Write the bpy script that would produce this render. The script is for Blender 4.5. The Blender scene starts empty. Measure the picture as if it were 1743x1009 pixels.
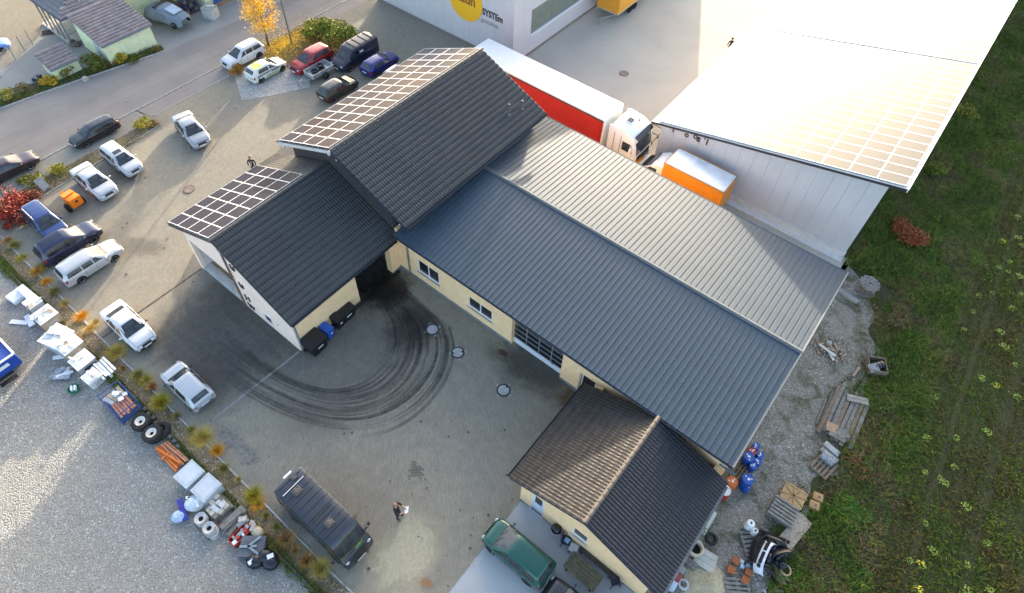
import bpy, bmesh, math, random
import numpy as np
from mathutils import Vector, Matrix
random.seed(7); np.random.seed(7)
SC = bpy.context.scene
COL = SC.collection
RAD = math.radians

# ---------------------------------------------------------------- camera
CAM_H = 33.93
R_ = Vector((0.7817, 0.6229, 0.0324)); 
ROW = [(0.0, 0.0, 0.0)] * 3
def _rows(pitch, roll, yaw):
    cp, sp = math.cos(pitch), math.sin(pitch)
    f = np.array([0, cp, -sp]); u = np.array([0, sp, cp]); r = np.array([1., 0, 0])
    cr, sr = math.cos(roll), math.sin(roll)
    r, u = cr * r + sr * u, -sr * r + cr * u
    cy, sy = math.cos(yaw), math.sin(yaw)
    Z = np.array([[cy, -sy, 0], [sy, cy, 0], [0, 0, 1]])
    return np.array([Z @ r, Z @ u, Z @ f])
CM = _rows(.8704, .0424, 3.7854 - math.pi)
FPX, CX, CY = 1115.38, 864.19, 415.30
cam = bpy.data.cameras.new('camera')
camo = bpy.data.objects.new('camera', cam); COL.objects.link(camo)
camo.matrix_world = Matrix(((CM[0][0], CM[1][0], -CM[2][0], 0), (CM[0][1], CM[1][1], -CM[2][1], 0),
                            (CM[0][2], CM[1][2], -CM[2][2], CAM_H), (0, 0, 0, 1)))
cam.sensor_width = 36; cam.sensor_fit = 'HORIZONTAL'
cam.lens = FPX / 1743 * 36
cam.shift_x = (871.5 - CX) / 1743; cam.shift_y = -(504.5 - CY) / 1743
cam.clip_start = .5; cam.clip_end = 2000
SC.camera = camo

# ---------------------------------------------------------------- light
SUN = Vector((-.50, 1.0, .185)).normalized()
w = bpy.data.worlds.new('World'); SC.world = w; w.use_nodes = True
nt = w.node_tree
bg = nt.nodes['Background']
sky = nt.nodes.new('ShaderNodeTexSky'); sky.sky_type = 'NISHITA'; sky.sun_disc = False
sky.sun_elevation = math.asin(SUN.z)
sky.sun_rotation = math.atan2(SUN.x, SUN.y)
sky.air_density = .8; sky.dust_density = 4.0; sky.ozone_density = .6
nt.links.new(sky.outputs[0], bg.inputs[0]); bg.inputs[1].default_value = .15
sl = bpy.data.lights.new('sun', 'SUN'); sl.energy = 2.3; sl.angle = RAD(.6); sl.color = (1, .87, .68)
so = bpy.data.objects.new('sun', sl); COL.objects.link(so)
so.rotation_euler = SUN.to_track_quat('Z', 'Y').to_euler()
SC.view_settings.view_transform = 'Standard'; SC.view_settings.look = 'None'
SC.view_settings.exposure = 2.6; SC.view_settings.gamma = 1; SC.view_settings.use_curve_mapping = False

# ---------------------------------------------------------------- helpers
def at(px, py, z=0.):
    """ground point (height z) seen at photo pixel px, py"""
    d = CM.T @ np.array([(px - CX) / FPX, -(py - CY) / FPX, 1.])
    t = (z - CAM_H) / d[2]
    return Vector((d[0] * t, d[1] * t, z))
def heading(a, b, z=0.):
    A, B = at(*a, z), at(*b, z); return math.atan2(B.y - A.y, B.x - A.x)

class MB:
    def __init__(s): s.v = []; s.f = []; s.m = []
    def add(s, vs, fs, mi=0):
        o = len(s.v); s.v += [tuple(v) for v in vs]
        for f in fs: s.f.append(tuple(i + o for i in f)); s.m.append(mi)
        return s
    def box(s, x0, x1, y0, y1, z0, z1, mi=0):
        return s.add([(x0,y0,z0),(x1,y0,z0),(x1,y1,z0),(x0,y1,z0),(x0,y0,z1),(x1,y0,z1),(x1,y1,z1),(x0,y1,z1)],
              [(3,2,1,0),(4,5,6,7),(0,1,5,4),(1,2,6,5),(2,3,7,6),(3,0,4,7)], mi)
    def rbox(s, c, d, rz=0, rx=0, ry=0, mi=0, taper=1.0):
        M = Matrix.Translation(c) @ Matrix.Rotation(rz,4,'Z') @ Matrix.Rotation(ry,4,'Y') @ Matrix.Rotation(rx,4,'X')
        a, b, h = d[0]/2, d[1]/2, d[2]/2; t = taper
        vs = [(-a,-b,-h),(a,-b,-h),(a,b,-h),(-a,b,-h),(-a*t,-b*t,h),(a*t,-b*t,h),(a*t,b*t,h),(-a*t,b*t,h)]
        return s.add([M @ Vector(v) for v in vs], [(3,2,1,0),(4,5,6,7),(0,1,5,4),(1,2,6,5),(2,3,7,6),(3,0,4,7)], mi)
    def cyl(s, p0, p1, r0, r1=None, n=12, mi=0, caps=True):
        p0, p1 = Vector(p0), Vector(p1); r1 = r0 if r1 is None else r1
        q = (p1 - p0).to_track_quat('Z', 'Y')
        vs = []
        for p, r in ((p0, r0), (p1, r1)):
            for i in range(n):
                a = 2*math.pi*i/n
                vs.append(p + q @ Vector((r*math.cos(a), r*math.sin(a), 0)))
        fs = [(i, (i+1) % n, n+(i+1) % n, n+i) for i in range(n)]
        if caps: fs += [tuple(range(n))[::-1], tuple(range(n, 2*n))]
        return s.add(vs, fs, mi)
    def tube(s, pts, r, n=8, mi=0):
        for a, b in zip(pts[:-1], pts[1:]): s.cyl(a, b, r, n=n, mi=mi)
        return s
    def lathe(s, prof, n=24, M=None, mi=0):
        M = M or Matrix.Identity(4); vs = []; fs = []; k = len(prof)
        for i in range(n):
            a = 2*math.pi*i/n
            for r, z in prof: vs.append(M @ Vector((r*math.cos(a), r*math.sin(a), z)))
        for i in range(n):
            j = (i+1) % n
            for t in range(k-1): fs.append((i*k+t, j*k+t, j*k+t+1, i*k+t+1))
        return s.add(vs, fs, mi)
    def prism(s, poly, z0, z1, M=None, mi=0):
        M = M or Matrix.Identity(4); n = len(poly)
        vs = [M @ Vector((p[0], p[1], z0)) for p in poly] + [M @ Vector((p[0], p[1], z1)) for p in poly]
        fs = [tuple(range(n))[::-1], tuple(range(n, 2*n))] + [(i, (i+1) % n, n+(i+1) % n, n+i) for i in range(n)]
        return s.add(vs, fs, mi)
    def grid(s, P, mi=0):
        """P[i][j] points"""
        a, b = len(P), len(P[0])
        return s.add([p for r in P for p in r], [(i*b+j, (i+1)*b+j, (i+1)*b+j+1, i*b+j+1) for i in range(a-1) for j in range(b-1)], mi)
    def ball(s, c, r, n=10, k=6, mi=0):
        vs = [(c[0], c[1], c[2]-r[2])]; fs = []
        for i in range(1, k):
            t = -math.pi/2 + math.pi*i/k
            for j in range(n):
                a = 2*math.pi*j/n
                vs.append((c[0]+r[0]*math.cos(t)*math.cos(a), c[1]+r[1]*math.cos(t)*math.sin(a), c[2]+r[2]*math.sin(t)))
        vs.append((c[0], c[1], c[2]+r[2]))
        for j in range(n):
            fs.append((0, 1+(j+1) % n, 1+j))
            for i in range(k-2): fs.append((1+i*n+j, 1+i*n+(j+1) % n, 1+(i+1)*n+(j+1) % n, 1+(i+1)*n+j))
            fs.append((len(vs)-1, 1+(k-2)*n+j, 1+(k-2)*n+(j+1) % n))
        return s.add(vs, fs, mi)
    def mesh(s, name, mats, smooth=None, bevel=0):
        me = bpy.data.meshes.new(name); me.from_pydata(s.v, [], s.f)
        mats = mats if isinstance(mats, (list, tuple)) else [mats]
        for m in mats: me.materials.append(m)
        if len(mats) > 1: me.polygons.foreach_set('material_index', s.m)
        if bevel or smooth is not None:
            bm = bmesh.new(); bm.from_mesh(me)
            bmesh.ops.recalc_face_normals(bm, faces=bm.faces)
            if bevel:
                bmesh.ops.bevel(bm, geom=[e for e in bm.edges if len(e.link_faces) == 2 and e.calc_face_angle(0) > .5],
                                offset=bevel, segments=2, profile=.6, affect='EDGES', clamp_overlap=True)
            bm.to_mesh(me); bm.free()
        if smooth is not None or bevel:
            me.polygons.foreach_set('use_smooth', [True]*len(me.polygons))
            me.set_sharp_from_angle(angle=RAD(smooth if smooth is not None else 40))
        me.update()
        return me
    def build(s, name, mats, parent=None, loc=None, rz=0, smooth=None, bevel=0):
        return inst(name, s.mesh(name, mats, smooth, bevel), parent, loc, rz)

def inst(name, me, parent=None, loc=None, rz=0):
    o = bpy.data.objects.new(name, me); COL.objects.link(o)
    if parent: o.parent = parent
    if loc is not None: o.location = loc
    if rz: o.rotation_euler = (0, 0, rz)
    return o
def tag(o, label=None, cat=None, group=None, kind=None):
    if label: o['label'] = label
    if cat: o['category'] = cat
    if group: o['group'] = group
    if kind: o['kind'] = kind
    return o
def thing(name, label, cat, loc=(0, 0, 0), rz=0, group=None):
    o = bpy.data.objects.new(name, None); COL.objects.link(o); o.empty_display_size = .3
    o.location = loc; o.rotation_euler = (0, 0, rz)
    return tag(o, label, cat, group)
def copy_tree(o, parent=None):
    c = o.copy(); COL.objects.link(c)
    if parent: c.parent = parent
    for ch in o.children: copy_tree(ch, c)
    return c
def from_arrays(name, V, F4, mat, mats=None, midx=None):
    """fast mesh from numpy: V (n,3), F4 (m,4) quads or (m,3)"""
    me = bpy.data.meshes.new(name); k = F4.shape[1]
    me.vertices.add(len(V)); me.vertices.foreach_set('co', np.asarray(V, np.float32).ravel())
    me.loops.add(F4.size); me.loops.foreach_set('vertex_index', F4.astype(np.int32).ravel())
    me.polygons.add(len(F4)); me.polygons.foreach_set('loop_start', np.arange(0, F4.size, k, dtype=np.int32))
    for m in (mats or [mat]): me.materials.append(m)
    if midx is not None: me.polygons.foreach_set('material_index', np.asarray(midx, np.int32))
    me.update(calc_edges=True); me.validate()
    return me

# ---------------------------------------------------------------- materials
def S(c):   # sRGB 0-255 -> linear
    return tuple(((x/255)/12.92 if x/255 <= .04045 else ((x/255+.055)/1.055)**2.4) for x in c) + (1,)
_mc = {}
def mat(name, c, rough=.6, metal=0, var=.12, vscale=3., bump=0, bscale=40., spec=.5, coat=0, c2=None, sub=None, trans=0, dirt=0):
    if name in _mc: return _mc[name]
    m = bpy.data.materials.new(name); m.use_nodes = True; n = m.node_tree; b = n.nodes['Principled BSDF']
    c = tuple(c)+(1,) if len(c) == 3 else c
    b.inputs['Base Color'].default_value = c; b.inputs['Roughness'].default_value = rough; b.inputs['Metallic'].default_value = metal
    b.inputs['Specular IOR Level'].default_value = spec; b.inputs['Coat Weight'].default_value = coat; b.inputs['Coat Roughness'].default_value = .06
    if trans: b.inputs['Transmission Weight'].default_value = trans
    tc = n.nodes.new('ShaderNodeTexCoord')
    if var or c2:
        no = n.nodes.new('ShaderNodeTexNoise'); no.inputs['Scale'].default_value = vscale; no.inputs['Detail'].default_value = 6; no.inputs['Roughness'].default_value = .6
        n.links.new(tc.outputs['Object'], no.inputs['Vector'])
        mx = n.nodes.new('ShaderNodeMix'); mx.data_type = 'RGBA'
        lo = c2 or tuple(x*(1-var) for x in c[:3])+(1,); hi = c if c2 else tuple(min(1, x*(1+var)) for x in c[:3])+(1,)
        if len(lo) == 3: lo = tuple(lo)+(1,)
        mx.inputs[6].default_value = lo; mx.inputs[7].default_value = hi
        rp = n.nodes.new('ShaderNodeMapRange'); rp.inputs[1].default_value = .35; rp.inputs[2].default_value = .65
        n.links.new(no.outputs[0], rp.inputs[0]); n.links.new(rp.outputs[0], mx.inputs[0]); n.links.new(mx.outputs[2], b.inputs['Base Color'])
        if dirt:
            n2 = n.nodes.new('ShaderNodeTexNoise'); n2.inputs['Scale'].default_value = vscale*3.1; n2.inputs['Detail'].default_value = 8
            n.links.new(tc.outputs['Object'], n2.inputs['Vector'])
            r2 = n.nodes.new('ShaderNodeMapRange'); r2.inputs[1].default_value = .5; r2.inputs[2].default_value = .72; r2.inputs[4].default_value = dirt
            n.links.new(n2.outputs[0], r2.inputs[0])
            m2 = n.nodes.new('ShaderNodeMix'); m2.data_type = 'RGBA'; m2.inputs[7].default_value = (.09, .075, .055, 1)
            n.links.new(mx.outputs[2], m2.inputs[6]); n.links.new(r2.outputs[0], m2.inputs[0]); n.links.new(m2.outputs[2], b.inputs['Base Color'])
            r3 = n.nodes.new('ShaderNodeMapRange'); r3.inputs[3].default_value = rough; r3.inputs[4].default_value = min(1, rough+.35)
            n.links.new(r2.outputs[0], r3.inputs[0]); n.links.new(r3.outputs[0], b.inputs['Roughness'])
    if bump:
        nb = n.nodes.new('ShaderNodeTexNoise'); nb.inputs['Scale'].default_value = bscale; nb.inputs['Detail'].default_value = 5
        n.links.new(tc.outputs['Object'], nb.inputs['Vector'])
        bp = n.nodes.new('ShaderNodeBump'); bp.inputs['Strength'].default_value = bump; bp.inputs['Distance'].default_value = .03
        n.links.new(nb.outputs[0], bp.inputs['Height']); n.links.new(bp.outputs[0], b.inputs['Normal'])
    _mc[name] = m
    return m

class NT:
    """small helper to write node graphs"""
    def __init__(s, name):
        s.m = bpy.data.materials.new(name); s.m.use_nodes = True; s.n = s.m.node_tree; s.b = s.n.nodes['Principled BSDF']
        s.tc = s.n.nodes.new('ShaderNodeTexCoord'); s.P = s.tc.outputs['Object']
    def node(s, t, **k):
        x = s.n.nodes.new(t)
        for a, v in k.items(): setattr(x, a, v)
        return x
    def L(s, a, b): s.n.links.new(a, b)
    def inp(s, sock, v):
        if hasattr(v, 'is_output') or isinstance(v, bpy.types.NodeSocket): s.L(v, sock)
        else: sock.default_value = v
    def noise(s, scale, detail=5, rough=.55, vec=None, dist=0):
        x = s.node('ShaderNodeTexNoise'); x.inputs['Scale'].default_value = scale; x.inputs['Detail'].default_value = detail; x.inputs['Roughness'].default_value = rough
        x.inputs['Distortion'].default_value = dist
        s.L(vec or s.P, x.inputs['Vector']); return x.outputs[0]
    def voro(s, scale, feature='F1', vec=None, out=0):
        x = s.node('ShaderNodeTexVoronoi'); x.inputs['Scale'].default_value = scale; x.feature = feature
        s.L(vec or s.P, x.inputs['Vector']); return x.outputs[out]
    def rng(s, v, a, b, c=0., d=1., smooth=False):
        x = s.node('ShaderNodeMapRange'); x.interpolation_type = 'SMOOTHSTEP' if smooth else 'LINEAR'
        s.inp(x.inputs[0], v)
        for i, q in enumerate((a, b, c, d)): x.inputs[i+1].default_value = q
        return x.outputs[0]
    def math(s, op, a, b=0.):
        x = s.node('ShaderNodeMath', operation=op); s.inp(x.inputs[0], a); s.inp(x.inputs[1], b); return x.outputs[0]
    def mix(s, f, a, b, mode='MIX'):
        x = s.node('ShaderNodeMix', data_type='RGBA', blend_type=mode); s.inp(x.inputs[0], f)
        for i, q in ((6, a), (7, b)):
            if isinstance(q, tuple): x.inputs[i].default_value = q if len(q) == 4 else q+(1,)
            else: s.L(q, x.inputs[i])
        return x.outputs[2]
    def xyz(s):
        x = s.node('ShaderNodeSeparateXYZ'); s.L(s.P, x.inputs[0]); return x.outputs
    def bump(s, h, st=.5, d=.02):
        x = s.node('ShaderNodeBump'); x.inputs['Strength'].default_value = st; x.inputs['Distance'].default_value = d
        s.L(h, x.inputs['Height']); s.L(x.outputs[0], s.b.inputs['Normal'])
    def mapping(s, rot=0, scale=(1, 1, 1)):
        x = s.node('ShaderNodeMapping'); x.inputs['Rotation'].default_value = (0, 0, rot); x.inputs['Scale'].default_value = scale
        s.L(s.P, x.inputs[0]); return x.outputs[0]
    def done(s, col=None, rough=None):
        if col is not None: s.inp(s.b.inputs['Base Color'], col)
        if rough is not None: s.inp(s.b.inputs['Roughness'], rough)
        return s.m
# ================================================================ ground
def sheet(name, poly, z, m, kind='structure', parent=None):
    me = bpy.data.meshes.new(name)
    me.from_pydata([(p[0], p[1], z) for p in poly], [], [tuple(range(len(poly)))])
    me.materials.append(m); me.update()
    if me.polygons[0].normal.z < 0: me.flip_normals()
    o = inst(name, me, parent)
    if parent is None: tag(o, kind=kind)
    return o

def m_paving(name, c1, c2, dark, rot=0.785, scale=5.0):
    t = NT(name)
    n1 = t.noise(.22, 6, .6); n2 = t.noise(1.7, 7, .65); n3 = t.noise(14, 6, .7); n4 = t.noise(.9, 8, .7, dist=.6)
    base = t.mix(t.rng(n1, .36, .64), c1, c2)
    base = t.mix(t.rng(n2, .35, .7, 0, .55), base, tuple(x*.72 for x in c1))
    br = t.node('ShaderNodeTexBrick'); br.inputs['Scale'].default_value = scale
    br.inputs['Brick Width'].default_value = 1.0; br.inputs['Row Height'].default_value = .5; br.inputs['Mortar Size'].default_value = .045; br.inputs['Mortar Smooth'].default_value = .4
    br.inputs['Color1'].default_value = (1, 1, 1, 1); br.inputs['Color2'].default_value = (.78, .78, .78, 1); br.inputs['Mortar'].default_value = (.5, .48, .45, 1)
    t.L(t.mapping(rot), br.inputs['Vector'])
    base = t.mix(.85, base, br.outputs[0], 'MULTIPLY')
    base = t.mix(t.rng(n3, .3, .72, 0, .5), base, tuple(x*.55 for x in c1))
    base = t.mix(t.rng(n4, .60, .78, 0, .6), base, dark)
    t.bump(t.math('ADD', t.math('MULTIPLY', br.outputs[1], -.5), t.math('MULTIPLY', n3, .4)), .5, .012)
    return t.done(base, .82)

def m_asphalt(name, c1, c2, lines=0):
    t = NT(name)
    n1 = t.noise(.3, 6, .6); n3 = t.noise(18, 6, .75); n4 = t.noise(1.1, 8, .7, dist=.5)
    base = t.mix(t.rng(n1, .35, .65), c1, c2)
    base = t.mix(t.rng(n3, .35, .75, 0, .45), base, tuple(x*.55 for x in c1))
    base = t.mix(t.rng(n4, .58, .8, 0, .4), base, tuple(x*.6 for x in c1))
    if lines:   # long seams and wheel wear running along the road
        st = t.noise(1.0, 6, .6, vec=t.mapping(0, (.6, .02, 1)))
        base = t.mix(t.rng(st, .4, .7, 0, .25), base, tuple(x*1.35 for x in c2))
        st2 = t.noise(1.0, 3, .5, vec=t.mapping(.05, (2.4, .05, 1)), dist=.3)
        base = t.mix(t.rng(t.math('ABSOLUTE', t.math('SUBTRACT', st2, .5)), .0, .012, .35, 0), base, tuple(x*.5 for x in c1))
    t.bump(n3, .4, .01)
    return t.done(base, .85)

def m_gravel(name, c1, c2, c3, scale=9, moss=None):
    t = NT(name)
    v = t.voro(scale, out=1); d = t.voro(scale, out=0); v2 = t.voro(scale*2.6, out=1); n1 = t.noise(.18, 6, .65); n2 = t.noise(1.2, 6, .7)
    sp = t.node('ShaderNodeSeparateColor'); t.L(v, sp.inputs[0]); sp2 = t.node('ShaderNodeSeparateColor'); t.L(v2, sp2.inputs[0])
    base = t.mix(sp.outputs[0], c1, c2)
    base = t.mix(t.rng(sp2.outputs[0], 0, 1, 0, .55), base, c3)
    base = t.mix(t.rng(sp.outputs[1], .88, .96, 0, .85), base, (.62, .62, .6))
    base = t.mix(t.rng(d, .35, .8, 0, .6), base, tuple(x*.35 for x in c1))
    base = t.mix(t.rng(n1, .42, .66, 0, .55), base, c3)
    base = t.mix(t.rng(n2, .5, .75, 0, .45), base, tuple(x*.6 for x in c1))
    if moss: base = t.mix(t.rng(t.noise(.8, 8, .7, dist=.5), .5, .62, 0, .8), base, moss)
    t.bump(t.math('MULTIPLY', d, -1.), .9, .05)
    return t.done(base, .9)

def m_soil(name, c1, c2, c3, s=1.2, row=None):
    t = NT(name)
    n1 = t.noise(s, 8, .7); n2 = t.noise(s*7, 7, .7); n3 = t.noise(s*.2, 5)
    base = t.mix(t.rng(n1, .38, .62), c1, c2); base = t.mix(t.rng(n2, .4, .7, 0, .7), base, c3); base = t.mix(t.rng(n3, .4, .65, 0, .5), base, tuple(x*.6 for x in c1))
    t.bump(n2, 1., .08)
    return t.done(base, .95)

M_yard = m_paving('concrete pavers', (.27, .25, .205), (.335, .30, .228), (.12, .105, .085))
M_yard2 = m_asphalt('truck yard surface', (.41, .385, .34), (.47, .44, .385))
M_dark = m_paving('grey coarse pavers', (.115, .116, .115), (.20, .19, .165), (.05, .05, .05), rot=0)
M_road = m_asphalt('road asphalt', (.20, .183, .175), (.25, .228, .21), 1)
M_gravel = m_gravel('crushed stone', (.27, .263, .25), (.40, .392, .37), (.30, .275, .23), 14)
M_strip = m_gravel('bed gravel', (.18, .15, .105), (.32, .27, .19), (.20, .145, .075), 13, (.07, .06, .02))
M_east = m_gravel('weedy gravel', (.25, .24, .22), (.42, .41, .385), (.22, .19, .13), 16, (.062, .07, .028))
M_apron = m_asphalt('pale concrete apron', (.34, .36, .375), (.43, .445, .455))
M_weedsoil = m_soil('verge soil', (.045, .06, .018), (.085, .072, .042), (.03, .045, .012))
M_fieldsoil = m_soil('field soil', (.052, .050, .020), (.042, .056, .012), (.034, .046, .010), 2.)
M_soil = m_soil('far soil', (.09, .09, .05), (.13, .115, .075), (.07, .075, .04), .2)
M_pale = m_paving('pale neighbour pavers', (.24, .215, .165), (.28, .25, .19), (.18, .16, .12), 0)
M_nconc = m_asphalt('neighbour concrete', (.25, .25, .24), (.30, .295, .28))
M_kerb = mat('kerb concrete', (.33, .325, .31), .85, var=.2, vscale=4, bump=.3)
M_kerbd = mat('dark kerb', (.075, .07, .06), .9, var=.3, vscale=4, bump=.3)

sheet('ground', [(-500, -300), (400, -300), (400, 500), (-500, 500)], -.06, M_soil)
sheet('gravel_lot', [(-70, -40), (12, -40), (12, .62), (-70, .62)], -.02, M_gravel)
sheet('yard_paving', [(-46.9, 1.7), (1.3, 1.7), (1.3, 34), (-14, 36.6), (-14, 120), (-48.6, 120), (-48.6, 28), (-46.9, 24)], 0., M_yard)
sheet('truck_yard', [(-30.2, 31), (-13.8, 31), (1.5, 31.), (1.5, 36.7), (-13.8, 36.7), (-13.8, 120), (-29.5, 120)], .004, M_yard2)
sheet('road', [(-59, -60), (-48.7, -60), (-48.7, 130), (-52.6, 130), (-53.0, 40), (-53.3, 30), (-54.0, 20.6), (-56.0, 12), (-57.2, 7), (-58.5, -5)], .008, M_road)
sheet('footpath', [(-48.55, 14.6), (-46.95, 14.9), (-46.95, 40), (-48.55, 40)], .012, M_road)
sheet('parking_pavement', [(-48.55, -20), (-45.9, -20), (-45.9, 15.1), (-48.55, 14.7)], .012, m_paving('pale path pavers', (.27, .265, .24), (.33, .315, .27), (.19, .18, .15), 0))
sheet('gravel_patch', [(-46.8, 22.6), (-43.4, 20.9), (-42.2, 22.6), (-40.6, 25.6), (-42.8, 27.4), (-45.6, 27.6), (-46.9, 25)], .008, m_gravel('pale parking gravel', (.33, .33, .33), (.46, .46, .45), (.4, .38, .33), 9))
sheet('neighbour_paving', [(-140, -40), (-56.5, -40), (-56.5, 8), (-55.0, 14), (-53.3, 22), (-52.8, 30), (-52.5, 60), (-140, 60)], .0, M_nconc)
sheet('pale_paving', [(-120, -20), (-61.2, 6), (-62.0, 11.2), (-64.2, 14.6), (-66, 16), (-66, 40), (-120, 40)], .006, M_pale)
sheet('planting_bed', [(-46.2, .7), (3, .7), (3, 1.62), (-46.2, 1.62)], .015, M_strip)
sheet('planting_bed', [(-46.6, 1.7), (-45.2, 1.7), (-45.0, 8), (-45.7, 14.9), (-46.6, 14.9)], .016, M_strip)
sheet('planting_bed', [(-60.5, 5), (-57.3, 5), (-56.05, 12.2), (-54.2, 20.8), (-55.0, 21.0), (-57.2, 14.2), (-57.8, 11.8), (-59.5, 8)], .016, m_soil('hedge soil', (.09, .075, .045), (.06, .07, .025), (.05, .06, .02)))
sheet('planting_bed', [(-48.2, 26.8), (-45.5, 25.0), (-43.9, 26.5), (-42.6, 28), (-42.5, 32), (-46, 34.5), (-48.4, 33)], .017, m_soil('leaf litter soil', (.13, .10, .04), (.2, .14, .04), (.09, .08, .03), 3))
sheet('concrete_apron', [(-5.95, -20), (3, -20), (3, 10.1), (-5.95, 10.1)], .006, M_apron)
sheet('gravel_strip', [(1.2, 6)] + [(5.25+.55*math.sin(y*.9)+.35*math.sin(y*2.3+1)+.5*(19 < y < 26)-.9*max(0, (y-30)/4), y) for y in np.arange(6, 35, .35)] + [(1.2, 36.4)], .004, M_east)
sheet('grass_verge', [(1.2, -30), (9.6, -30), (8.6, 26), (8.0, 40), (6.9, 64), (6.2, 130), (1., 130), (1., 36.4)], -.012, M_weedsoil)
sheet('field', [(9.5, -60), (120, -60), (120, 200), (5.5, 200), (6.8, 64), (7.9, 40), (8.5, 26)], -.004, M_fieldsoil)

# drain lines, kerbs (each kerb stone is its own piece)
def kerb_row(name, a, b, wdt, z0, z1, n, m, cast=.012):
    a, b = Vector(a), Vector(b); d = (b-a)/n; ang = math.atan2(d.y, d.x); L = d.length
    root = tag(bpy.data.objects.new(name, None), kind='structure'); COL.objects.link(root); root.location = (a.x, a.y, 0); root.rotation_euler.z = ang
    me = MB().box(.006, L-.006, -wdt/2, wdt/2, z0, z1).mesh('kerb_stone', m, bevel=.008)
    for i in range(n):
        o = inst('kerb_stone', me, root, (i*L, random.uniform(-cast, cast), random.uniform(-.004, .004)))
    return root
kerb_row('kerb', (-46, 1.68), (3, 1.68), .09, -.1, .045, 49, M_kerb)
kerb_row('kerb', (-46, .62), (-6, .62), .10, -.2, .13, 40, M_kerbd)
kerb_row('kerb', (-48.62, -8), (-48.62, 40), .11, -.1, .06, 48, M_kerb)
kerb_row('kerb', (-46.92, 15.2), (-46.92, 24.6), .09, -.1, .03, 10, M_kerb)
kerb_row('kerb', (-57.25, 5), (-55.95, 12.2), .12, -.1, .11, 7, M_kerb)
kerb_row('kerb', (-55.95, 12.2), (-54.05, 20.8), .12, -.1, .10, 9, M_kerb)
kerb_row('kerb', (-45.6, 15.0), (-44.9, 5), .08, -.1, .05, 10, M_kerb)
kerb_row('drain_channel', (-31.02, 1.75), (-31.02, 8.5), .12, -.1, .010, 7, M_kerbd, .0)
kerb_row('drain_channel', (-21.72, 1.75), (-21.4, 8.5), .14, -.1, .012, 14, mat('pale channel stone', (.2, .205, .205), .8, var=.3), .0)
kerb_row('kerb', (-5.98, 1.8), (-5.98, 9.9), .06, -.1, .014, 8, mat('apron edge', (.24, .22, .2), .8, var=.3), .0)

# tyre stains (one sheet along the curve, streaked along it)
def catmull(P, n):
    P = [P[0]+(P[0]-P[1])] + P + [P[-1]+(P[-1]-P[-2])]; out = []
    m = len(P)-3
    for k in range(n):
        t = k/(n-1)*m; i = min(int(t), m-1); u = t-i
        a, b, c, d = P[i:i+4]
        out.append(.5*((2*b)+(c-a)*u+(2*a-5*b+4*c-d)*u*u+(-a+3*b-3*c+d)*u*u*u))
    return out
def m_stain(name, col, k_u, k_f, lo, hi, alpha, edge=.18, thin=1.0):
    t = NT(name)
    uv = t.tc.outputs['UV']; sx = t.node('ShaderNodeSeparateXYZ'); t.L(uv, sx.inputs[0]); u, f = sx.outputs[0], sx.outputs[1]
    cb = t.node('ShaderNodeCombineXYZ'); t.L(t.math('MULTIPLY', u, k_u), cb.inputs[0]); t.L(t.math('MULTIPLY', f, k_f), cb.inputs[1])
    st = t.noise(1., 6, .66, vec=cb.outputs[0], dist=.45)
    gr = t.noise(9, 6, .7)
    a = t.rng(st, lo, hi, 0, 1, True)
    dk = t.rng(u, .0, .34, .75, 0, True)           # oil and wet near the doorway
    a = t.math('MAXIMUM', a, t.math('MULTIPLY', dk, t.rng(f, .12, .3, 0, 1, True)))
    env = t.math('MULTIPLY', t.rng(f, 0, edge, 0, 1, True), t.rng(f, 1-edge*.35, 1, 1, 0, True))
    env = t.math('MULTIPLY', env, t.rng(u, .72, 1, 1, 0, True))
    env = t.math('MULTIPLY', env, t.rng(u, 0, .05, 0, 1, True))
    a = t.math('MULTIPLY', t.math('MULTIPLY', a, env), t.math('MULTIPLY', t.math('MULTIPLY', t.rng(gr, .25, .7, .5, 1), t.rng(t.noise(1.1, 7, .7), .32, .6, .45, 1)), alpha))
    tr = t.node('ShaderNodeBsdfTransparent'); ms = t.node('ShaderNodeMixShader')
    t.L(a, ms.inputs[0]); t.L(tr.outputs[0], ms.inputs[1]); t.L(t.b.outputs[0], ms.inputs[2])
    t.L(ms.outputs[0], t.n.nodes['Material Output'].inputs[0])
    return t.done(col, .62)
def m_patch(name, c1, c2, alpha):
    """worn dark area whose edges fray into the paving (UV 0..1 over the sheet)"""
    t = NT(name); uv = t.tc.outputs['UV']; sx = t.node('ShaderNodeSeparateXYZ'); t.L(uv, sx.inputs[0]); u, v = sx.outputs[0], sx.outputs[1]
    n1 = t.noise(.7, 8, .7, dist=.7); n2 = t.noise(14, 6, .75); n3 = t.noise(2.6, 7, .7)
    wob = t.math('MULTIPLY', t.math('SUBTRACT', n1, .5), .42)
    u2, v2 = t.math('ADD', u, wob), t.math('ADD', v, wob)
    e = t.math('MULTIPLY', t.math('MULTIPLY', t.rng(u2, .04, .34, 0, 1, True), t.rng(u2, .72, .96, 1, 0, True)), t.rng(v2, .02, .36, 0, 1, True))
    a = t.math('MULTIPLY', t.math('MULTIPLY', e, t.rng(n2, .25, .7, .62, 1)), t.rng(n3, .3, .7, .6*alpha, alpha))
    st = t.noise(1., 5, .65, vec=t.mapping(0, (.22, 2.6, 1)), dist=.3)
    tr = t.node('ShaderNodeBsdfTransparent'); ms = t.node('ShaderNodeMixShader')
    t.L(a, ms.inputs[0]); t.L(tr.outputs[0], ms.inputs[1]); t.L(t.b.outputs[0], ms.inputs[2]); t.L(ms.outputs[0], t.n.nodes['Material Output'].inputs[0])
    return t.done(t.mix(t.rng(st, .4, .62), c1, c2), .7)
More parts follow.
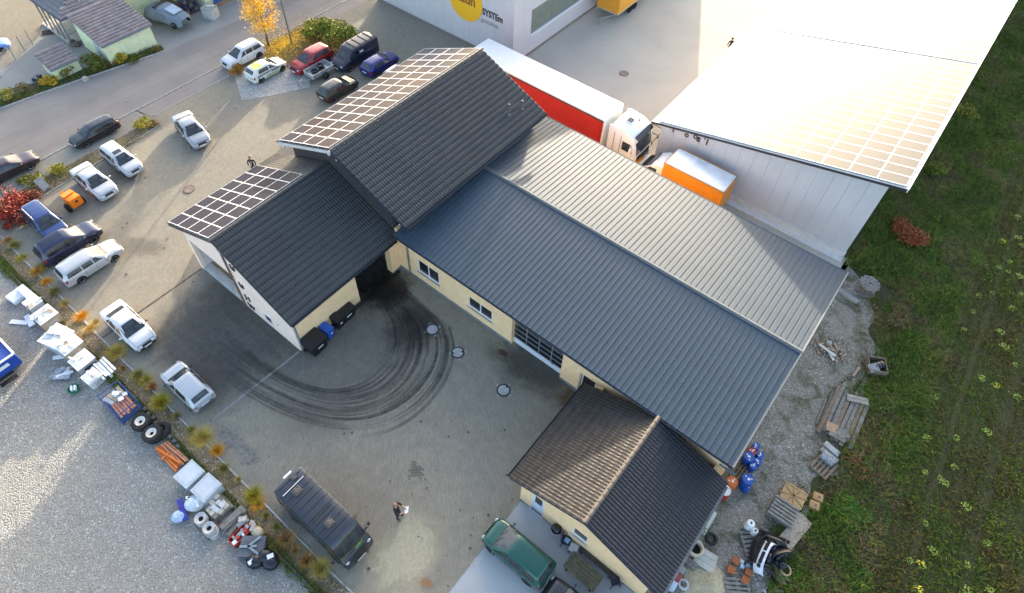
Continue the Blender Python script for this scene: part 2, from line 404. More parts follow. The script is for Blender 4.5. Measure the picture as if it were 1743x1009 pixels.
def patch(name, x0, x1, y0, y1, z, m):
    me = bpy.data.meshes.new(name); me.from_pydata([(x0, y0, z), (x1, y0, z), (x1, y1, z), (x0, y1, z)], [], [(0, 1, 2, 3)]); me.materials.append(m)
    uv = me.uv_layers.new(name='UVMap')
    for l, c in zip(me.loops, ((0, 0), (1, 0), (1, 1), (0, 1))): uv.data[l.index].uv = c
    return tag(inst(name, me), kind='structure')
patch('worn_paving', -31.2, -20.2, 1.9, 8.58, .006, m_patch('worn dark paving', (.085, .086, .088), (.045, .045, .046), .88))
patch('worn_paving', -24.5, -14.5, 3.6, 15.5, .008, m_patch('worn yard paving', (.10, .10, .098), (.075, .074, .072), .45))
def ribbon(name, inner, outer, z, m, n=70, k=12):
    A, B = catmull([at(*p) for p in inner], n), catmull([at(*p) for p in outer], n)
    b = MB(); b.grid([[tuple(A[i].lerp(B[i], j/(k-1))[:2])+(z,) for j in range(k)] for i in range(n)])
    me = b.mesh(name, m); uv = me.uv_layers.new(name='UVMap')
    for l in me.loops:
        i, j = divmod(l.vertex_index, k); uv.data[l.index].uv = (i/(n-1), j/(k-1))
    if me.polygons[0].normal.z < 0: me.flip_normals()
    return tag(inst(name, me), kind='structure')
IN = [(622, 478), (636, 515), (650, 552), (650, 590), (632, 622), (600, 645), (555, 652), (505, 640), (455, 612), (405, 578), (355, 535), (318, 498)]
OUT = [(672, 470), (712, 508), (758, 552), (770, 596), (756, 645), (716, 694), (655, 728), (585, 736), (510, 720), (440, 688), (370, 640), (290, 570)]
ribbon('tyre_stain', IN, OUT, .012, m_stain('tyre stain', (.022, .021, .02, 1), 2.2, 15, .38, .62, .88))
ribbon('tyre_stain', [(760, 552), (768, 596), (754, 645), (716, 694), (662, 728), (600, 742)], [(766, 552), (775, 596), (761, 648), (721, 699), (666, 734), (602, 748)], .016, m_stain('single tyre mark', (.03, .028, .026, 1), 3, 1.2, .3, .5, .55, .3))
def blot(name, px, rx, ry, rz, z, col, alpha, seed=0, rough=.7):
    t = NT(name+' mat%d' % seed)
    g = t.node('ShaderNodeVectorMath', operation='LENGTH'); t.L(t.P, g.inputs[0])
    n1 = t.noise(1.6, 7, .7, dist=.6)
    d = t.math('ADD', g.outputs['Value'], t.math('MULTIPLY', t.math('SUBTRACT', n1, .5), 1.3))
    a = t.math('MULTIPLY', t.rng(d, .35, .95, alpha, 0, True), t.rng(t.noise(12, 6, .7), .3, .7, .5, 1))
    tr = t.node('ShaderNodeBsdfTransparent'); ms = t.node('ShaderNodeMixShader')
    t.L(a, ms.inputs[0]); t.L(tr.outputs[0], ms.inputs[1]); t.L(t.b.outputs[0], ms.inputs[2]); t.L(ms.outputs[0], t.n.nodes['Material Output'].inputs[0])
    t.done(col, rough)
    b = MB(); b.add([(-1.3, -1.3, 0), (1.3, -1.3, 0), (1.3, 1.3, 0), (-1.3, 1.3, 0)], [(0, 1, 2, 3)])
    o = b.build(name, t.m); p = at(*px); o.location = (p.x, p.y, z); o.rotation_euler.z = rz; o.scale = (rx, ry, 1)
    return tag(o, kind='structure')
blot('oil_stain', (655, 492), 2.1, 2.3, .1, .020, (.012, .010, .008, 1), .9, 1, .5)
blot('oil_stain', (700, 560), 1.9, 2.2, .4, .024, (.016, .015, .014, 1), .55, 2)
blot('oil_stain', (905, 625), 3.4, 2.0, .0, .020, (.03, .027, .024, 1), .6, 3)
blot('rust_stain', (855, 600), .5, .28, .0, .026, (.09, .03, .012, 1), .7, 4)
blot('rust_stain', (968, 680), .8, .9, .0, .026, (.10, .055, .02, 1), .75, 5)
blot('sand_spill', (690, 945), 2.0, 2.9, .3, .020, (.52, .47, .33, 1), .8, 6, .9)
blot('rust_stain', (725, 992), .45, .3, .3, .026, (.36, .15, .04, 1), .6, 7)
def wet_pavers(px, n, spread, gap, m, seed):
    r = random.Random(seed); p = at(*px); b = MB(); used = set()
    while len(used) < n:
        i, j = round(r.gauss(0, spread[0])/.1), round(r.gauss(0, spread[1])/.2)
        if (i, j) in used: continue
        used.add((i, j)); b.rbox((p.x+j*.2+(.1 if i % 2 else 0), p.y+i*.1, .004+.004*seed), (.2-gap, .1-gap, .012))
    return tag(b.build('damp_pavers', m), kind='stuff')
M_damp = mat('damp paver', (.18, .172, .15), .8, var=.35, vscale=4)
wet_pavers((706, 800), 26, (.16, .17), .03, mat('dirty paver', (.13, .115, .09), .8, var=.3), 1)
wet_pavers((398, 750), 70, (.16, .62), .012, M_damp, 2)
wet_pavers((424, 775), 34, (.14, .18), .008, M_damp, 3)
wet_pavers((385, 742), 30, (.1, .35), .012, M_damp, 4)
blot('oil_stain', (215, 300), 1.9, 1.2, .0, .020, (.08, .075, .065, 1), .4, 11)
blot('oil_stain', (240, 420), 2.2, 1.1, .6, .020, (.09, .085, .075, 1), .4, 12)
blot('oil_stain', (500, 870), 1.8, 1.2, .2, .020, (.07, .07, .07, 1), .35, 13)
blot('sand_spill', (560, 950), 1.6, 1.2, .2, .018, (.36, .34, .27, 1), .5, 14, .9)
b = MB()   # small dark drips on the paving, uncountable
for k in range(150):
    px = (random.uniform(430, 880), random.uniform(690, 1005)) if k < 85 else (random.uniform(200, 440), random.uniform(170, 480))
    p = at(*px); r = random.choice((.03, .04, .05, .07, .1)); a0 = random.uniform(0, 6)
    b.add([(p.x+r*random.uniform(.5, 1.2)*math.cos(a0+q*1.047), p.y+r*random.uniform(.4, 1.1)*math.sin(a0+q*1.047), .028) for q in range(6)], [tuple(range(6))])
tag(b.build('drip_stains', mat('drip stain', (.075, .07, .06), .8, var=.4)), kind='stuff')

# manholes
M_iron = mat('cast iron', (.035, .034, .033), .6, metal=.3, var=.3, vscale=8)
M_lidc = mat('concrete lid', (.33, .34, .34), .8, var=.15, vscale=6, bump=.3)
M_cut = mat('cut paver', (.30, .295, .28), .85, var=.2)
M_pit = mat('pit dark', (.012, .011, .01), .9, var=0)
MANH = [((736, 561), 'beside the curved tyre marks, nearest the open garage bay', 0), ((779, 600), 'with two finger notches, middle one of the three', 2), ((857, 664), 'nearest the small annex and the sectional gate', 1)]
for (px, py), txt, nk in MANH:
    p = at(px, py)
    t = thing('manhole_cover', 'round manhole with pale lid '+txt, 'manhole', (p.x, p.y, .004), random.uniform(0, 3), 'manholes in the yard')
    MB().lathe([(.33, 0), (.33, .034), (.395, .034), (.40, .0)], 36).build('frame_ring', M_iron, t, smooth=40)
    MB().lathe([(0, .027), (.315, .027), (.328, .01)], 36).build('lid', M_lidc, t, smooth=40)
    for q in range(nk):
        MB().cyl((.27*math.cos(q*math.pi), .27*math.sin(q*math.pi), .02), (.27*math.cos(q*math.pi), .27*math.sin(q*math.pi), .031), .06, n=10).build('lifting_notch', M_pit, t)
    for q in range(4):
        a = q*math.pi/2; MB().rbox((.47*math.cos(a), .47*math.sin(a), .004), (.10, .17, .012), a).build('cut_paver', M_cut, t)
for (px, py), txt in (((1062, 125), 'small iron manhole in the open truck yard behind the red trailer'), ((322, 322), 'pale round manhole at the corner of the solar roof')):
    p = at(px, py)
    t = thing('manhole_cover', txt, 'manhole', (p.x, p.y, .006))
    MB().lathe([(.33, 0), (.33, .03), (.41, .03), (.42, .0)], 30).build('frame_ring', mat('rusty iron', (.12, .08, .06), .7, var=.3), t, smooth=40)
    MB().lathe([(0, .024), (.33, .024)], 30).build('lid', mat('iron lid', (.17, .13, .11), .7, var=.3), t)
# ================================================================ buildings
M_cream = mat('cream render', (.95, .66, .37), .85, var=.05, vscale=1.2, bump=.12, bscale=60, dirt=.12)
M_creamw = mat('pale cream render', (.95, .76, .64), .85, var=.05, vscale=1.2, bump=.12, bscale=60, dirt=.1)
M_plinth = mat('grey plinth', (.20, .21, .215), .85, var=.15, vscale=3)
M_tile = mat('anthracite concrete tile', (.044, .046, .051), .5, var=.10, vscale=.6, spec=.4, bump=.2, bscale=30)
M_tileb = mat('brown grey tile', (.21, .17, .17), .4, var=.25, vscale=2, spec=.7)
M_ridge = mat('ridge tile grey', (.05, .052, .056), .45, var=.2, vscale=3)
M_seam = mat('steel blue sheet roof', (.046, .074, .104), .58, metal=.0, var=.10, vscale=.7, spec=.3, dirt=.10)
M_seamd = mat('dark seam', (.06, .075, .09), .5, var=.1)
M_flash = mat('flashing grey', (.15, .17, .19), .5, metal=.1, var=.08)
M_gut = mat('dark gutter', (.035, .042, .06), .45, metal=.2, var=.15)
M_white = mat('white plastic', (.80, .80, .79), .4, var=.03)
M_glass = mat('window glass', (.012, .016, .022), .06, var=0, spec=.6)
M_alu = mat('aluminium', (.62, .63, .64), .35, metal=.7, var=.05)
M_zinc = mat('zinc pipe', (.30, .32, .32), .45, metal=.6, var=.15)
M_wood = mat('roof timber', (.26, .17, .09), .7, var=.25, vscale=5)
M_soffit = mat('white soffit', (.72, .71, .69), .6, var=.05)
M_inner = mat('dark interior', (.05, .045, .04), .9, var=.2)
M_cell = mat('solar cell', (.044, .040, .058), .22, var=.14, vscale=.35, spec=.22, c2=(.030, .029, .045))
M_pframe = mat('panel frame', (.82, .82, .81), .3, var=.03, spec=.8)
M_wsheet = mat('white roof sheet', (.70, .69, .66), .42, var=.06, vscale=.5, spec=.7, dirt=.05)
M_hallwall = NT('grey sandwich panel')
_b = M_hallwall; _n = _b.noise(.5, 6, .6); _s = _b.noise(1.0, 4, .6, vec=_b.mapping(0, (3, 3, .12)))
M_hallwall = _b.done(_b.mix(_b.rng(_s, .35, .7, 0, .3), _b.mix(_b.rng(_n, .35, .65), (.53, .54, .565), (.58, .585, .605)), (.46, .465, .49)), .55)

def wall_panel(mb, axis, c, a0, a1, z0, z1, holes=(), th=.28, mi=0):
    """solid wall in plane axis=c (outer face), thickness th inward (sign of th), with rectangular holes (a0,a1,z0,z1)"""
    xs = sorted({a0, a1, *[h[0] for h in holes], *[h[1] for h in holes]})
    for x0, x1 in zip(xs[:-1], xs[1:]):
        cuts = sorted([(h[2], h[3]) for h in holes if h[0] <= x0 and h[1] >= x1])
        z = z0; spans = []
        for q0, q1 in cuts:
            if q0 > z: spans.append((z, q0))
            z = max(z, q1)
        if z < z1: spans.append((z, z1))
        for s0, s1 in spans:
            lo, hi = sorted((c, c+th))
            if axis == 'Y': mb.box(x0, x1, lo, hi, s0, s1, mi)
            else: mb.box(lo, hi, x0, x1, s0, s1, mi)
    return mb
def slab(mb, a, b, c, d, th, mi=0):
    """roof slab, a-b eave, d-c ridge, thickness down"""
    t = Vector((0, 0, -th)); P = [Vector(p) for p in (a, b, c, d)]
    vs = P + [p+t for p in P]
    return mb.add(vs, [(0,1,2,3),(7,6,5,4),(0,4,5,1),(1,5,6,2),(2,6,7,3),(3,7,4,0)], mi)
def tile_shape(pw, pl, lift=.055, top=.0):
    """one roof tile: width along x (pw), up the slope along y (pl), z out of the roof"""
    xs = [0, .1, .2, .3, .4, .5, .6, .7, .8, .9, 1.0]; zs = [0, .004, .021, .026, .010, 0, .004, .021, .026, .010, 0]
    b = MB(); n = len(xs)
    lo = [(x*pw, 0, z*1.15+lift) for x, z in zip(xs, zs)]; hi = [(x*pw, pl+.03, z+top) for x, z in zip(xs, zs)]
    lip = [(x*pw, 0, z*1.15+lift-.05) for x, z in zip(xs, zs)]
    b.add(lip+lo+hi, [(i, i+1, n+i+1, n+i) for i in range(n-1)] + [(n+i, n+i+1, 2*n+i+1, 2*n+i) for i in range(n-1)])
    return b
def frame_of(p0, p1, p3):
    e = (Vector(p1)-Vector(p0)); s = (Vector(p3)-Vector(p0)); L, W = e.length, s.length
    e.normalize(); s.normalize(); nrm = e.cross(s)
    flip = nrm.z < 0
    return Vector(p0), e, s, (-nrm if flip else nrm), L, W
def tiles(name, parent, p0, p1, p3, m, pw=.36, pl=.40, single=0, clip=None):
    """tiled slope from eave p0-p1 up towards p3. The first `single` tiles (from the eave corner p0) are separate objects, the rest one part"""
    o, e, s, nr, L, W = frame_of(p0, p1, p3)
    nc, nr_ = max(1, round(L/pw)), max(1, round(W/pl)); pw, pl = L/nc, W/nr_
    t = tile_shape(pw, pl); tv = np.array(t.v); tf = np.array(t.f)
    E, Sx, N = np.array(e), np.array(s), np.array(nr)
    V = tv[:, 0:1]*E + tv[:, 1:2]*Sx + tv[:, 2:3]*N
    me1 = None
    if single:
        me1 = bpy.data.meshes.new('roof_tile'); me1.from_pydata([tuple(v) for v in V], [], [tuple(f) for f in tf]); me1.materials.append(m)
    Vs = []; Fs = []; k = 0; cnt = 0
    for r in range(nr_):
        for c in range(nc):
            org = np.array(o) + E*(c*pw) + Sx*(r*pl) + N*random.uniform(-.0015, .003)
            if clip and not clip(Vector(org)): continue
            if cnt < single:
                inst('roof_tile', me1, parent, Vector(org)); cnt += 1; continue
            Vs.append(V+org); Fs.append(tf+k); k += len(tv)
    if Vs:
        me = from_arrays(name, np.concatenate(Vs), np.concatenate(Fs), m)
        tag(inst(name, me, parent), kind='stuff')
def ridge_tiles(parent, a, b, m, step=.38, r=.12):
    a, b = Vector(a), Vector(b); d = b-a; n = max(1, round(d.length/step)); st = d.length/n
    mb = MB(); P = []
    for j, y in enumerate((0, st+.035)):
        rr = r*(1.08 if j == 0 else .95)
        P.append([(rr*math.cos(q), y, rr*math.sin(q)*.85) for q in [math.pi*i/7 for i in range(8)]])
    mb.grid(P)
    P0 = P[0]; mb.add(P0+[(0, 0, -.02)], [tuple(range(8))])
    me = mb.mesh('ridge_tile', m, smooth=50)
    ang = math.atan2(d.y, d.x)-math.pi/2
    for i in range(n): inst('ridge_tile', me, parent, a+d*(i/n)+Vector((0, 0, .02)), ang)
def gutter(parent, a, b, out, m=None, r=.07):
    """half round gutter from a to b; out = unit vector away from the wall"""
    a, b, out = Vector(a), Vector(b), Vector(out); P = []
    for p in (a, b):
        row = []
        for i in range(9):
            q = math.pi*i/8
            row.append(p + out*(r - r*math.cos(q)) + Vector((0, 0, -r*math.sin(q))))
        P.append(row)
    mb = MB(); mb.grid(P); Q = [[p + (c-p)*.12 for p in row] for row, c in ((P[0], a+out*r), (P[1], b+out*r))]
    mb.grid(Q); mb.add(P[0], [tuple(range(9))]); mb.add(P[1], [tuple(range(9))])
    mb.tube([a+out*2*r, b+out*2*r], .012, 6)
    return mb.build('gutter', m or M_gut, parent, smooth=50)
def solar(parent, p0, e, s, nr, nc, nrw, pw, pl, m=None, gap=.02, off=.14, limit=None):
    """panels: columns along s, rows along e"""
    e, s, nr = Vector(e), Vector(s), Vector(nr)
    M3 = Matrix((e, s, nr)).transposed()
    f = .026
    fb = MB()
    for x0, x1, y0, y1 in ((0, pw, 0, f), (0, pw, pl-f, pl), (0, f, f, pl-f), (pw-f, pw, f, pl-f)): fb.box(x0, x1, y0, y1, -.035, .012)
    cb = MB().box(f, pw-f, f, pl-f, -.03, .004)
    rail = MB()
    for b in (fb, cb): b.v = [tuple(M3 @ Vector(v)) for v in b.v]
    fm, cm = fb.mesh('panel_frame', M_pframe), cb.mesh('solar_panel', m or M_cell)
    k = 0
    for r in range(nrw):
        for c in range(nc):
            org = Vector(p0) + e*(r*(pw+gap)) + s*(c*(pl+gap)) + nr*(off+random.uniform(-.004, .004))
            o = inst('solar_panel', cm, parent, org); inst('panel_frame', fm, o); k += 1
    for c in range(nc):
        for q in (.22, .78):
            p = Vector(p0) + s*((c+q)*(pl+gap)) + nr*(off-.06)
            rail.cyl(p-e*.05, p+e*(nrw*(pw+gap)+.03), .022, n=6)
    rail.build('mounting_rail', M_alu, parent)
def downpipe(parent, x, y, z0, z1, m=None, r=.05):
    b = MB(); b.cyl((x, y, z0), (x, y, z1), r, n=10); 
    for z in (z0+.3, (z0+z1)/2, z1-.3): b.cyl((x, y, z), (x, y, z+.04), r+.015, n=10)
    return b.build('downpipe', m or M_zinc, parent, smooth=40)
def window(parent, axis, c, a0, a1, z0, z1, panes=2, out=-1, sill=True, fw=.07):
    """framed window set into a wall; c = outer wall plane, out = outward sign"""
    fr = MB(); d0, d1 = sorted((c-out*.10, c-out*.03))
    def bx(mb, p0, p1, q0, q1, e0=d0, e1=d1):
        if axis == 'Y': mb.box(p0, p1, e0, e1, q0, q1)
        else: mb.box(e0, e1, p0, p1, q0, q1)
    bx(fr, a0, a1, z0, z0+fw); bx(fr, a0, a1, z1-fw, z1); 
    st = (a1-a0-fw)/panes
    for i in range(panes+1): bx(fr, a0+i*st, a0+i*st+fw, z0+fw, z1-fw)
    o = fr.build('window', M_white, parent)
    for i in range(panes):
        g = MB(); bx(g, a0+i*st+fw+.002, a0+(i+1)*st-.002, z0+fw+.002, z1-fw-.002, *sorted((c-out*.075, c-out*.06))); g.build('pane', M_glass, o)
    bk = MB(); bx(bk, a0, a1, z0, z1, *sorted((c-out*.26, c-out*.24))); bk.build('reveal', M_inner, o)
    if sill:
        s = MB(); bx(s, a0-.08, a1+.08, z0-.05, z0-.003, *sorted((c-out*.09, c+out*.09))); s.build('sill', M_alu if sill is True else sill, o)
    return o

# ---------------------------------------------------------------- long hall with the sheet metal roof
hall = thing('workshop_hall', 'long cream workshop hall with blue grey standing seam metal roof', 'building', (0, 0, 0))
YW, XL, XR, YB = 16.87, -21.38, 1.36, 31.0
b = MB()
H1 = [(-19.6, -17.82, 1.0, 2.18), (-15.44, -13.58, 1.0, 2.0), (-12.1, -8.52, 0, 2.75), (-7.18, -6.25, 0, 2.08)]
wall_panel(b, 'Y', YW, XL, XR, 0, 3.78, H1, .34)
wall_panel(b, 'X', XR, YW+.34, YB, 0, 3.78, (), -.3)
wall_panel(b, 'Y', YB, XL, XR-.302, 0, 3.78, (), -.3)
b.add([(XR, YW, 3.78), (XR, YB, 3.78), (XR, (YW+YB)/2, 4.45), (XR-.3, YW, 3.78), (XR-.3, YB, 3.78), (XR-.3, (YW+YB)/2, 4.45)], [(0,1,2),(5,4,3),(0,2,5,3),(2,1,4,5)])
b.build('wall', M_cream, hall)
for x0, x1 in ((XL, -12.1), (-8.52, -7.18), (-6.25, -5.9)): MB().box(x0, x1, YW-.022, YW-.001, 0, .22).build('plinth', M_plinth, hall)
window(hall, 'Y', YW, -19.6, -17.82, 1.0, 2.18); window(hall, 'Y', YW, -15.44, -13.58, 1.0, 2.0)
b = MB()   # sectional gate: white bottom panel, glazed rows above
g = MB().box(-12.1, -8.52, YW+.27, YW+.33, .02, .52).build('sectional_gate', mat('white gate panel', (.74, .78, .84), .4, var=.03), hall)
fr = MB(); rows = [.52, 1.0, 1.50, 2.0, 2.5, 2.75]; cols = [-12.1, -11.2, -10.3, -9.41, -8.52]
for z in rows[:-1]: fr.box(-12.1, -8.52, YW+.265, YW+.325, z, z+.05)
for x in cols: fr.box(max(-12.1, x-.025), min(-8.52, x+.025), YW+.262, YW+.328, .57, 2.75)
fr.build('gate_frame', M_alu, g)
for z0, z1 in zip(rows[:-1], rows[1:]):
    for x0, x1 in zip(cols[:-1], cols[1:]): MB().box(x0+.026, x1-.026, YW+.285, YW+.30, z0+.052, z1-.002).build('gate_pane', M_glass, g)
MB().box(-9.35, -9.2, YW+.24, YW+.264, .47, .51).build('gate_handle', M_gut, g)
d = MB().box(-7.1, -6.33, YW+.10, YW+.15, .02, 2.0).build('door', mat('dark door glass', (.03, .03, .035), .1, var=0), hall)
fr = MB().box(-7.18, -7.1, YW+.04, YW+.16, 0, 2.08).box(-6.33, -6.25, YW+.04, YW+.16, 0, 2.08).box(-7.1, -6.33, YW+.04, YW+.16, 2.0, 2.08); fr.build('door_frame', M_white, d)
MB().box(-7.28, -7.19, YW-.10, YW-.003, 0, 2.12).build('door_jamb', mat('grey pink jamb', (.45, .38, .36), .7), d)
ZE, ZR, YE, YR, YK = 3.95, 4.68, 16.33, 23.82, 31.32
XA, XB = -20.92, 1.50
b = MB(); slab(b, (XA, YE+.02, ZE-.03), (XB-.02, YE+.02, ZE-.03), (XB-.02, YR, ZR-.03), (XA, YR, ZR-.03), .12); slab(b, (XB-.02, YK-.02, ZE-.03), (XA, YK-.02, ZE-.03), (XA, YR+.002, ZR-.03), (XB-.02, YR+.002, ZR-.03), .12)
b.build('roof_deck', M_gut, hall)
def seam_panels(parent, y0, z0, y1, z1, x0, x1, pw=.335):
    n = round((x1-x0)/pw); pw = (x1-x0)/n
    prof = [(0, .0), (.006, .036), (.040, .036), (.046, .0), (.5*pw, .004), (pw, 0)]
    V0 = [(x, y0, z0+z) for x, z in prof]; V1 = [(x, y1, z1+z) for x, z in prof]; k = len(prof)
    me = MB().add(V0+V1+[(p[0], p[1], p[2]-.02) for p in V0], [(i, i+1, k+i+1, k+i) for i in range(k-1)]+[(2*k+i, 2*k+i+1, i+1, i) for i in range(k-1)]).mesh('roof_panel', M_seam)
    sm = MB().box(.021, .059, min(y0, y1), max(y0, y1), 0, .001)
    line = MB().add([(.047, y0, z0+.003), (.072, y0, z0+.003), (.072, y1, z1+.003), (.047, y1, z1+.003)], [(0, 1, 2, 3)]).mesh('seam_joint', M_seamd)
    for i in range(n):
        o = inst('roof_panel', me, parent, (x0+i*pw, 0, random.uniform(-.003, .003))); inst('seam_joint', line, o)
seam_panels(hall, YE, ZE, YR, ZR, XA, XB)
seam_panels(hall, YK, ZE, YR, ZR, XA, XB)
b = MB(); b.add([(XA, YR-.14, ZR+.045), (XB+.02, YR-.14, ZR+.045), (XB+.02, YR, ZR+.09), (XA, YR, ZR+.09), (XA, YR+.14, ZR+.045), (XB+.02, YR+.14, ZR+.045)], [(0,1,2,3), (3,2,5,4)]); b.box(XA, XB+.02, YR-.145, YR-.135, ZR+.0, ZR+.046); b.box(XA, XB+.02, YR+.135, YR+.145, ZR, ZR+.046)
b.build('ridge_cap', mat('ridge cap sheet', (.10, .118, .132), .8, var=.1, spec=.15), hall)
b = MB()
for ya, za, yb, zb in ((YE-.02, ZE, YR, ZR), (YK+.02, ZE, YR, ZR)):
    for dz in (0,): b.add([(XB-.02, ya, za+.075), (XB+.06, ya, za+.075), (XB+.06, yb, zb+.075), (XB-.02, yb, zb+.075), (XB-.02, ya, za-.16), (XB+.06, ya, za-.16), (XB+.06, yb, zb-.16), (XB-.02, yb, zb-.16)], [(0,1,2,3),(1,5,6,2),(5,4,7,6),(4,0,3,7),(0,4,5,1)])
b.build('verge_trim', M_flash, hall)
gutter(hall, (-20.9, YE+.03, ZE-.02), (XB, YE+.03, ZE-.02), (0, -1, 0)); gutter(hall, (XA, YK-.03, ZE-.02), (XB, YK-.03, ZE-.02), (0, 1, 0), M_flash)
downpipe(hall, -20.35, YW-.09, .0, 3.75)
b = MB().cyl((-20.5, YE+.5, ZE+.0), (-20.5, YE+.5, ZE+.16), .035, n=8); b.build('roof_vent', M_gut, hall)

# ---------------------------------------------------------------- tall tiled building
tall = thing('tiled_building', 'tall dark tiled gable building with a wide field of solar panels on its far slope', 'building')
TX0, TX1, TXR, TY0, TY1, TZE, TZR = -31.1, -19.68, -25.39, 16.32, 29.97, 5.5, 8.03
b = MB(); g_ = MB(); M_clad = mat('dark gable cladding', (.050, .043, .046), .7, var=.2, vscale=3)
wall_panel(b, 'Y', 29.6, -30.4, -20.3, 0, 5.3, (), -.3)
wall_panel(b, 'X', -30.4, 17.17, 29.29, 0, 5.3, [(19, 22, 0, 3.4), (24, 27, 0, 3.4)], .3); wall_panel(g_, 'X', -20.3, 17.17, 29.29, 0, 5.3, (), -.3)
wall_panel(g_, 'Y', 16.86, -30.4, -21.4, 0, 5.3, (), .3)
for y, b_ in ((16.861, g_), (29.3, b)): b_.add([(-30.4, y, 5.3), (-20.3, y, 5.3), (TXR, y, 7.7), (-30.4, y+.29, 5.3), (-20.3, y+.29, 5.3), (TXR, y+.29, 7.7)], [(0,1,2),(5,4,3),(0,2,5,3),(2,1,4,5)])
b.build('wall', M_creamw, tall); g_.build('gable_cladding', M_clad, tall)
for y0, y1 in ((19, 22), (24, 27)):
    g = MB().box(-30.33, -30.28, y0, y1, 0, 3.4).build('gate', mat('grey gate', (.35, .36, .37), .5), tall)
def gable_roof(parent, x0, x1, xr, y0, y1, ze, zr, th=.16, side=M_gut):
    b = MB(); slab(b, (x1, y0, ze), (x1, y1, ze), (xr, y1, zr), (xr, y0, zr), th); slab(b, (x0, y1, ze), (x0, y0, ze), (xr-.002, y0, zr), (xr-.002, y1, zr), th)
    b.build('roof_deck', side, parent)
gable_roof(tall, TX0, TX1, TXR, TY0, TY1, TZE, TZR)
tiles('roof_tiles', tall, (TX1+.05, TY0-.02, TZE-.02), (TX1+.05, TY1+.02, TZE-.02), (TXR+.05, TY0-.02, TZR-.02), M_tile)
tiles('roof_tiles', tall, (TX0-.05, TY1+.02, TZE-.02), (TX0-.05, TY0-.02, TZE-.02), (TXR-.05, TY1+.02, TZR-.02), M_tile)
ridge_tiles(tall, (TXR, TY0-.03, TZR+.05), (TXR, TY1, TZR+.05), M_ridge)
sl_ = Vector((TXR-TX0, 0, TZR-TZE)).normalized(); nl_ = Vector((-sl_.z, 0, sl_.x))
solar(tall, Vector((TX0, TY0+.12, TZE))+sl_*.18, (0, 1, 0), sl_, nl_, 4, 14, .945, 1.43)
gutter(tall, (TX1+.04, TY0, TZE-.06), (TX1+.04, TY1, TZE-.06), (1, 0, 0)); gutter(tall, (TX0-.04, TY0, TZE-.06), (TX0-.04, TY1, TZE-.06), (-1, 0, 0))
for (xa, za, xb, zb) in ((TX0, TZE, TXR, TZR), (TX1, TZE, TXR, TZR)):
    b = MB()
    b.add([(xa, TY0-.03, za+.03), (xb, TY0-.03, zb+.03), (xb, TY0+.01, zb+.03), (xa, TY0+.01, za+.03), (xa, TY0-.03, za-.2), (xb, TY0-.03, zb-.2), (xb, TY0+.01, zb-.2), (xa, TY0+.01, za-.2)], [(0,1,2,3),(4,5,1,0),(7,6,5,4),(4,0,3,7),(1,5,6,2)])
    b.build('verge_board', mat('white verge board', (.62, .61, .60), .6) if xa < xb else M_gut, tall)
for y in (TY0+.25,):
    for x in (TX0+.5, TXR-.35, TXR+.35, TX1-.5):
        z = TZE + (TZR-TZE)*(1-abs(x-TXR)/(TX1-TXR)) - .30
        MB().box(x-.06, x+.06, TY0+.02, 16.85, z-.1, z+.04).build('purlin_end', M_white, tall)
for (px, py), hh in (((866, 190), .75), ((888.5, 181), .62)):   # flue pipes on the slope facing the hall
    k = (TZR-TZE)/(TX1-TXR); 
    # intersect view ray with slope
    d = CM.T @ np.array([(px-CX)/FPX, -(py+5-CY)/FPX, 1.]); t = (TZR + k*TXR - CAM_H)/(d[2] + k*d[0]); P = Vector((d[0]*t, d[1]*t, CAM_H+d[2]*t))
    f = MB().cyl(P-Vector((0, 0, .2)), P+Vector((0, 0, hh)), .085, n=14).build('flue_pipe', mat('steel flue', (.6, .6, .6), .25, metal=.9, var=.1), tall, smooth=40)
    MB().cyl(P+Vector((0, 0, hh)), P+Vector((0, 0, hh+.12)), .11, .06, n=14).build('flue_cap', M_gut, f, smooth=40)
    MB().cyl(P-Vector((0, 0, .05)), P+Vector((0, 0, .12)), .15, .09, n=14).build('flue_collar', M_flash, f, smooth=40)

# ---------------------------------------------------------------- low tiled wing with porch
low = thing('garage_wing', 'lower tiled gable wing with open corner porch and letters on its pale wall', 'building')
LX0, LX1, LXR, LY0, LY1, LZE, LZR = -32.55, -20.97, -26.76, 8.46, 16.84, 3.3, 6.0
b = MB()
YG = 8.60
# gable wall with porch opening: flat piece plus triangle
wall_panel(b, 'Y', YG, -31.15, -21.3, 0, 3.05, [(-30.85, -26.5, .0, 2.95)], .25)
zt = lambda x: LZE-.2+(LZR-LZE)*(1-abs(x-LXR)/(LX1-LXR))
b.add([(-31.15, YG, 3.05), (-21.3, YG, 3.05), (-21.3, YG, zt(-21.3)), (LXR, YG, zt(LXR)), (-31.15, YG, zt(-31.15)),
       (-31.15, YG+.25, 3.05), (-21.3, YG+.25, 3.05), (-21.3, YG+.25, zt(-21.3)), (LXR, YG+.25, zt(LXR)), (-31.15, YG+.25, zt(-31.15))],
      [(0,1,2,3,4), (9,8,7,6,5), (0,4,9,5), (1,6,7,2), (0,5,6,1)])
b.build('gable_wall', M_creamw, low)
b = MB()
for q in ((-21.58, -21.3, YG+.252, 13.3, 0, 3.25), (-21.8, -21.3, 16.15, 16.85, 0, 3.25), (-21.58, -21.3, 13.302, 16.148, 2.75, 3.25), (-26.7, -26.4, YG+.252, 16.8, 0, 4.6), (-28.4, -26.702, 13.6, 13.85, 0, 3.4), (-31.15, -30.9, 13.6, 16.8, 1.7, 3.1)):  # last box: unseen lintel added to keep low sun out of the porch
    MB().box(*q).build('wall', M_cream, low)
b = MB().box(-26.4, -21.6, 8.9, 9.0, 0.0, 3.2).box(-26.38, -21.6, 16.6, 16.8, 0, 3.2); b.build('bay_lining', M_inner, low)
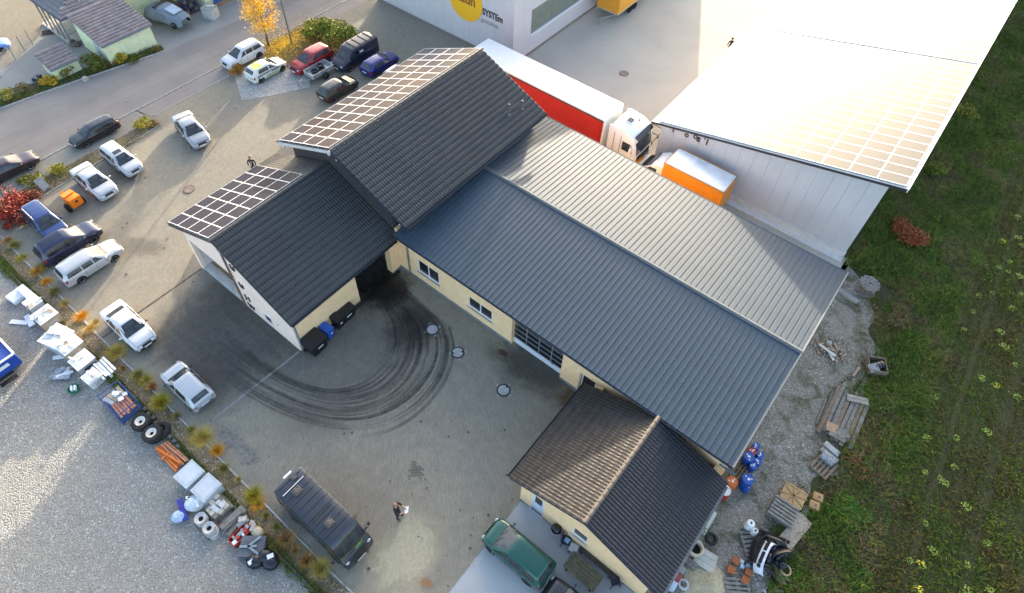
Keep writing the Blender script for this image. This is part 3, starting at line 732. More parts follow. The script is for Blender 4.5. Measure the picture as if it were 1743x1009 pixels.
MB().box(-26.38, -21.0, 9.0, 16.6, .0, .016).build('bay_floor', mat('oily bay floor', (.05, .045, .04), .7, var=.4, vscale=2), low)
b = MB().box(-24.6, -24.4, 13.3, 16.2, .016, .06).box(-23.2, -23.0, 13.3, 16.2, .016, .06); b.build('floor_rail', M_zinc, low)
for q in ((YG, 13.3), (16.15, 16.845)): MB().box(-21.32, -21.278, *q, 0, .13).build('plinth', M_plinth, low)
# porch kerb of pale slabs, corner post lining, floor
me = MB().box(0, 1.46, 0, .55, 0, .17).mesh('porch_slab', mat('pale porch slab', (.50, .50, .48), .7, var=.12, vscale=2), bevel=.012)
for i in range(3): inst('porch_slab', me, low, (-30.9+i*1.475, YG+.02, 0))
MB().box(-31.1, -26.71, 9.2, 16.8, 0, .01).build('porch_floor', mat('sunlit porch floor', (.52, .44, .27), .8, var=.2, vscale=2), low)  # beige tone carries the sunlight lying on this floor
MB().box(-31.15, -30.85, YG+.253, 13.6, 0, 3.05).build('porch_wall', mat('pale blue grey post', (.58, .60, .62), .7), low)
MB().cyl((-26.42, YG-.07, 0), (-26.42, YG-.07, 5.45), .055, n=10).build('downpipe', mat('brown downpipe', (.16, .12, .10), .5), low, smooth=40)
MB().box(-26.55, -26.29, YG-.16, YG-.002, 5.3, 5.55).build('floodlight', mat('lamp housing', (.55, .56, .56), .4), low)
MB().box(-23.0, -22.96, YG-.06, YG-.002, 1.2, 1.24).build('wall_hook', M_gut, low)
window(low, 'Y', YG-.07, -24.3, -23.55, .55, 1.3, 1, -1, False)
M_let = mat('dark brown letters', (.045, .03, .028), .5, var=0)
def text(parent, s, loc, size, M, m, ext=.02, name='letter', font_bold=0, sx=1.0):
    cu = bpy.data.curves.new(name, 'FONT'); cu.body = s; cu.size = size; cu.extrude = ext; cu.align_x = 'LEFT'; cu.offset = font_bold
    tmp = bpy.data.objects.new('tmp', cu); COL.objects.link(tmp)
    dg = bpy.context.evaluated_depsgraph_get(); me = bpy.data.meshes.new_from_object(tmp.evaluated_get(dg))
    bpy.data.objects.remove(tmp)
    me.transform(Matrix.Diagonal((sx, 1, 1, 1))); me.transform(M); me.materials.clear(); me.materials.append(m)
    o = inst(name, me, parent, loc); return o
WALL_Y = Matrix(((1,0,0,0),(0,0,-1,0),(0,1,0,0),(0,0,0,1)))      # text upright on a wall facing -Y
for s, x, z in (('U', -26.05, 4.05), ('U', -25.95, 2.45), ('J', -25.95, 1.25), ('I', -25.62, 1.25), ('W', -26.0, .35)):
    text(low, s, (x, YG-.03, z), .62, WALL_Y, M_let, .03, font_bold=.012)
gable_roof(low, LX0, LX1, LXR, LY0, LY1, LZE, LZR)
tiles('roof_tiles', low, (LX1+.05, LY0-.02, LZE-.02), (LX1+.05, LY1, LZE-.02), (LXR+.05, LY0-.02, LZR-.02), M_tile)
tiles('roof_tiles', low, (LX0-.05, LY1, LZE-.02), (LX0-.05, LY0-.02, LZE-.02), (LXR-.05, LY1, LZR-.02), mat('wing tile sunlit slope', (.085, .08, .075), .5, var=.22, vscale=2))  # slope facing the sun: sunlight put into a lighter tile colour
ridge_tiles(low, (LXR, LY0-.03, LZR+.05), (LXR, LY1-.0, LZR+.05), M_ridge)
s2 = Vector((LXR-LX0, 0, LZR-LZE)).normalized(); n2 = Vector((-s2.z, 0, s2.x))
solar(low, Vector((LX0, LY0+.05, LZE))+s2*.12, (0, 1, 0), s2, n2, 4, 7, .93, 1.47)
gutter(low, (LX1+.04, LY0, LZE-.06), (LX1+.04, LY1-.3, LZE-.06), (1, 0, 0)); gutter(low, (LX0-.04, LY0, LZE-.06), (LX0-.04, LY1, LZE-.06), (-1, 0, 0))
downpipe(low, -21.2, YG+.10, 0, 3.2)
b = MB()
for (xa, za, xb, zb) in ((LX0, LZE, LXR, LZR), (LX1, LZE, LXR, LZR)):
    b.add([(xa, LY0-.03, za+.03), (xb, LY0-.03, zb+.03), (xb, LY0+.01, zb+.03), (xa, LY0+.01, za+.03), (xa, LY0-.03, za-.18), (xb, LY0-.03, zb-.18), (xb, LY0+.01, zb-.18), (xa, LY0+.01, za-.18)], [(0,1,2,3),(4,5,1,0),(7,6,5,4),(4,0,3,7),(1,5,6,2)])
b.build('verge_board', M_gut, low)

# ---------------------------------------------------------------- small annex house
annex = thing('annex_house', 'small gabled annex house with dark tiles and cream gable beside the green car', 'building')
AX0, AX1, AXR, AY0, AY1, AZE, AZR = -6.65, 1.68, -2.48, 9.87, 16.42, 2.25, 3.85
b = MB(); YA = 10.0
wall_panel(b, 'Y', YA, -6.04, 1.15, 0, 2.2, [(-5.38, -4.62, 0, 2.1), (-2.93, -2.1, 1.2, 2.02)], .28)
za = lambda x: AZE-.17+(AZR-AZE)*(1-abs(x-AXR)/(AX1-AXR))
b.add([(-6.04, YA, 2.2), (1.15, YA, 2.2), (1.15, YA, za(1.15)), (AXR, YA, za(AXR)), (-6.04, YA, za(-6.04)), (-6.04, YA+.28, 2.2), (1.15, YA+.28, 2.2), (1.15, YA+.28, za(1.15)), (AXR, YA+.28, za(AXR)), (-6.04, YA+.28, za(-6.04))], [(0,1,2,3,4), (9,8,7,6,5), (0,4,9,5), (1,6,7,2)])
wall_panel(b, 'X', -6.04, YA+.282, 16.85, 0, 2.2, (), .28); wall_panel(b, 'X', 1.15, YA+.282, 16.85, 0, 2.2, (), -.28)
b.build('wall', M_cream, annex)
d = MB().box(-5.3, -4.7, YA+.08, YA+.14, .02, 2.0).build('door', mat('white door', (.72, .78, .86), .4), annex)
fr = MB().box(-5.38, -5.3, YA+.03, YA+.15, 0, 2.1).box(-4.7, -4.62, YA+.03, YA+.15, 0, 2.1).box(-5.3, -4.7, YA+.03, YA+.15, 2.0, 2.1); fr.build('door_frame', M_white, d)
MB().box(-5.2, -4.8, YA+.06, YA+.079, 1.1, 1.9).build('door_pane', M_glass, d)
MB().box(-5.42, -4.58, YA-.05, YA-.003, 0, .03).build('threshold', mat('threshold pale', (.62, .68, .74), .6), d)
window(annex, 'Y', YA, -2.93, -2.1, 1.2, 2.02, 1)
MB().box(-6.06, 1.17, YA-.018, YA-.001, 0, .12).build('plinth', M_plinth, annex)
gable_roof(annex, AX0, AX1, AXR, AY0, AY1, AZE, AZR, .14)
tiles('roof_tiles', annex, (AX1+.05, AY0-.02, AZE-.02), (AX1+.05, AY1, AZE-.02), (AXR+.05, AY0-.02, AZR-.02), mat('annex tile shaded slope', (.022, .024, .031), .5, var=.22, vscale=1.5, spec=.35), single=300)  # slope turned from the sun: shade put into a darker, bluer tile colour
tiles('roof_tiles', annex, (AX0-.05, AY1, AZE-.02), (AX0-.05, AY0-.02, AZE-.02), (AXR-.05, AY1, AZR-.02), mat('annex tile sunlit slope', (.044, .041, .040), .6, var=.2, vscale=2, spec=.25))  # same roof, sunward slope: sunlight put into a warmer, lighter colour
ridge_tiles(annex, (AXR, AY0-.03, AZR+.05), (AXR, AY1-.1, AZR+.05), mat('brown ridge tile', (.10, .082, .07), .7, var=.2))
gutter(annex, (AX0-.04, AY0, AZE-.06), (AX0-.04, AY1, AZE-.06), (-1, 0, 0)); gutter(annex, (AX1+.04, AY0, AZE-.06), (AX1+.04, AY1-.2, AZE-.06), (1, 0, 0), mat('pale gutter', (.30, .31, .32), .4))
b = MB()
for (xa, z0, xb, z1) in ((AX0, AZE, AXR, AZR), (AX1, AZE, AXR, AZR)):
    b.add([(xa, AY0-.03, z0+.03), (xb, AY0-.03, z1+.03), (xb, AY0+.01, z1+.03), (xa, AY0+.01, z0+.03), (xa, AY0-.03, z0-.15), (xb, AY0-.03, z1-.15), (xb, AY0+.01, z1-.15), (xa, AY0+.01, z0-.15)], [(0,1,2,3),(4,5,1,0),(7,6,5,4),(4,0,3,7),(1,5,6,2)])
b.build('verge_board', M_gut, annex)
b = MB()
for i in range(4): b.box(1.3+.12*i, 1.36+.12*i, 16.30, 16.36, 3.35, 3.42)
b.box(.95, 1.75, 16.36, 16.40, 3.30, 3.47); b.build('gutter_bracket', M_flash, annex)

# ---------------------------------------------------------------- white hall with single pitch roof
wh = thing('storage_hall', 'big grey panel hall with glaring white single pitch roof and solar panels', 'building')
rz_ = lambda x: 3.47 + (7.18-3.47)*(x+14.65)/(14.65+1.85)
XH0, XH1, YH = -13.9, .95, 36.6
npan = 15; pwid = (XH1-XH0)/npan
for i in range(npan):
    x0 = XH0+i*pwid; x1 = x0+pwid-.012
    MB().add([(x0, YH, .5), (x1, YH, .5), (x1, YH, rz_(x1)-.16), (x0, YH, rz_(x0)-.16), (x0, YH+.12, .5), (x1, YH+.12, .5), (x1, YH+.12, rz_(x1)-.16), (x0, YH+.12, rz_(x0)-.16)], [(0,1,2,3),(7,6,5,4),(0,4,5,1),(1,5,6,2),(2,6,7,3),(3,7,4,0)]).build('wall_panel', M_hallwall, wh)
MB().box(XH0-.04, XH1+.04, YH-.08, YH+.12, 0, .5).box(XH0-.2, XH1+.05, YH-.55, YH-.081, 0, .06).build('plinth', mat('white plinth', (.62, .62, .61), .8, var=.1), wh)
b = MB(); b.box(XH1-.12, XH1, YH+.122, 99, 0, 6.6); b.box(XH0, XH0+.12, YH+.122, 99, 0, 3.3); b.box(XH0, XH1, YH+.14, YH+.18, .4, 3.3); b.build('side_wall', M_hallwall, wh)
b = MB()
for y0, y1 in ((36.46, 52.60), (52.76, 99)):
    b = MB(); slab(b, (-14.68, y1, rz_(-14.68)), (-14.68, y0, rz_(-14.68)), (1.85, y0, rz_(1.85)), (1.85, y1, rz_(1.85)), .12)
    rb = b.build('roof', M_wsheet, wh)
    r = MB()
    for i in range(int((y1-y0)/.8)): 
        y = y0+.3+i*.8; r.add([(-14.6, y-.03, rz_(-14.6)+.002), (1.8, y-.03, rz_(1.8)+.002), (1.8, y, rz_(1.8)+.035), (-14.6, y, rz_(-14.6)+.035), (1.8, y+.03, rz_(1.8)+.002), (-14.6, y+.03, rz_(-14.6)+.002)], [(0,1,2,3),(3,2,4,5)])
    r.build('roof_rib', M_wsheet, rb)
b = MB(); slab(b, (-14.66, 52.76, rz_(-14.66)-.1), (-14.66, 52.6, rz_(-14.66)-.1), (1.83, 52.6, rz_(1.83)-.1), (1.83, 52.76, rz_(1.83)-.1), .05); b.build('roof_joint', M_gut, wh)
b = MB(); 
b.add([(-14.7, 36.42, rz_(-14.7)+.02), (1.87, 36.42, rz_(1.87)+.02), (1.87, 36.455, rz_(1.87)+.02), (-14.7, 36.455, rz_(-14.7)+.02), (-14.7, 36.42, rz_(-14.7)-.16), (1.87, 36.42, rz_(1.87)-.16), (1.87, 36.455, rz_(1.87)-.16), (-14.7, 36.455, rz_(-14.7)-.16)], [(0,1,2,3),(4,5,1,0),(7,6,5,4),(4,0,3,7),(1,5,6,2)])
b.build('verge_trim', M_gut, wh)
MB().box(1.855, 1.93, 36.43, 99, 6.98, 7.24).build('eave_trim', M_white, wh)
s3 = Vector((-1, 0, -(7.18-3.47)/16.5)).normalized(); n3 = Vector((s3.z, 0, -s3.x)); n3 = n3 if n3.z > 0 else -n3
M_cell2 = mat('glare paled cell', (.12, .115, .105), .2, var=.08, vscale=.4, spec=.28)  # paler than the other cells, sky glare put into the base colour
solar(wh, Vector((1.72, 36.62, rz_(1.72))), (0, 1, 0), s3, n3, 10, 17, .925, 1.62, M_cell2, off=.10)
solar(wh, Vector((1.72, 52.95, rz_(1.72))), (0, 1, 0), s3, n3, 10, 12, .925, 1.62, M_cell2, off=.10)
for s_, x, z, sz in (('I', -13.05, 3.45, .55), ('C', -12.1, 3.55, .4), ("'", -11.85, 3.45, .4), ('O', -11.45, 3.75, .42), ('S', -11.15, 3.62, .55), ('I', -10.65, 4.05, .4), ('l', -10.45, 3.7, .7)):
    text(wh, s_, (x, YH-.04, z-.1), sz, WALL_Y, M_let, .02, font_bold=.02)

# ---------------------------------------------------------------- showroom building with the round logo
ms = thing('showroom_building', 'grey metal clad building with yellow round logo and dark lettering', 'building')
MX0, MX1, MY, MZ = -46.4, -29.62, 39.05, 8.2
for i in range(17):
    x0 = MX0+i*(MX1-MX0)/17; x1 = MX0+(i+1)*(MX1-MX0)/17-.01
    MB().box(x0, x1, MY, MY+.12, 0.25, MZ).build('wall_panel', M_hallwall, ms)
hw = [(41.5, 58, 2.0, 4.3)]
b = MB(); wall_panel(b, 'X', MX1, MY+.001, 75, .25, MZ, hw, -.14); b.box(MX0, MX0+.12, MY+.121, 75, 0, MZ); b.build('side_wall', M_hallwall, ms)
MB().box(MX0, MX1-.13, MY+.13, 75, MZ-.3, MZ-.1).build('roof', mat('flat roof', (.3, .3, .3), .8), ms)
MB().box(MX0-.03, MX1+.03, MY-.03, MY-.001, 0, .25).box(MX1+.001, MX1+.03, MY, 75, 0, .25).build('plinth', mat('brown base flashing', (.22, .19, .17), .7), ms)
w_ = MB().box(MX1-.10, MX1-.04, 41.5, 58, 2.0, 2.1).box(MX1-.10, MX1-.04, 41.5, 58, 4.2, 4.3).box(MX1-.10, MX1-.04, 49.7, 49.8, 2.1, 4.2).box(MX1-.10, MX1-.04, 41.5, 41.6, 2.1, 4.2).build('ribbon_window', M_flash, ms)
MB().box(MX1-.085, MX1-.07, 41.6, 57.9, 2.1, 4.2).build('pane', mat('green grey glazing', (.17, .20, .165), .15, var=.12, vscale=1.2), w_)
MB().box(MX1-.05, MX1+.18, 41.4, 58.1, 1.93, 1.995).build('sill', M_white, w_)
ld = MB().prism([(1.9*math.cos(a), 1.9*math.sin(a)) for a in [2*math.pi*i/48 for i in range(48)]], 0, .05, Matrix.Translation((-34.95, MY-.002, 4.3)) @ WALL_Y)
ld.build('logo_disc', mat('yellow logo disc', (.85, .48, .02), .5, var=.03), ms)
text(ms, 'maun', (-36.35, MY-.075, 4.05), 1.28, WALL_Y, mat('brown logo letters', (.28, .13, .03), .5, var=0), .02, 'logo_letters', .02, .92)
text(ms, 'SYSTEm', (-33.02, MY-.03, 3.72), .84, WALL_Y, mat('charcoal letters', (.07, .065, .07), .5, var=0), .02, 'sign_letters', .02, .78)
text(ms, 'gestaltet', (-33.2, MY-.03, 3.0), .62, WALL_Y, mat('grey script letters', (.33, .34, .33), .5, var=0), .015, 'sign_letters', 0, .9)
MB().box(-29.615, -29.56, 39.9, 40.0, 1.5, 1.6).build('wall_lamp', M_white, ms)

# ---------------------------------------------------------------- neighbours on the far side of the road
M_green = mat('pale green render', (.76, .81, .53), .85, var=.06, vscale=1.5, dirt=.15)
def shed(name, label, x0, x1, y0, y1, hl, hh, m, over=.25):
    """lean-to garage: wall box and tiled roof rising to -x"""
    t = thing(name, label, 'garage'); b = MB()
    b.box(x0, x1, y0, y1, 0, hl); b.add([(x0, y0, hl), (x1, y0, hl), (x0, y0, hh), (x0, y1, hl), (x1, y1, hl), (x0, y1, hh)], [(0,1,2),(5,4,3),(1,4,5,2),(0,2,5,3)])
    b.build('wall', m, t)
    k = (hh-hl)/(x1-x0)
    p0, p1, p3 = (x1+over, y0-.2, hl-over*k+.1), (x1+over, y1+.15, hl-over*k+.1), (x0-.1, y0-.2, hh+.1+.1*k)
    bb = MB(); slab(bb, p0, p1, (p3[0], p1[1], p3[2]), p3, .1); bb.build('roof_deck', mat('grey eave', (.3, .31, .33), .6), t)
    tiles('roof_tiles', t, p0, p1, p3, M_tileb, .31, .36)
    gutter(t, (x1+over, y0-.2, hl-over*k+.04), (x1+over, y1+.15, hl-over*k+.04), (1, 0, 0), M_flash, .05)
    return t
g1 = shed('tiled_garage', 'larger pale green garage with brown tiled lean-to roof across the road', -59.9, -55.55, 16.65, 20.95, 1.95, 2.9, M_green)
MB().box(-57.2, -56.4, 16.60, 16.648, 0, 1.7).build('door', mat('grey shed door', (.42, .46, .5), .6), g1)
shed('tiled_shed', 'smaller pale green shed with brown tiled roof beside the fence', -58.7, -56.9, 12.65, 14.75, 1.15, 1.65, M_green)
house = thing('neighbour_house', 'house corner with grey tiled hipped roof and open timber porch at the top left', 'building')
HX, HY, HZ = -59.9, 15.9, 2.9
b = MB(); b.box(-66, HX-.7, 19.2, 30, 0, HZ-.1); b.box(-61.6, HX-.7, 17.6, 19.19, 0, HZ-.1); b.build('wall', M_green, house)
hx0, hxr = -66.6, -63.2; k = .42
zr = HZ + k*(HX-hxr)
b = MB(); slab(b, (HX, HY, HZ), (HX, 31, HZ), (hxr, 31, zr), (hxr, HY+3.3, zr), .15); slab(b, (hx0, HY, HZ), (HX, HY, HZ), (hxr, HY+3.3, zr), (hxr-.01, HY+3.3, zr), .15); slab(b, (hx0, 31, HZ), (hx0, HY, HZ), (hxr, HY+3.3, zr), (hxr, 31, zr), .15); b.build('roof_deck', mat('slate roof', (.12, .125, .14), .5, var=.2), house)
tiles('roof_tiles', house, (HX, HY, HZ+.01), (HX, 31, HZ+.01), (hxr, HY, zr+.01), M_tileb, .31, .36, clip=lambda p: p.y > HY + (HX-p.x) - .05)
b = MB()
for i in range(9): 
    f = i/9; b.rbox(((hx0+f*3.4+HX-f*3.3)/2, HY+f*3.3, HZ+k*f*3.3+.03), (HX-f*3.3-hx0-f*3.4, .04, .03), 0)
b.build('roof_courses', mat('slate course', (.07, .075, .09), .5), house)
gutter(house, (HX, HY, HZ-.05), (HX, 31, HZ-.05), (1, 0, 0), M_flash, .06); gutter(house, (hx0, HY, HZ-.05), (HX, HY, HZ-.05), (0, -1, 0), M_flash, .06)
rw = MB().rbox((-61.4, 18.6, HZ+k*1.5+.1), (1.3, .8, .10), 0, 0, math.atan(k)).build('roof_window', mat('white roof window', (.85, .87, .92), .2), house)
MB().box(-66, -60.9, 15.95, 19.19, 0, .18).build('terrace', mat('terrace slab', (.42, .40, .37), .8, var=.15), house)
me = MB().box(-.05, .05, -.05, .05, .18, HZ-.1).mesh('porch_post', mat('grey post', (.22, .23, .22), .6))
for x, y in ((-65.2, 16.1), (-64.2, 16.1), (-63.1, 16.1), (-62.1, 16.1), (-61.0, 16.1), (-61.0, 17.4)): inst('porch_post', me, house, (x, y, 0))
b = MB().cyl((-65.2, 16.1, .95), (-61.0, 16.1, .95), .03, n=6).cyl((-61, 16.1, .95), (-61, 17.4, .95), .03, n=6); b.build('porch_rail', M_zinc, house)
# blue clad shop at the top edge
shop = thing('blue_hall', 'long building edge with bright blue wall band behind the yellow tree', 'building')
MB().box(-64, -57.0, 27.2, 60, 0, 4.0).build('wall', M_green, shop); MB().box(-56.99, -56.7, 28.0, 60, .45, 2.6).build('blue_band', mat('blue cladding', (.02, .10, .42), .45), shop); MB().box(-56.99, -56.75, 27.9, 60, 0, .44).build('plinth', mat('brown plinth', (.25, .17, .11), .8), shop)
MB().box(-64.3, -56.5, 27.0, 60, 4.0, 4.25).build('roof', mat('flat roof dark', (.2, .2, .2), .8), shop)
# ================================================================ vehicles
M_tyre = mat('tyre rubber', (.018, .018, .019), .85, var=.2, vscale=10)
M_rim = mat('alloy rim', (.42, .43, .44), .3, metal=.8, var=.05)
M_arch = mat('wheel arch black', (.008, .008, .009), .9, var=0)
M_trim = mat('black trim', (.018, .018, .02), .55, var=.1)
M_carglass = mat('car glass', (.055, .060, .066), .05, spec=.7, vscale=1.9, c2=(.008, .011, .015))
M_lamp = mat('headlamp glass', (.40, .42, .44), .08, var=.05, spec=.9)
M_tail = mat('tail lamp red', (.28, .012, .012), .15, var=.08, spec=.8)
M_plate = mat('number plate', (.75, .75, .73), .5, var=0)
M_under = mat('car underside', (.012, .012, .012), .9, var=0)
M_amb = mat('amber lens', (.6, .22, .02), .2, var=0)
def paint(name, c, rough=.32, metal=.0, coat=.7): return mat('paint '+name, c, rough, metal, .035, 1.2, coat=coat, dirt=.05)

# control sections from tail to nose: x, z_bottom, z_belt, z_top, half width, half roof width  (x in halves of the length; z in metres; widths in halves of the width)
T = {}
T['sedan'] = dict(L=4.6, W=1.76, wb=2.72, fr=.84, sec=[(-1,.38,.62,.64,.70,.60),(-.985,.32,.84,.87,.84,.72),(-.95,.24,.93,.97,.92,.80),(-.70,.20,.95,1.0,.985,.80),(-.66,.20,.95,1.03,.99,.79),(-.36,.19,.95,1.37,1,.70),(-.15,.19,.945,1.43,1,.72),(.10,.19,.94,1.40,1,.71),(.15,.19,.935,1.36,1,.70),(.44,.20,.91,1.0,.99,.80),(.50,.20,.89,.94,.985,.80),(.80,.21,.79,.86,.95,.78),(.94,.25,.69,.74,.87,.72),(.985,.30,.58,.62,.76,.64),(1,.36,.5,.53,.62,.54)],
    ws=(.49,.145), rw=(-.70,-.365), side=[(.03,.36,.03,.17),(-.33,.00,-.33,.0),(-.55,-.36,-.40,-.36)])
T['wagon'] = dict(L=4.55, W=1.77, wb=2.58, fr=.83, sec=[(-1,.36,.66,.68,.76,.64),(-.985,.28,.92,.96,.90,.72),(-.96,.22,.96,1.02,.94,.72),(-.88,.20,.965,1.40,.97,.70),(-.80,.20,.965,1.445,.985,.72),(-.4,.19,.96,1.48,1,.73),(-.1,.19,.95,1.48,1,.73),(.08,.19,.945,1.45,1,.72),(.14,.19,.94,1.41,1,.71),(.43,.20,.91,1.02,.99,.80),(.49,.20,.89,.95,.985,.80),(.80,.21,.80,.87,.95,.78),(.94,.25,.70,.75,.87,.72),(.985,.30,.58,.62,.76,.64),(1,.36,.5,.53,.62,.54)],
    ws=(.48,.135), rw=(-.965,-.872), side=[(.03,.345,.03,.15),(-.34,.0,-.34,.0),(-.84,-.37,-.80,-.37)])
T['hatch'] = dict(L=3.95, W=1.69, wb=2.45, fr=.80, sec=[(-1,.36,.66,.68,.78,.66),(-.985,.28,.90,.94,.92,.72),(-.95,.22,.94,1.02,.95,.74),(-.80,.20,.945,1.36,.98,.70),(-.70,.20,.945,1.41,.99,.72),(-.3,.19,.94,1.44,1,.73),(0.0,.19,.93,1.43,1,.73),(.08,.19,.925,1.40,1,.72),(.13,.19,.92,1.36,1,.71),(.43,.20,.90,1.0,.99,.80),(.50,.20,.88,.94,.985,.80),(.80,.21,.78,.86,.95,.78),(.94,.25,.68,.73,.87,.72),(.985,.30,.58,.62,.76,.64),(1,.36,.5,.53,.62,.54)],
    ws=(.485,.125), rw=(-.95,-.795), side=[(-.02,.345,-.02,.14),(-.66,-.07,-.58,-.07)])
T['suv'] = dict(L=4.5, W=1.85, wb=2.65, fr=.78, sec=[(-1,.44,.78,.80,.80,.68),(-.985,.34,1.04,1.08,.93,.74),(-.96,.30,1.1,1.17,.96,.74),(-.87,.28,1.11,1.58,.98,.71),(-.78,.27,1.11,1.66,.99,.74),(-.3,.27,1.10,1.70,1,.75),(-.05,.27,1.09,1.69,1,.75),(.08,.27,1.085,1.65,1,.74),(.14,.27,1.08,1.59,1,.73),(.43,.28,1.05,1.18,.99,.80),(.49,.28,1.03,1.1,.985,.81),(.80,.29,.95,1.02,.96,.80),(.94,.32,.82,.88,.89,.74),(.985,.38,.70,.74,.80,.66),(1,.44,.6,.63,.66,.56)],
    ws=(.48,.13), rw=(-.968,-.868), side=[(.03,.345,.03,.15),(-.36,.0,-.36,.0),(-.82,-.39,-.76,-.39)])
T['mpv'] = dict(L=4.25, W=1.78, wb=2.6, fr=.80, sec=[(-1,.40,.72,.74,.78,.66),(-.985,.30,1.0,1.04,.92,.74),(-.95,.24,1.06,1.14,.95,.76),(-.84,.22,1.06,1.50,.98,.70),(-.76,.21,1.06,1.57,.99,.72),(-.3,.21,1.04,1.62,1,.74),(0,.21,1.02,1.62,1,.74),(.12,.21,1.01,1.58,1,.73),(.18,.21,1.0,1.53,1,.72),(.55,.22,.95,1.06,.985,.82),(.61,.22,.93,.99,.98,.82),(.82,.24,.83,.90,.95,.76),(.94,.28,.72,.77,.87,.68),(.985,.33,.62,.66,.75,.58),(1,.38,.55,.58,.60,.46)],
    ws=(.585,.175), rw=(-.945,-.85), side=[(.08,.46,.08,.18),(-.34,.05,-.34,.05),(-.80,-.37,-.74,-.37)])
T['van'] = dict(L=4.95, W=1.98, wb=2.95, fr=.80, sec=[(-1,.45,1.0,1.03,.90,.80),(-.99,.35,1.18,1.9,.95,.84),(-.975,.32,1.2,1.98,.98,.87),(-.9,.32,1.2,2.03,.99,.88),(-.4,.32,1.2,2.05,1,.88),(.1,.32,1.2,2.04,1,.87),(.30,.32,1.19,1.98,1,.85),(.36,.32,1.18,1.90,1,.84),(.66,.33,1.13,1.26,.985,.85),(.71,.33,1.11,1.17,.98,.84),(.86,.34,1.0,1.06,.94,.80),(.95,.36,.84,.9,.88,.74),(.988,.42,.7,.74,.80,.66),(1,.46,.62,.65,.70,.58)],
    ws=(.70,.33), rw=(-.992,-.977), side=[(.28,.60,.28,.36),(-.10,.24,-.10,.24)])
T['camper'] = dict(L=5.3, W=1.9, wb=3.1, fr=.90, sec=[(-1,.5,1.15,1.2,.92,.80),(-.99,.38,1.3,2.2,.97,.86),(-.97,.34,1.3,2.32,.99,.9),(-.9,.34,1.3,2.37,1,.91),(-.3,.34,1.3,2.39,1,.91),(.4,.34,1.3,2.38,1,.91),(.58,.34,1.29,2.32,1,.89),(.66,.34,1.28,2.2,1,.87),(.86,.35,1.22,1.36,.985,.88),(.90,.35,1.19,1.27,.98,.87),(.955,.36,1.05,1.12,.96,.84),(.985,.4,.8,.86,.93,.8),(1,.46,.64,.68,.86,.74)],
    ws=(.885,.625), rw=(-.992,-.972), side=[(.50,.80,.50,.64),(-.1,.42,-.1,.42),(-.85,-.18,-.85,-.18)])

class Shell:
    def __init__(s, t):
        s.t = t; s.L, s.W = t['L'], t['W']; s.A = np.array(t['sec'], float)
        s.x = s.A[:, 0]*s.L/2
    def at(s, x):
        r = [np.interp(x, s.x, s.A[:, i]) for i in range(1, 6)]
        zb, ze, zt, w, wt = r; return zb, ze, zt, w*s.W/2, wt*s.W/2
    def section(s, x):
        zb, ze, zt, w, wt = s.at(x)
        h = min(1, max(0, (zt-ze)/.42)); cr = .012+.055*h
        wt2 = min(wt, w*.95); p5 = (w*.955, ze); p7 = (wt2, zt-cr)
        mid = ((p5[0]*.48+p7[0]*.52)+.018*h, (p5[1]+p7[1])/2)
        return [(0, zb), (w*.86, zb), (w*.975, zb+.10*(ze-zb)), (w, zb+.42*(ze-zb)), (w*.995, zb+.72*(ze-zb)), (w*.985, ze-.045*(ze-zb)/.7), p5,
                mid, p7, (wt2*.86, zt-cr*.32), (wt2*.45, zt-cr*.06), (0, zt)]
    def body(s, nsub=5):
        xs = []
        for a, b in zip(s.x[:-1], s.x[1:]):
            k = 1 if b-a < .1 else (2 if b-a < .4 else 4)
            xs += [a+(b-a)*i/k for i in range(k)]
        xs.append(s.x[-1]); P = []
        for x in xs:
            q = s.section(x); P.append([(x, -y, z) for y, z in q] + [(x, y, z) for y, z in q[-2:0:-1]])
        n = len(P[0]); b = MB(); vs = [p for r in P for p in r]; fs = []
        for i in range(len(P)-1):
            for j in range(n): fs.append((i*n+j, (i+1)*n+j, (i+1)*n+(j+1) % n, i*n+(j+1) % n))
        fs.append(tuple(range(n))[::-1]); m = (len(P)-1)*n; fs.append(tuple(range(m, m+n)))
        return b.add(vs, fs)
    def side(s, x, f, sgn, off=.007):
        q = s.section(x); a, m, c = q[6], q[7], q[8]
        y, z = ((a[0]+(m[0]-a[0])*f*2, a[1]+(m[1]-a[1])*f*2) if f < .5 else (m[0]+(c[0]-m[0])*(f-.5)*2, m[1]+(c[1]-m[1])*(f-.5)*2))
        return (x, sgn*(y+off), z+off*.3)
    def top(s, x, k, off=.008, dz=.7):
        q = s.section(x)[8:]; y = abs(k)*q[0][0]
        ys = [p[0] for p in q][::-1]; zs = [p[1] for p in q][::-1]
        sx = 1 if x > 0 else -1
        return (x+sx*off*.7, math.copysign(y, k) if k else 0, float(np.interp(y, ys, zs))+off*dz)
    def flank(s, x, zf, sgn, off=.006):
        """point on the lower body side, zf 0..1 from sill to belt"""
        q = s.section(x)[1:7]; zs = [p[1] for p in q]; z = zs[0]+(zs[-1]-zs[0])*zf
        return (x, sgn*(float(np.interp(z, zs, [p[0] for p in q]))+off), z)
_cm = {}
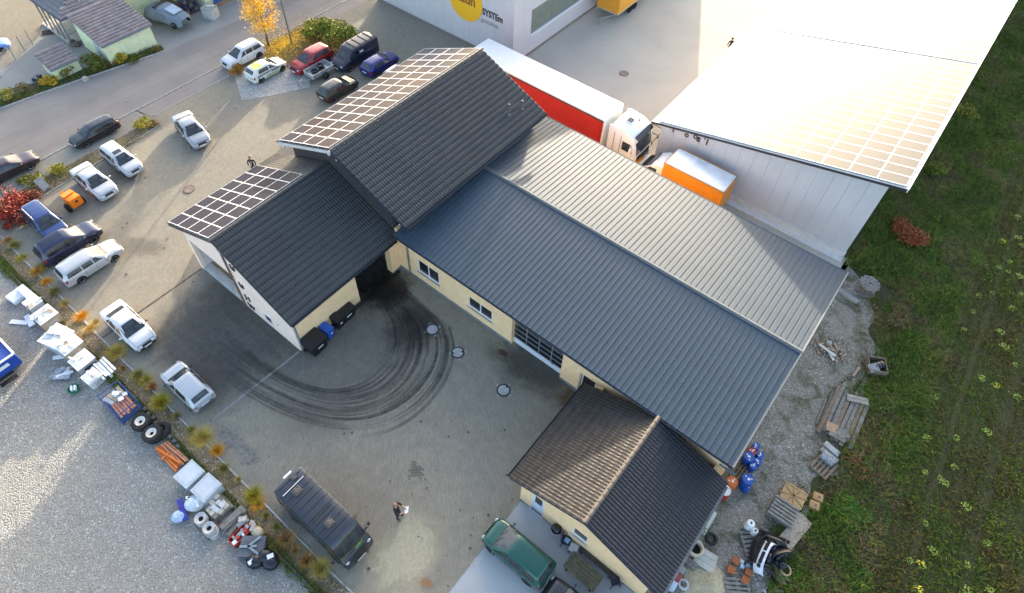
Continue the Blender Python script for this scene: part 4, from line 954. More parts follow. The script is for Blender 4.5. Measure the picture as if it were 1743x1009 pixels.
def car_meshes(kind):
    if kind in _cm: return _cm[kind]
    t = T[kind]; s = Shell(t); L, W = t['L'], t['W']; D = {}
    D['body'] = s.body()
    def glass_top(xa, xb, k=.93, n=4):
        b = MB(); b.grid([[s.top(L/2*(xa+(xb-xa)*i/n), -k+2*k*j/6) for j in range(7)] for i in range(n+1)]); return b
    D['windscreen'] = glass_top(*t['ws'], .97); D['rear_window'] = glass_top(t['rw'][0]+(t['rw'][1]-t['rw'][0])*.10, t['rw'][1]-(t['rw'][1]-t['rw'][0])*.06, .88)
    D['side'] = []
    for sg in (-1, 1):
        for (xb0, xb1, xt0, xt1) in t['side']:
            b = MB(); b.grid([[s.side(L/2*((xb0+(xb1-xb0)*i/4)*(1-f)+(xt0+(xt1-xt0)*i/4)*f), .10+.78*f, sg) for f in (0, .33, .66, 1)] for i in range(5)]); D['side'].append(b)
    R = .31 if kind in ('sedan', 'hatch', 'wagon', 'mpv') else .36
    D['R'] = R; fx = L/2*.965-t['fr']*.0-(L-t['wb'])*.44; D['wx'] = (fx, fx-t['wb'])
    tw = .20; prof = [(R*.62, -tw/2), (R*.93, -tw/2), (R, -tw*.36), (R, tw*.36), (R*.93, tw/2), (R*.62, tw/2)]
    D['wheel'] = MB().lathe(prof, 22).mesh('wheel', M_tyre, smooth=40)
    rb = MB().lathe([(0, tw/2-.03), (R*.16, tw/2-.025), (R*.2, tw/2-.05), (R*.2, tw/2-.10), (R*.56, tw/2-.10), (R*.58, tw/2-.01), (R*.63, tw/2+.004), (R*.65, tw/2-.02)], 22)
    for i in range(5):
        a = 2*math.pi*i/5; rb.rbox((R*.38*math.cos(a), R*.38*math.sin(a), tw/2-.035), (R*.44, R*.16, .03), a)
    D['rim'] = rb
    ab = MB(); Ra = R*1.17
    for i in range(14):
        a0, a1 = math.pi*i/14, math.pi*(i+1)/14
        ab.add([(0, 0, 0), (Ra*math.cos(a0), 0, Ra*math.sin(a0)), (Ra*math.cos(a1), 0, Ra*math.sin(a1))], [(0, 1, 2)])
    ab.add([(-Ra, 0, 0), (Ra, 0, 0), (Ra*.92, 0, -R*.5), (-Ra*.92, 0, -R*.5)], [(0, 1, 2, 3)])
    D['arch'] = ab.mesh('wheel_arch', M_arch)
    D['shell'] = s; _cm[kind] = D
    return D
M_seamline = mat('panel gap', (.006, .006, .007), .8, var=0)
def car(label, kind, loc, rz, pm, cat='car', name='parked_car', group=None, rails=False, sunroof=False, rimm=None, bumper=None, plate=True, gm=None, scale=1.0, hub=True, wide=1.0):
    D = car_meshes(kind); s = D['shell']; t = s.t; L, W = t['L'], t['W']
    root = thing(name, label, cat, loc, rz, group)
    def part(n, b, m, par=root, **k): return b.build(n, m, par, **k)
    body = part('body', D['body'], pm, smooth=38)
    gm = gm or M_carglass
    part('windscreen', D['windscreen'], gm, smooth=60); part('rear_window', D['rear_window'], gm, smooth=60)
    for b in D['side']: part('side_window', b, gm, smooth=60)
    R = D['R']
    for x in D['wx']:
        hw = s.at(x)[3]
        for sg in (-1, 1):
            o = inst('wheel', D['wheel'], root, (x, sg*(hw-.085), R)); o.rotation_euler = (-sg*math.pi/2, random.uniform(0, 1)*0, 0)
            part('rim', D['rim'], rimm or M_rim, o, smooth=40)
            a = inst('wheel_arch', D['arch'], root, (x, sg*(hw+.004), R*1.04))
    lo = dict(off=.01)
    z_l = s.at(L/2*.93)
    for sg in (-1, 1):
        b = MB(); zf = lambda x: s.section(x)
        x = L/2*.925; q = s.section(x); b.ball((x, sg*q[6][0]*.80, q[6][1]-.055), (.17, .14, .065), 14, 8); part('headlight', b, M_lamp, smooth=70)
        b = MB(); P = []
        for f in (-.90, -.955, -.988):
            P.append([s.flank(L/2*f, z, sg, .012) for z in (.62, .82, .97)])
        P.append([(-L/2*.997-.008, sg*s.section(-L/2*.99)[5][0]*.72, s.flank(-L/2*.99, z, sg)[2]) for z in (.62, .82, .97)])
        b.grid(P); part('tail_light', b, M_tail, smooth=60)
        xm = L/2*(t['ws'][0]-.10); hw = s.at(xm)[3]; zm = s.at(xm)[1]
        m = MB().ball((xm, sg*(hw+.10), zm+.07), (.07, .10, .07)); m.rbox((xm, sg*(hw+.02), zm+.03), (.05, .14, .03)); part('mirror', m, pm if random.random() < .6 else M_trim, smooth=50)
        g = MB()   # door gaps and sill
        xs_ = sorted({v for a in t['side'] for v in a[:2]})[1:-1]
        for xv in ([xs_[0]*L/2-.02] if len(xs_) < 3 else [xs_[1]*L/2+.02, xs_[-1]*L/2-.01]) + [L/2*(t['ws'][0]-.10)]:
            g.grid([[s.flank(xv+d, z, sg, .004) for z in (.06, .3, .55, .8, .98)] for d in (-.015, .015)])
        g.grid([[s.flank(L/2*f, z, sg, .005) for z in (.02, .10)] for f in (-.42, -.2, .0, .2, .40)])
        part('door_gap', g, M_seamline)
        for xv in ([-.05, -.40] if len(t['side']) > 2 else [-.03]):
            p = s.flank(L/2*xv, .80, sg, .01); h = MB().rbox(p, (.20, .03, .03)); part('door_handle', h, pm)
        if rails:
            r = MB(); r.tube([Vector(s.top(L/2*f, .94*sg, .05, 1)) for f in (-.72, -.5, -.25, 0, .06)], .02, 6); part('roof_rail', r, M_alu if rails is True else rails, smooth=60)
    xg = L/2; g = MB(); P = []
    for f in (.952, .985, .999):
        x = L/2*f; q = s.section(x); hw = q[6][0]*.55; P.append([(x+.016, -hw, q[9][1]-.02), (x+.018, -hw*.5, q[9][1]+.0), (x+.018, hw*.5, q[9][1]), (x+.016, hw, q[9][1]-.02)])
    g.grid(P); part('grille', g, M_trim, smooth=60)
    b = MB()
    for sx_, f0 in ((1, 1), (-1, 1)):
        row = []
        for y in (-.92, -.7, 0, .7, .92):
            x = sx_*(L/2*(1.006 if abs(y) < .5 else (.992 if abs(y) < .8 else .95)))
            row.append([(x, y*W/2*.93, .30), (x+sx_*.02, y*W/2*.94, .40), (x+sx_*.01, y*W/2*.94, .54)])
        b.grid(row)
    part('bumper', b, bumper or pm, smooth=50)
    if plate:
        for sx_ in (1, -1): part('number_plate', MB().rbox((sx_*(L/2*1.006+.025), 0, .50 if sx_ > 0 else .62), (.012, .52, .115)), M_plate)
    hb = MB()   # bonnet shut line and wipers
    xb = L/2*(t['ws'][0]+.012)
    hb.grid([[s.top(xb+d, k, .006) for k in (-.95, -.5, 0, .5, .95)] for d in (-.035, .035)]); part('scuttle', hb, M_trim)
    bg_ = MB()
    x0_, x1_ = L/2*(t['ws'][0]+.03), L/2*.94
    for k in (-.96, .96): bg_.grid([[s.top(x0_+(x1_-x0_)*i/6, k+d, .007, 1) for d in (-.012, .012)] for i in range(7)])
    bg_.grid([[s.top(x1_+d, k, .007, 1) for k in (-.96, -.5, 0, .5, .96)] for d in (-.014, .014)])
    part('bonnet_gap', bg_, M_seamline)
    wp = MB()
    for y0 in (.55, -.05): 
        wp.tube([Vector(s.top(L/2*(t['ws'][0]-.012), y0, .02, 1)), Vector(s.top(L/2*(t['ws'][0]*.80+t['ws'][1]*.20), y0-.55, .022, 1))], .009, 5)
    part('wiper', wp, M_trim)
    if sunroof: 
        b = MB(); b.grid([[s.top(L/2*x, k, .008, 1) for k in (-.55, -.2, .2, .55)] for x in (-.16, -.05, .05)]); part('sunroof', b, gm)
    an = MB().cyl(s.top(L/2*-.6, 0, 0), Vector(s.top(L/2*-.6, 0, 0))+Vector((-.10, 0, .16)), .006, n=5); part('antenna', an, M_trim)
    if scale != 1.0: root.scale = (scale, scale*wide, scale)
    return root
def place(px, z, a, b):
    """position from the roof centre pixel (height z) and heading from pixel a to pixel b"""
    p = at(px[0], px[1], z); return (p.x, p.y, 0), heading(a, b, z*.6)
P_white = paint('white', (.60, .61, .62)); P_silver = paint('silver', (.36, .38, .40), .3, .4); P_silw = paint('silver white', (.47, .49, .52), .3, .25)
P_navy = paint('navy', (.012, .018, .055), .25); P_blue = paint('mid blue', (.018, .045, .16), .25, .2); P_black = paint('black', (.012, .014, .020), .2)
P_red = paint('red', (.30, .012, .02), .28, .1); P_indigo = paint('indigo', (.014, .018, .17), .25, .2); P_olive = paint('dark olive', (.02, .021, .017), .22)
P_green = paint('bottle green', (.006, .085, .062), .28, .25); P_maroon = paint('dark plum', (.04, .026, .036), .25, .2); P_char = paint('charcoal', (.016, .022, .034), .38)

PX, MX, PY, MY_ = 0, math.pi, math.pi/2, -math.pi/2
def G_(px, z): p = at(*px, z); return (p.x, p.y, 0)
def off(v, dx, dy): return (v[0]+dx, v[1]+dy, 0)
CARS = []
octa = car('white silver estate car parked nose towards the garage wing, next to the navy off-roader', 'wagon', (-36.42, 4.25, 0), PY, P_silw, rails=True, bumper=P_silw, scale=0.855)
suv = car('navy off-road estate with ribbed roof parked between the blue estate and the white silver estate', 'suv', (-38.89, 4.22, 0), PY, P_navy, bumper=M_trim, scale=0.855)
D = car_meshes('suv')
b = MB(); s_ = D['shell']
for k in np.linspace(-.8, .8, 9): b.tube([Vector(s_.top(x, k, .012, 1)) for x in np.linspace(-1.75, -.1, 5)], .013, 5)
b.build('roof_ribs', P_navy, suv, smooth=50)
car('blue estate car with silver roof rails beside the red shrub', 'wagon', (-41.77, 4.14, 0), PX, P_blue, rails=True, scale=0.86)
car('silver white two-door saloon with dark windscreen beside the orange trailer', 'sedan', (-42.97, 8.21, 0), PX, P_silw, scale=0.875)
car('silver white estate with open sunroof panel, uppermost of the two beside the planted island', 'wagon', (-43.6, 10.66, 0), PX, P_silw, sunroof=True, scale=0.82)
car('silver saloon standing alone in the middle of the upper car park', 'sedan', (-42.61, 15.85, 0), PX-.2, P_silver, scale=0.9)
car('black estate car parked on the pale path beside the road', 'wagon', (-48, 11, 0), MY_, P_black, scale=0.79)
car('dark plum saloon cut off by the left picture edge', 'sedan', (-48.9, 5, 0), PY-.06, P_maroon, scale=0.86)
car('white off-roader parked in the row under the yellow tree', 'suv', (-47.74, 24.4, 0), MY_, P_white, scale=0.835)
green_car = car('small car with green and white advertising livery and green wheels', 'hatch', (-44.72, 24.47, 0), PY, paint('livery white', (.70, .72, .66)), rimm=mat('green rim', (.10, .30, .03), .4), scale=0.88)
car('red off-roader parked beside the dark panel van', 'suv', (-42.81, 27.74, 0), MY_, P_red, scale=0.85)
vanb = car('dark navy panel van with logo sticker on its side', 'van', (-40.45, 30.64, 0), MY_, paint('van navy', (.012, .014, .035), .3), name='parked_van', cat='van', scale=0.87)
car('indigo blue small hatchback parked beside the dark panel van', 'hatch', (-38.08, 31.31, 0), PY, P_indigo, scale=0.89)
car('dark olive hatchback with pale reflections on its bonnet beside the silver trailer', 'hatch', (-38.16, 26.65, 0), PY, P_olive, scale=0.89)
car('pale silver car mostly hidden behind the solar roof of the tall building', 'hatch', off(G_((676, 112), 1.42), 0, .3), PY, P_silver, scale=.88)
car('white saloon with black bumper in front of the garage wing', 'sedan', (-30.17, 3.14, 0), PX, P_white, bumper=M_trim, rimm=M_trim, scale=0.855)
car('silver white hatchback with red tail lights beside the yellow green grass tuft', 'hatch', (-24.16, 3.04, 0), MX, P_silw, bumper=mat('blue grey bumper', (.10, .13, .18), .5), scale=0.86)
car('bottle green family car on the pale concrete apron', 'mpv', (-4.48, 7.82, 0), MX, P_green, rimm=M_trim, scale=0.845)
car('black car cut off by the bottom picture edge beside the green family car', 'hatch', (-0.83, 7.45, 0), MX, P_black, scale=0.88)
car('grey green off-roader half hidden behind the solar panels of the garage wing', 'suv', (-33.79, 15.11, 0), PY-.05, paint('grey green', (.22, .235, .22), .3, .3), scale=0.86)
car('light blue saloon cut off by the left picture edge behind the wire fence', 'sedan', (-65.1, 10.7, 0), PY-.3, paint('sky blue', (.12, .26, .62), .3, .2), scale=0.85)
car('dark car roof just showing at the bottom picture edge on the gravel', 'hatch', (at(424, 1022, 1.2).x+.3, at(424, 1022, 1.2).y-1.75, 0), PY+.3, P_black, scale=.88)
# livery pieces on the advertising car
D = car_meshes('hatch'); s_ = D['shell']; Lh = D['shell'].L
M_lg = mat('livery green', (.10, .33, .06), .35, var=.25, vscale=2); M_ly = mat('livery yellow green', (.62, .66, .14), .35, var=.15, vscale=1.5); M_lgy = mat('livery grey', (.20, .20, .20), .35); M_lw = mat('livery lettering white', (.85, .88, .85), .4, var=0)
for sg in (-1, 1):
    b = MB(); b.grid([[s_.flank(x, z, sg, .008) for z in (.05, .25, .42)] for x in np.linspace(-.62, .70, 8)]); b.build('livery_band', M_lg, green_car)
    b = MB(); b.grid([[s_.flank(x, z, sg, .0075) for z in (.58, .8, .96)] for x in np.linspace(-1.5, 1.0, 10)]); b.build('livery_band', M_lgy, green_car)
b = MB(); b.grid([[s_.top(x, k, .006, 1) for k in np.linspace(-.9, .9, 7)] for x in np.linspace(-1.38, -.5, 6)]); b.build('livery_roof', M_ly, green_car)
Mside = Matrix(((1,0,0,0),(0,0,-1,0),(0,1,0,0),(0,0,0,1)))
text(green_car, 'MITDRUCK', (-1.35, -s_.W/2-.006, .52), .30, Mside, M_lw, .003, 'livery_letters', .012, .95)
text(vanb, 'MK', (.1, s_.W/2+.16, 1.45), .34, Matrix(((-1,0,0,0),(0,0,1,0),(0,1,0,0),(0,0,0,1))), M_lw, .003, 'sticker_letters', .01)
D = car_meshes('van'); sv = D['shell']
b = MB()
for x in (-1.9, -1.2, -.4, .3): b.box(x-.04, x+.04, -.74, .74, 2.06, 2.10)
for y in (-.74, .74): b.box(-2.2, .55, y-.02, y+.02, 2.08, 2.115)
b.build('roof_rack', M_trim, vanb)

# dark camper van
campl = G_((541, 868), 2.38)
camper = car('dark blue grey camper van with ribbed roof and roof hatches beside the planted strip', 'camper', (-12.6, 3.01, 0), PX, P_char, cat='van', name='camper_van', bumper=M_trim, rimm=M_trim, scale=0.93)
sc = car_meshes('camper')['shell']
b = MB()
for x in np.linspace(-2.35, 1.25, 10): b.grid([[sc.top(x+d, k, h, 1) for k in np.linspace(-.97, .97, 7)] for d, h in ((-.02, .002), (-.012, .022), (.012, .022), (.02, .002))])
b.build('roof_seam', mat('dark roof seam', (.008, .010, .016), .5), camper)
for x, y, sz in ((-2.3, .25, .34), (-1.62, -.1, .52), (.85, -.12, .48)):
    z = sc.at(x)[2]; h = MB().rbox((x, y, z+.04), (sz, sz, .09), 0, taper=.86).build('roof_hatch', mat('roof hatch brown grey', (.07, .06, .055), .35, var=.3, vscale=6), camper, bevel=.02)
    MB().rbox((x, y, z+.09), (sz*.55, sz*.55, .02), .78, taper=.6).build('hatch_dome', mat('hatch dome', (.10, .085, .08), .15, var=.2), h)
z = sc.at(-1.9)[2]
MB().cyl((-1.95, -.72, z+.04), (-1.95, .62, z+.05), .022, n=8).build('light_bar', M_white, camper)
MB().rbox((-2.72, .15, 2.26), (.12, .5, .06)).build('rear_lamp', M_white, camper)
MB().cyl((.2, -.7, z+.05), (.2, .62, z+.05), .014, n=6).build('roof_bar', M_trim, camper)
b = MB()
for sg in (-1, 1): b.tube([(2.0, sg*.95, 1.55), (2.1, sg*1.16, 1.72)], .014, 6); b.rbox((2.12, sg*1.19, 1.62), (.07, .14, .32))
b.build('mirror_arm', M_trim, camper)
MB().rbox((2.30, .25, 1.32), (.25, .5, .03), .2).build('dashboard_cloth', mat('green cloth', (.10, .20, .04), .8, var=.3), camper)

# ---------------------------------------------------------------- articulated truck with red curtain sider
truck = thing('articulated_truck', 'white articulated lorry with red curtain sided trailer between the halls', 'truck', (-30.25, 33.95, 0))
# local: x along the trailer, y 0..2.55
M_curt = mat('red curtain', (.50, .018, .012), .45, var=.08, vscale=.8); M_lor = mat('lorry white', (.80, .80, .79), .35, var=.03)
MB().box(.02, 12.98, .04, 2.51, 1.15, 3.62).build('trailer_box', M_curt, truck)
b = MB(); n = 40
for y in (-.002, 2.552): b.grid([[(.15+12.6*i/n, y+(.018 if i % 2 else -.012)*(1 if y > 1 else -1)*-1, z) for z in (1.05, 2.3, 3.5)] for i in range(n+1)])
b.build('curtain', M_curt, truck, smooth=60)
MB().box(-.02, 13.02, -.02, 2.57, 3.62, 3.75).build('trailer_roof', M_lor, truck, bevel=.03)
MB().box(12.98, 13.08, 0, 2.55, 1.1, 3.62).box(-.05, .02, 0, 2.55, 1.1, 3.62).build('headboard', M_lor, truck)
MB().box(.1, 12.98, -.025, -.004, 3.50, 3.615).box(.1, 12.98, 2.556, 2.575, 3.5, 3.615).build('curtain_rail', M_gut, truck)
MB().box(.1, 12.98, -.03, -.006, 1.05, 1.15).box(.1, 12.98, 2.556, 2.58, 1.05, 1.15).box(.2, 12.8, .8, 1.75, .85, 1.1).build('chassis', mat('chassis red grey', (.15, .06, .05), .6), truck)
wm = MB().lathe([(.28, -.17), (.48, -.17), (.52, -.1), (.52, .1), (.48, .17), (.28, .17)], 24).mesh('truck_wheel', M_tyre, smooth=40); rm = MB().lathe([(0, .05), (.12, .07), (.13, .1), (.24, .05), (.30, .165)], 24).mesh('rim', M_rim, smooth=40)
for x in (2.4, 3.7, 5.0, 12.3, 15.2):
    for y, sg in ((.28, -1), (2.27, 1)):
        o = inst('wheel', wm, truck, (x, y, .52)); o.rotation_euler = (-sg*math.pi/2, 0, 0); inst('rim', rm, o)
MB().box(13.1, 15.9, .45, 2.1, .6, .95).build('tractor_chassis', M_trim, truck)
b = MB()   # cab shell: profile in x-z extruded in y with rounded front
prof = [(13.45, 1.0), (13.45, 3.35), (13.7, 3.72), (14.9, 3.60), (15.55, 3.30), (15.80, 2.55), (15.92, 1.7), (15.92, .55), (14.9, .5), (14.6, 1.0)]
Mc = Matrix(((1,0,0,0),(0,0,-1,2.5),(0,1,0,0),(0,0,0,1)))
MB().prism(prof, 0, 2.45, Mc).build('cab', M_lor, truck, bevel=.09)
MB().prism([(15.58, 3.12), (15.845, 2.52), (15.96, 1.86), (15.93, 1.86), (15.80, 2.52), (15.54, 3.12)], .18, 2.27, Mc).build('windscreen', M_carglass, truck)
MB().prism([(15.53, 3.34), (15.84, 3.16), (15.88, 3.2), (15.56, 3.42)], .2, 2.25, Mc).build('sun_visor', mat('visor smoke', (.03, .03, .03), .2), truck)
for y0, y1 in ((-.002, .004), (2.446, 2.452)): MB().prism([(14.72, 1.95), (14.72, 2.72), (15.45, 2.72), (15.62, 1.95)], y0, y1, Mc).build('side_window', M_carglass, truck)
b = MB()
for y in (.035, 2.51): b.box(14.55, 14.58, y-.012, y, 1.1, 3.1); b.box(13.98, 14.01, y-.012, y, 1.4, 3.2)
b.build('cab_gap', M_trim, truck)
MB().box(15.93, 15.99, .25, 2.3, .6, .85).box(15.93, 15.98, .4, 2.15, 1.1, 1.6).build('bumper_grille', M_trim, truck)
for y in (.35, 2.2): MB().rbox((15.97, y, .95), (.06, .34, .18)).build('headlight', M_lamp, truck)
h = MB().rbox((14.45, 1.3, 3.70), (.55, .6, .05), 0, 0, .09).build('roof_hatch', M_lor, truck); MB().rbox((14.45, 1.3, 3.735), (.42, .46, .02), 0, 0, .09).build('hatch_glass', M_carglass, h)
b = MB()
for y in (-.22, 2.72): b.rbox((15.55, y, 2.3), (.10, .24, .62)); b.cyl((15.5, y, 2.55), (15.4, .1 if y < 0 else 2.4, 2.7), .025)
b.build('mirror', M_lor, truck)
b = MB().rbox((13.72, .12, 3.0), (.5, .06, 1.2), .12).rbox((13.72, 2.4, 3.0), (.5, .06, 1.2), -.12); b.build('side_deflector', M_lor, truck)
MB().cyl((14.9, 1.8, 3.6), (14.9, 1.8, 3.75), .05, n=10).build('roof_beacon', M_trim, truck)

# ---------------------------------------------------------------- orange box van beside the white hall
ov = thing('box_van', 'orange delivery van with silver roofed box body beside the white hall', 'van', (-11.9, 33.55, 0))
M_or = mat('orange box', (.72, .25, .008), .4, var=.05); M_oret = mat('box edge brown', (.42, .21, .08), .5)
MB().box(.0, 4.55, .02, 2.10, .75, 3.05).build('box_body', M_or, ov)
MB().box(.06, 4.49, .1, 2.02, 3.05, 3.085).build('box_roof', mat('silver box roof', (.66, .69, .74), .28, metal=.3, var=.12, vscale=1.5), ov)
MB().box(-.02, 4.57, 0, .095, 3.0, 3.10).box(-.02, 4.57, 2.025, 2.12, 3.0, 3.10).box(4.495, 4.58, .097, 2.023, 3.0, 3.1).box(-.03, .055, .097, 2.023, 3.0, 3.1).build('edge_rail', M_oret, ov)
MB().box(.3, 4.5, .4, 1.7, .45, .74).build('chassis', M_trim, ov)
prof = [(-.02, .5), (-.02, 2.55), (-.5, 2.45), (-.95, 2.15), (-1.75, 1.45), (-2.25, 1.25), (-2.42, .95), (-2.42, .45)]
Mv = Matrix(((1,0,0,0),(0,0,-1,1.98),(0,1,0,0),(0,0,0,1)))
MB().prism(prof, 0, 1.86, Mv).build('cab', M_lor, ov, bevel=.08)
MB().prism([(-.98, 2.16), (-1.74, 1.48), (-1.79, 1.50), (-1.01, 2.21)], .16, 1.70, Mv).build('windscreen', M_carglass, ov)
for y0, y1 in ((-.004, .003), (1.857, 1.864)): MB().prism([(-.45, 1.4), (-.45, 2.1), (-.98, 2.05), (-1.55, 1.45)], y0, y1, Mv).build('side_window', M_carglass, ov)
MB().rbox((-2.2, 1.05, 1.27), (.4, .9, .03), 0, 0, -.25).build('bonnet_mark', mat('orange bonnet', (.70, .30, .03), .4), ov)
for x in (-1.55, 3.3):
    for y, sg in ((.2, -1), (1.9, 1)):
        o = inst('wheel', car_meshes('van')['wheel'], ov, (x, y, .36)); o.rotation_euler = (-sg*math.pi/2, 0, 0); car_meshes('van')['rim'].build('rim', M_rim, o)
for y in (.3, 1.8): MB().rbox((-2.4, y, .9), (.08, .3, .2)).build('headlight', M_lamp, ov)
for y in (-.12, 2.2): MB().rbox((-1.2, y, 1.55), (.1, .2, .32)).build('mirror', M_trim, ov)

# orange trailer at the top of the yard
tr = thing('box_trailer', 'orange box trailer with drawbar at the top edge of the truck yard', 'trailer', (-28.75, 50.9, 0))
MB().box(0, 2.35, 0, 6.2, 1.0, 3.4).build('box_body', mat('yellowish orange box', (.72, .33, .03), .45, var=.05), tr)  # one even orange, yellower than the van box
MB().box(-.03, 2.38, -.03, 6.2, .92, 1.0).build('lower_rail', mat('pale rail', (.6, .5, .36), .5), tr)
b = MB().tube([(.3, 0, .8), (1.1, -1.3, .6)], .05).tube([(2.0, 0, .8), (1.1, -1.3, .6)], .05).tube([(1.1, -1.3, .6), (1.1, -1.9, .55)], .05).cyl((1.1, -1.2, .0), (1.1, -1.2, .6), .04); b.build('drawbar', M_zinc, tr)
MB().box(.3, 2.0, .1, 6, .7, .91).build('chassis', M_zinc, tr)
for y in (2.6, 3.5):
    for x, sg in ((.2, 1), (2.15, -1)):
        o = inst('wheel', car_meshes('van')['wheel'], tr, (x, y, .36)); o.rotation_euler = (0, -sg*math.pi/2, 0)

# blue truck body at the left picture edge
bt = thing('tipper_trailer', 'rear corner of a blue tipper body with pale rim at the left picture edge', 'truck', tuple(at(23, 601, 1.93).xy)+(0,), .02)
M_tb = mat('truck blue', (.01, .06, .34), .4, var=.08)
MB().box(-6, 0, -2.2, .0, .95, 1.85).build('body_side', M_tb, bt)
MB().box(-6, .02, -2.24, -2.15, 1.85, 1.93).box(-6, .02, -.06, .04, 1.85, 1.93).box(-.06, .04, -2.15, -.06, 1.85, 1.93).build('pale_rim', M_lor, bt)
MB().box(-5.9, -.06, -2.1, -.1, 1.851, 1.87).build('load_cover', mat('dark blue load', (.012, .05, .26), .7, var=.15), bt)
MB().box(.005, .012, -1.1, -.5, 1.35, 1.6).box(.005, .012, -2.0, -1.4, 1.35, 1.6).build('reflector', M_lor, bt)
MB().box(-6, -.1, -1.6, -.6, .6, .94).box(.0, .25, -1.5, -.6, .5, .58).build('chassis', M_trim, bt)
for y in (-.25, -1.95):
    o = inst('wheel', wm, bt, (-1.2, y, .52)); o.rotation_euler = (-math.pi/2, 0, 0)
# covered vehicle by the rack
cv = thing('covered_car', 'vehicle wrapped in a grey tarpaulin with pale top panel beside the green garage', 'car', tuple(at(290, 34, .4)), math.radians(12))
M_tarp = mat('grey tarpaulin', (.16, .20, .25), .6, var=.2, vscale=2, bump=.5, bscale=5)
b = MB()
st = [(-2.1, .7, .9), (-1.9, .95, 1.05), (-1.2, 1.0, 1.15), (-.7, .9, 1.2), (-.4, .88, 1.45), (.4, .85, 1.5), (1.2, .82, 1.2), (1.9, .75, 1.05), (2.15, .5, .8)]
b.grid([[(x, y*w_, max(.25, h*f)) for y, f in ((-1.08, .2), (-1, .7), (-.75, .95), (-.3, 1), (.3, 1), (.75, .95), (1, .7), (1.08, .2))] for x, w_, h in st])
b.build('tarpaulin', M_tarp, cv, smooth=60)
MB().rbox((1.0, 0, 1.36), (1.1, 1.0, .05), 0, 0, .2).build('pale_panel', mat('pale tarp panel', (.34, .42, .52), .45, var=.15, vscale=4), cv, bevel=.02)
MB().rbox((-.75, 0, 1.3), (.5, 1.2, .12)).build('cockpit_gap', M_trim, cv)
for x in (-1.5, 1.45):
    for y in (-.85, .85):
        o = inst('wheel', car_meshes('hatch')['wheel'], cv, (x, y, .3)); o.rotation_euler = (math.pi/2, 0, 0)
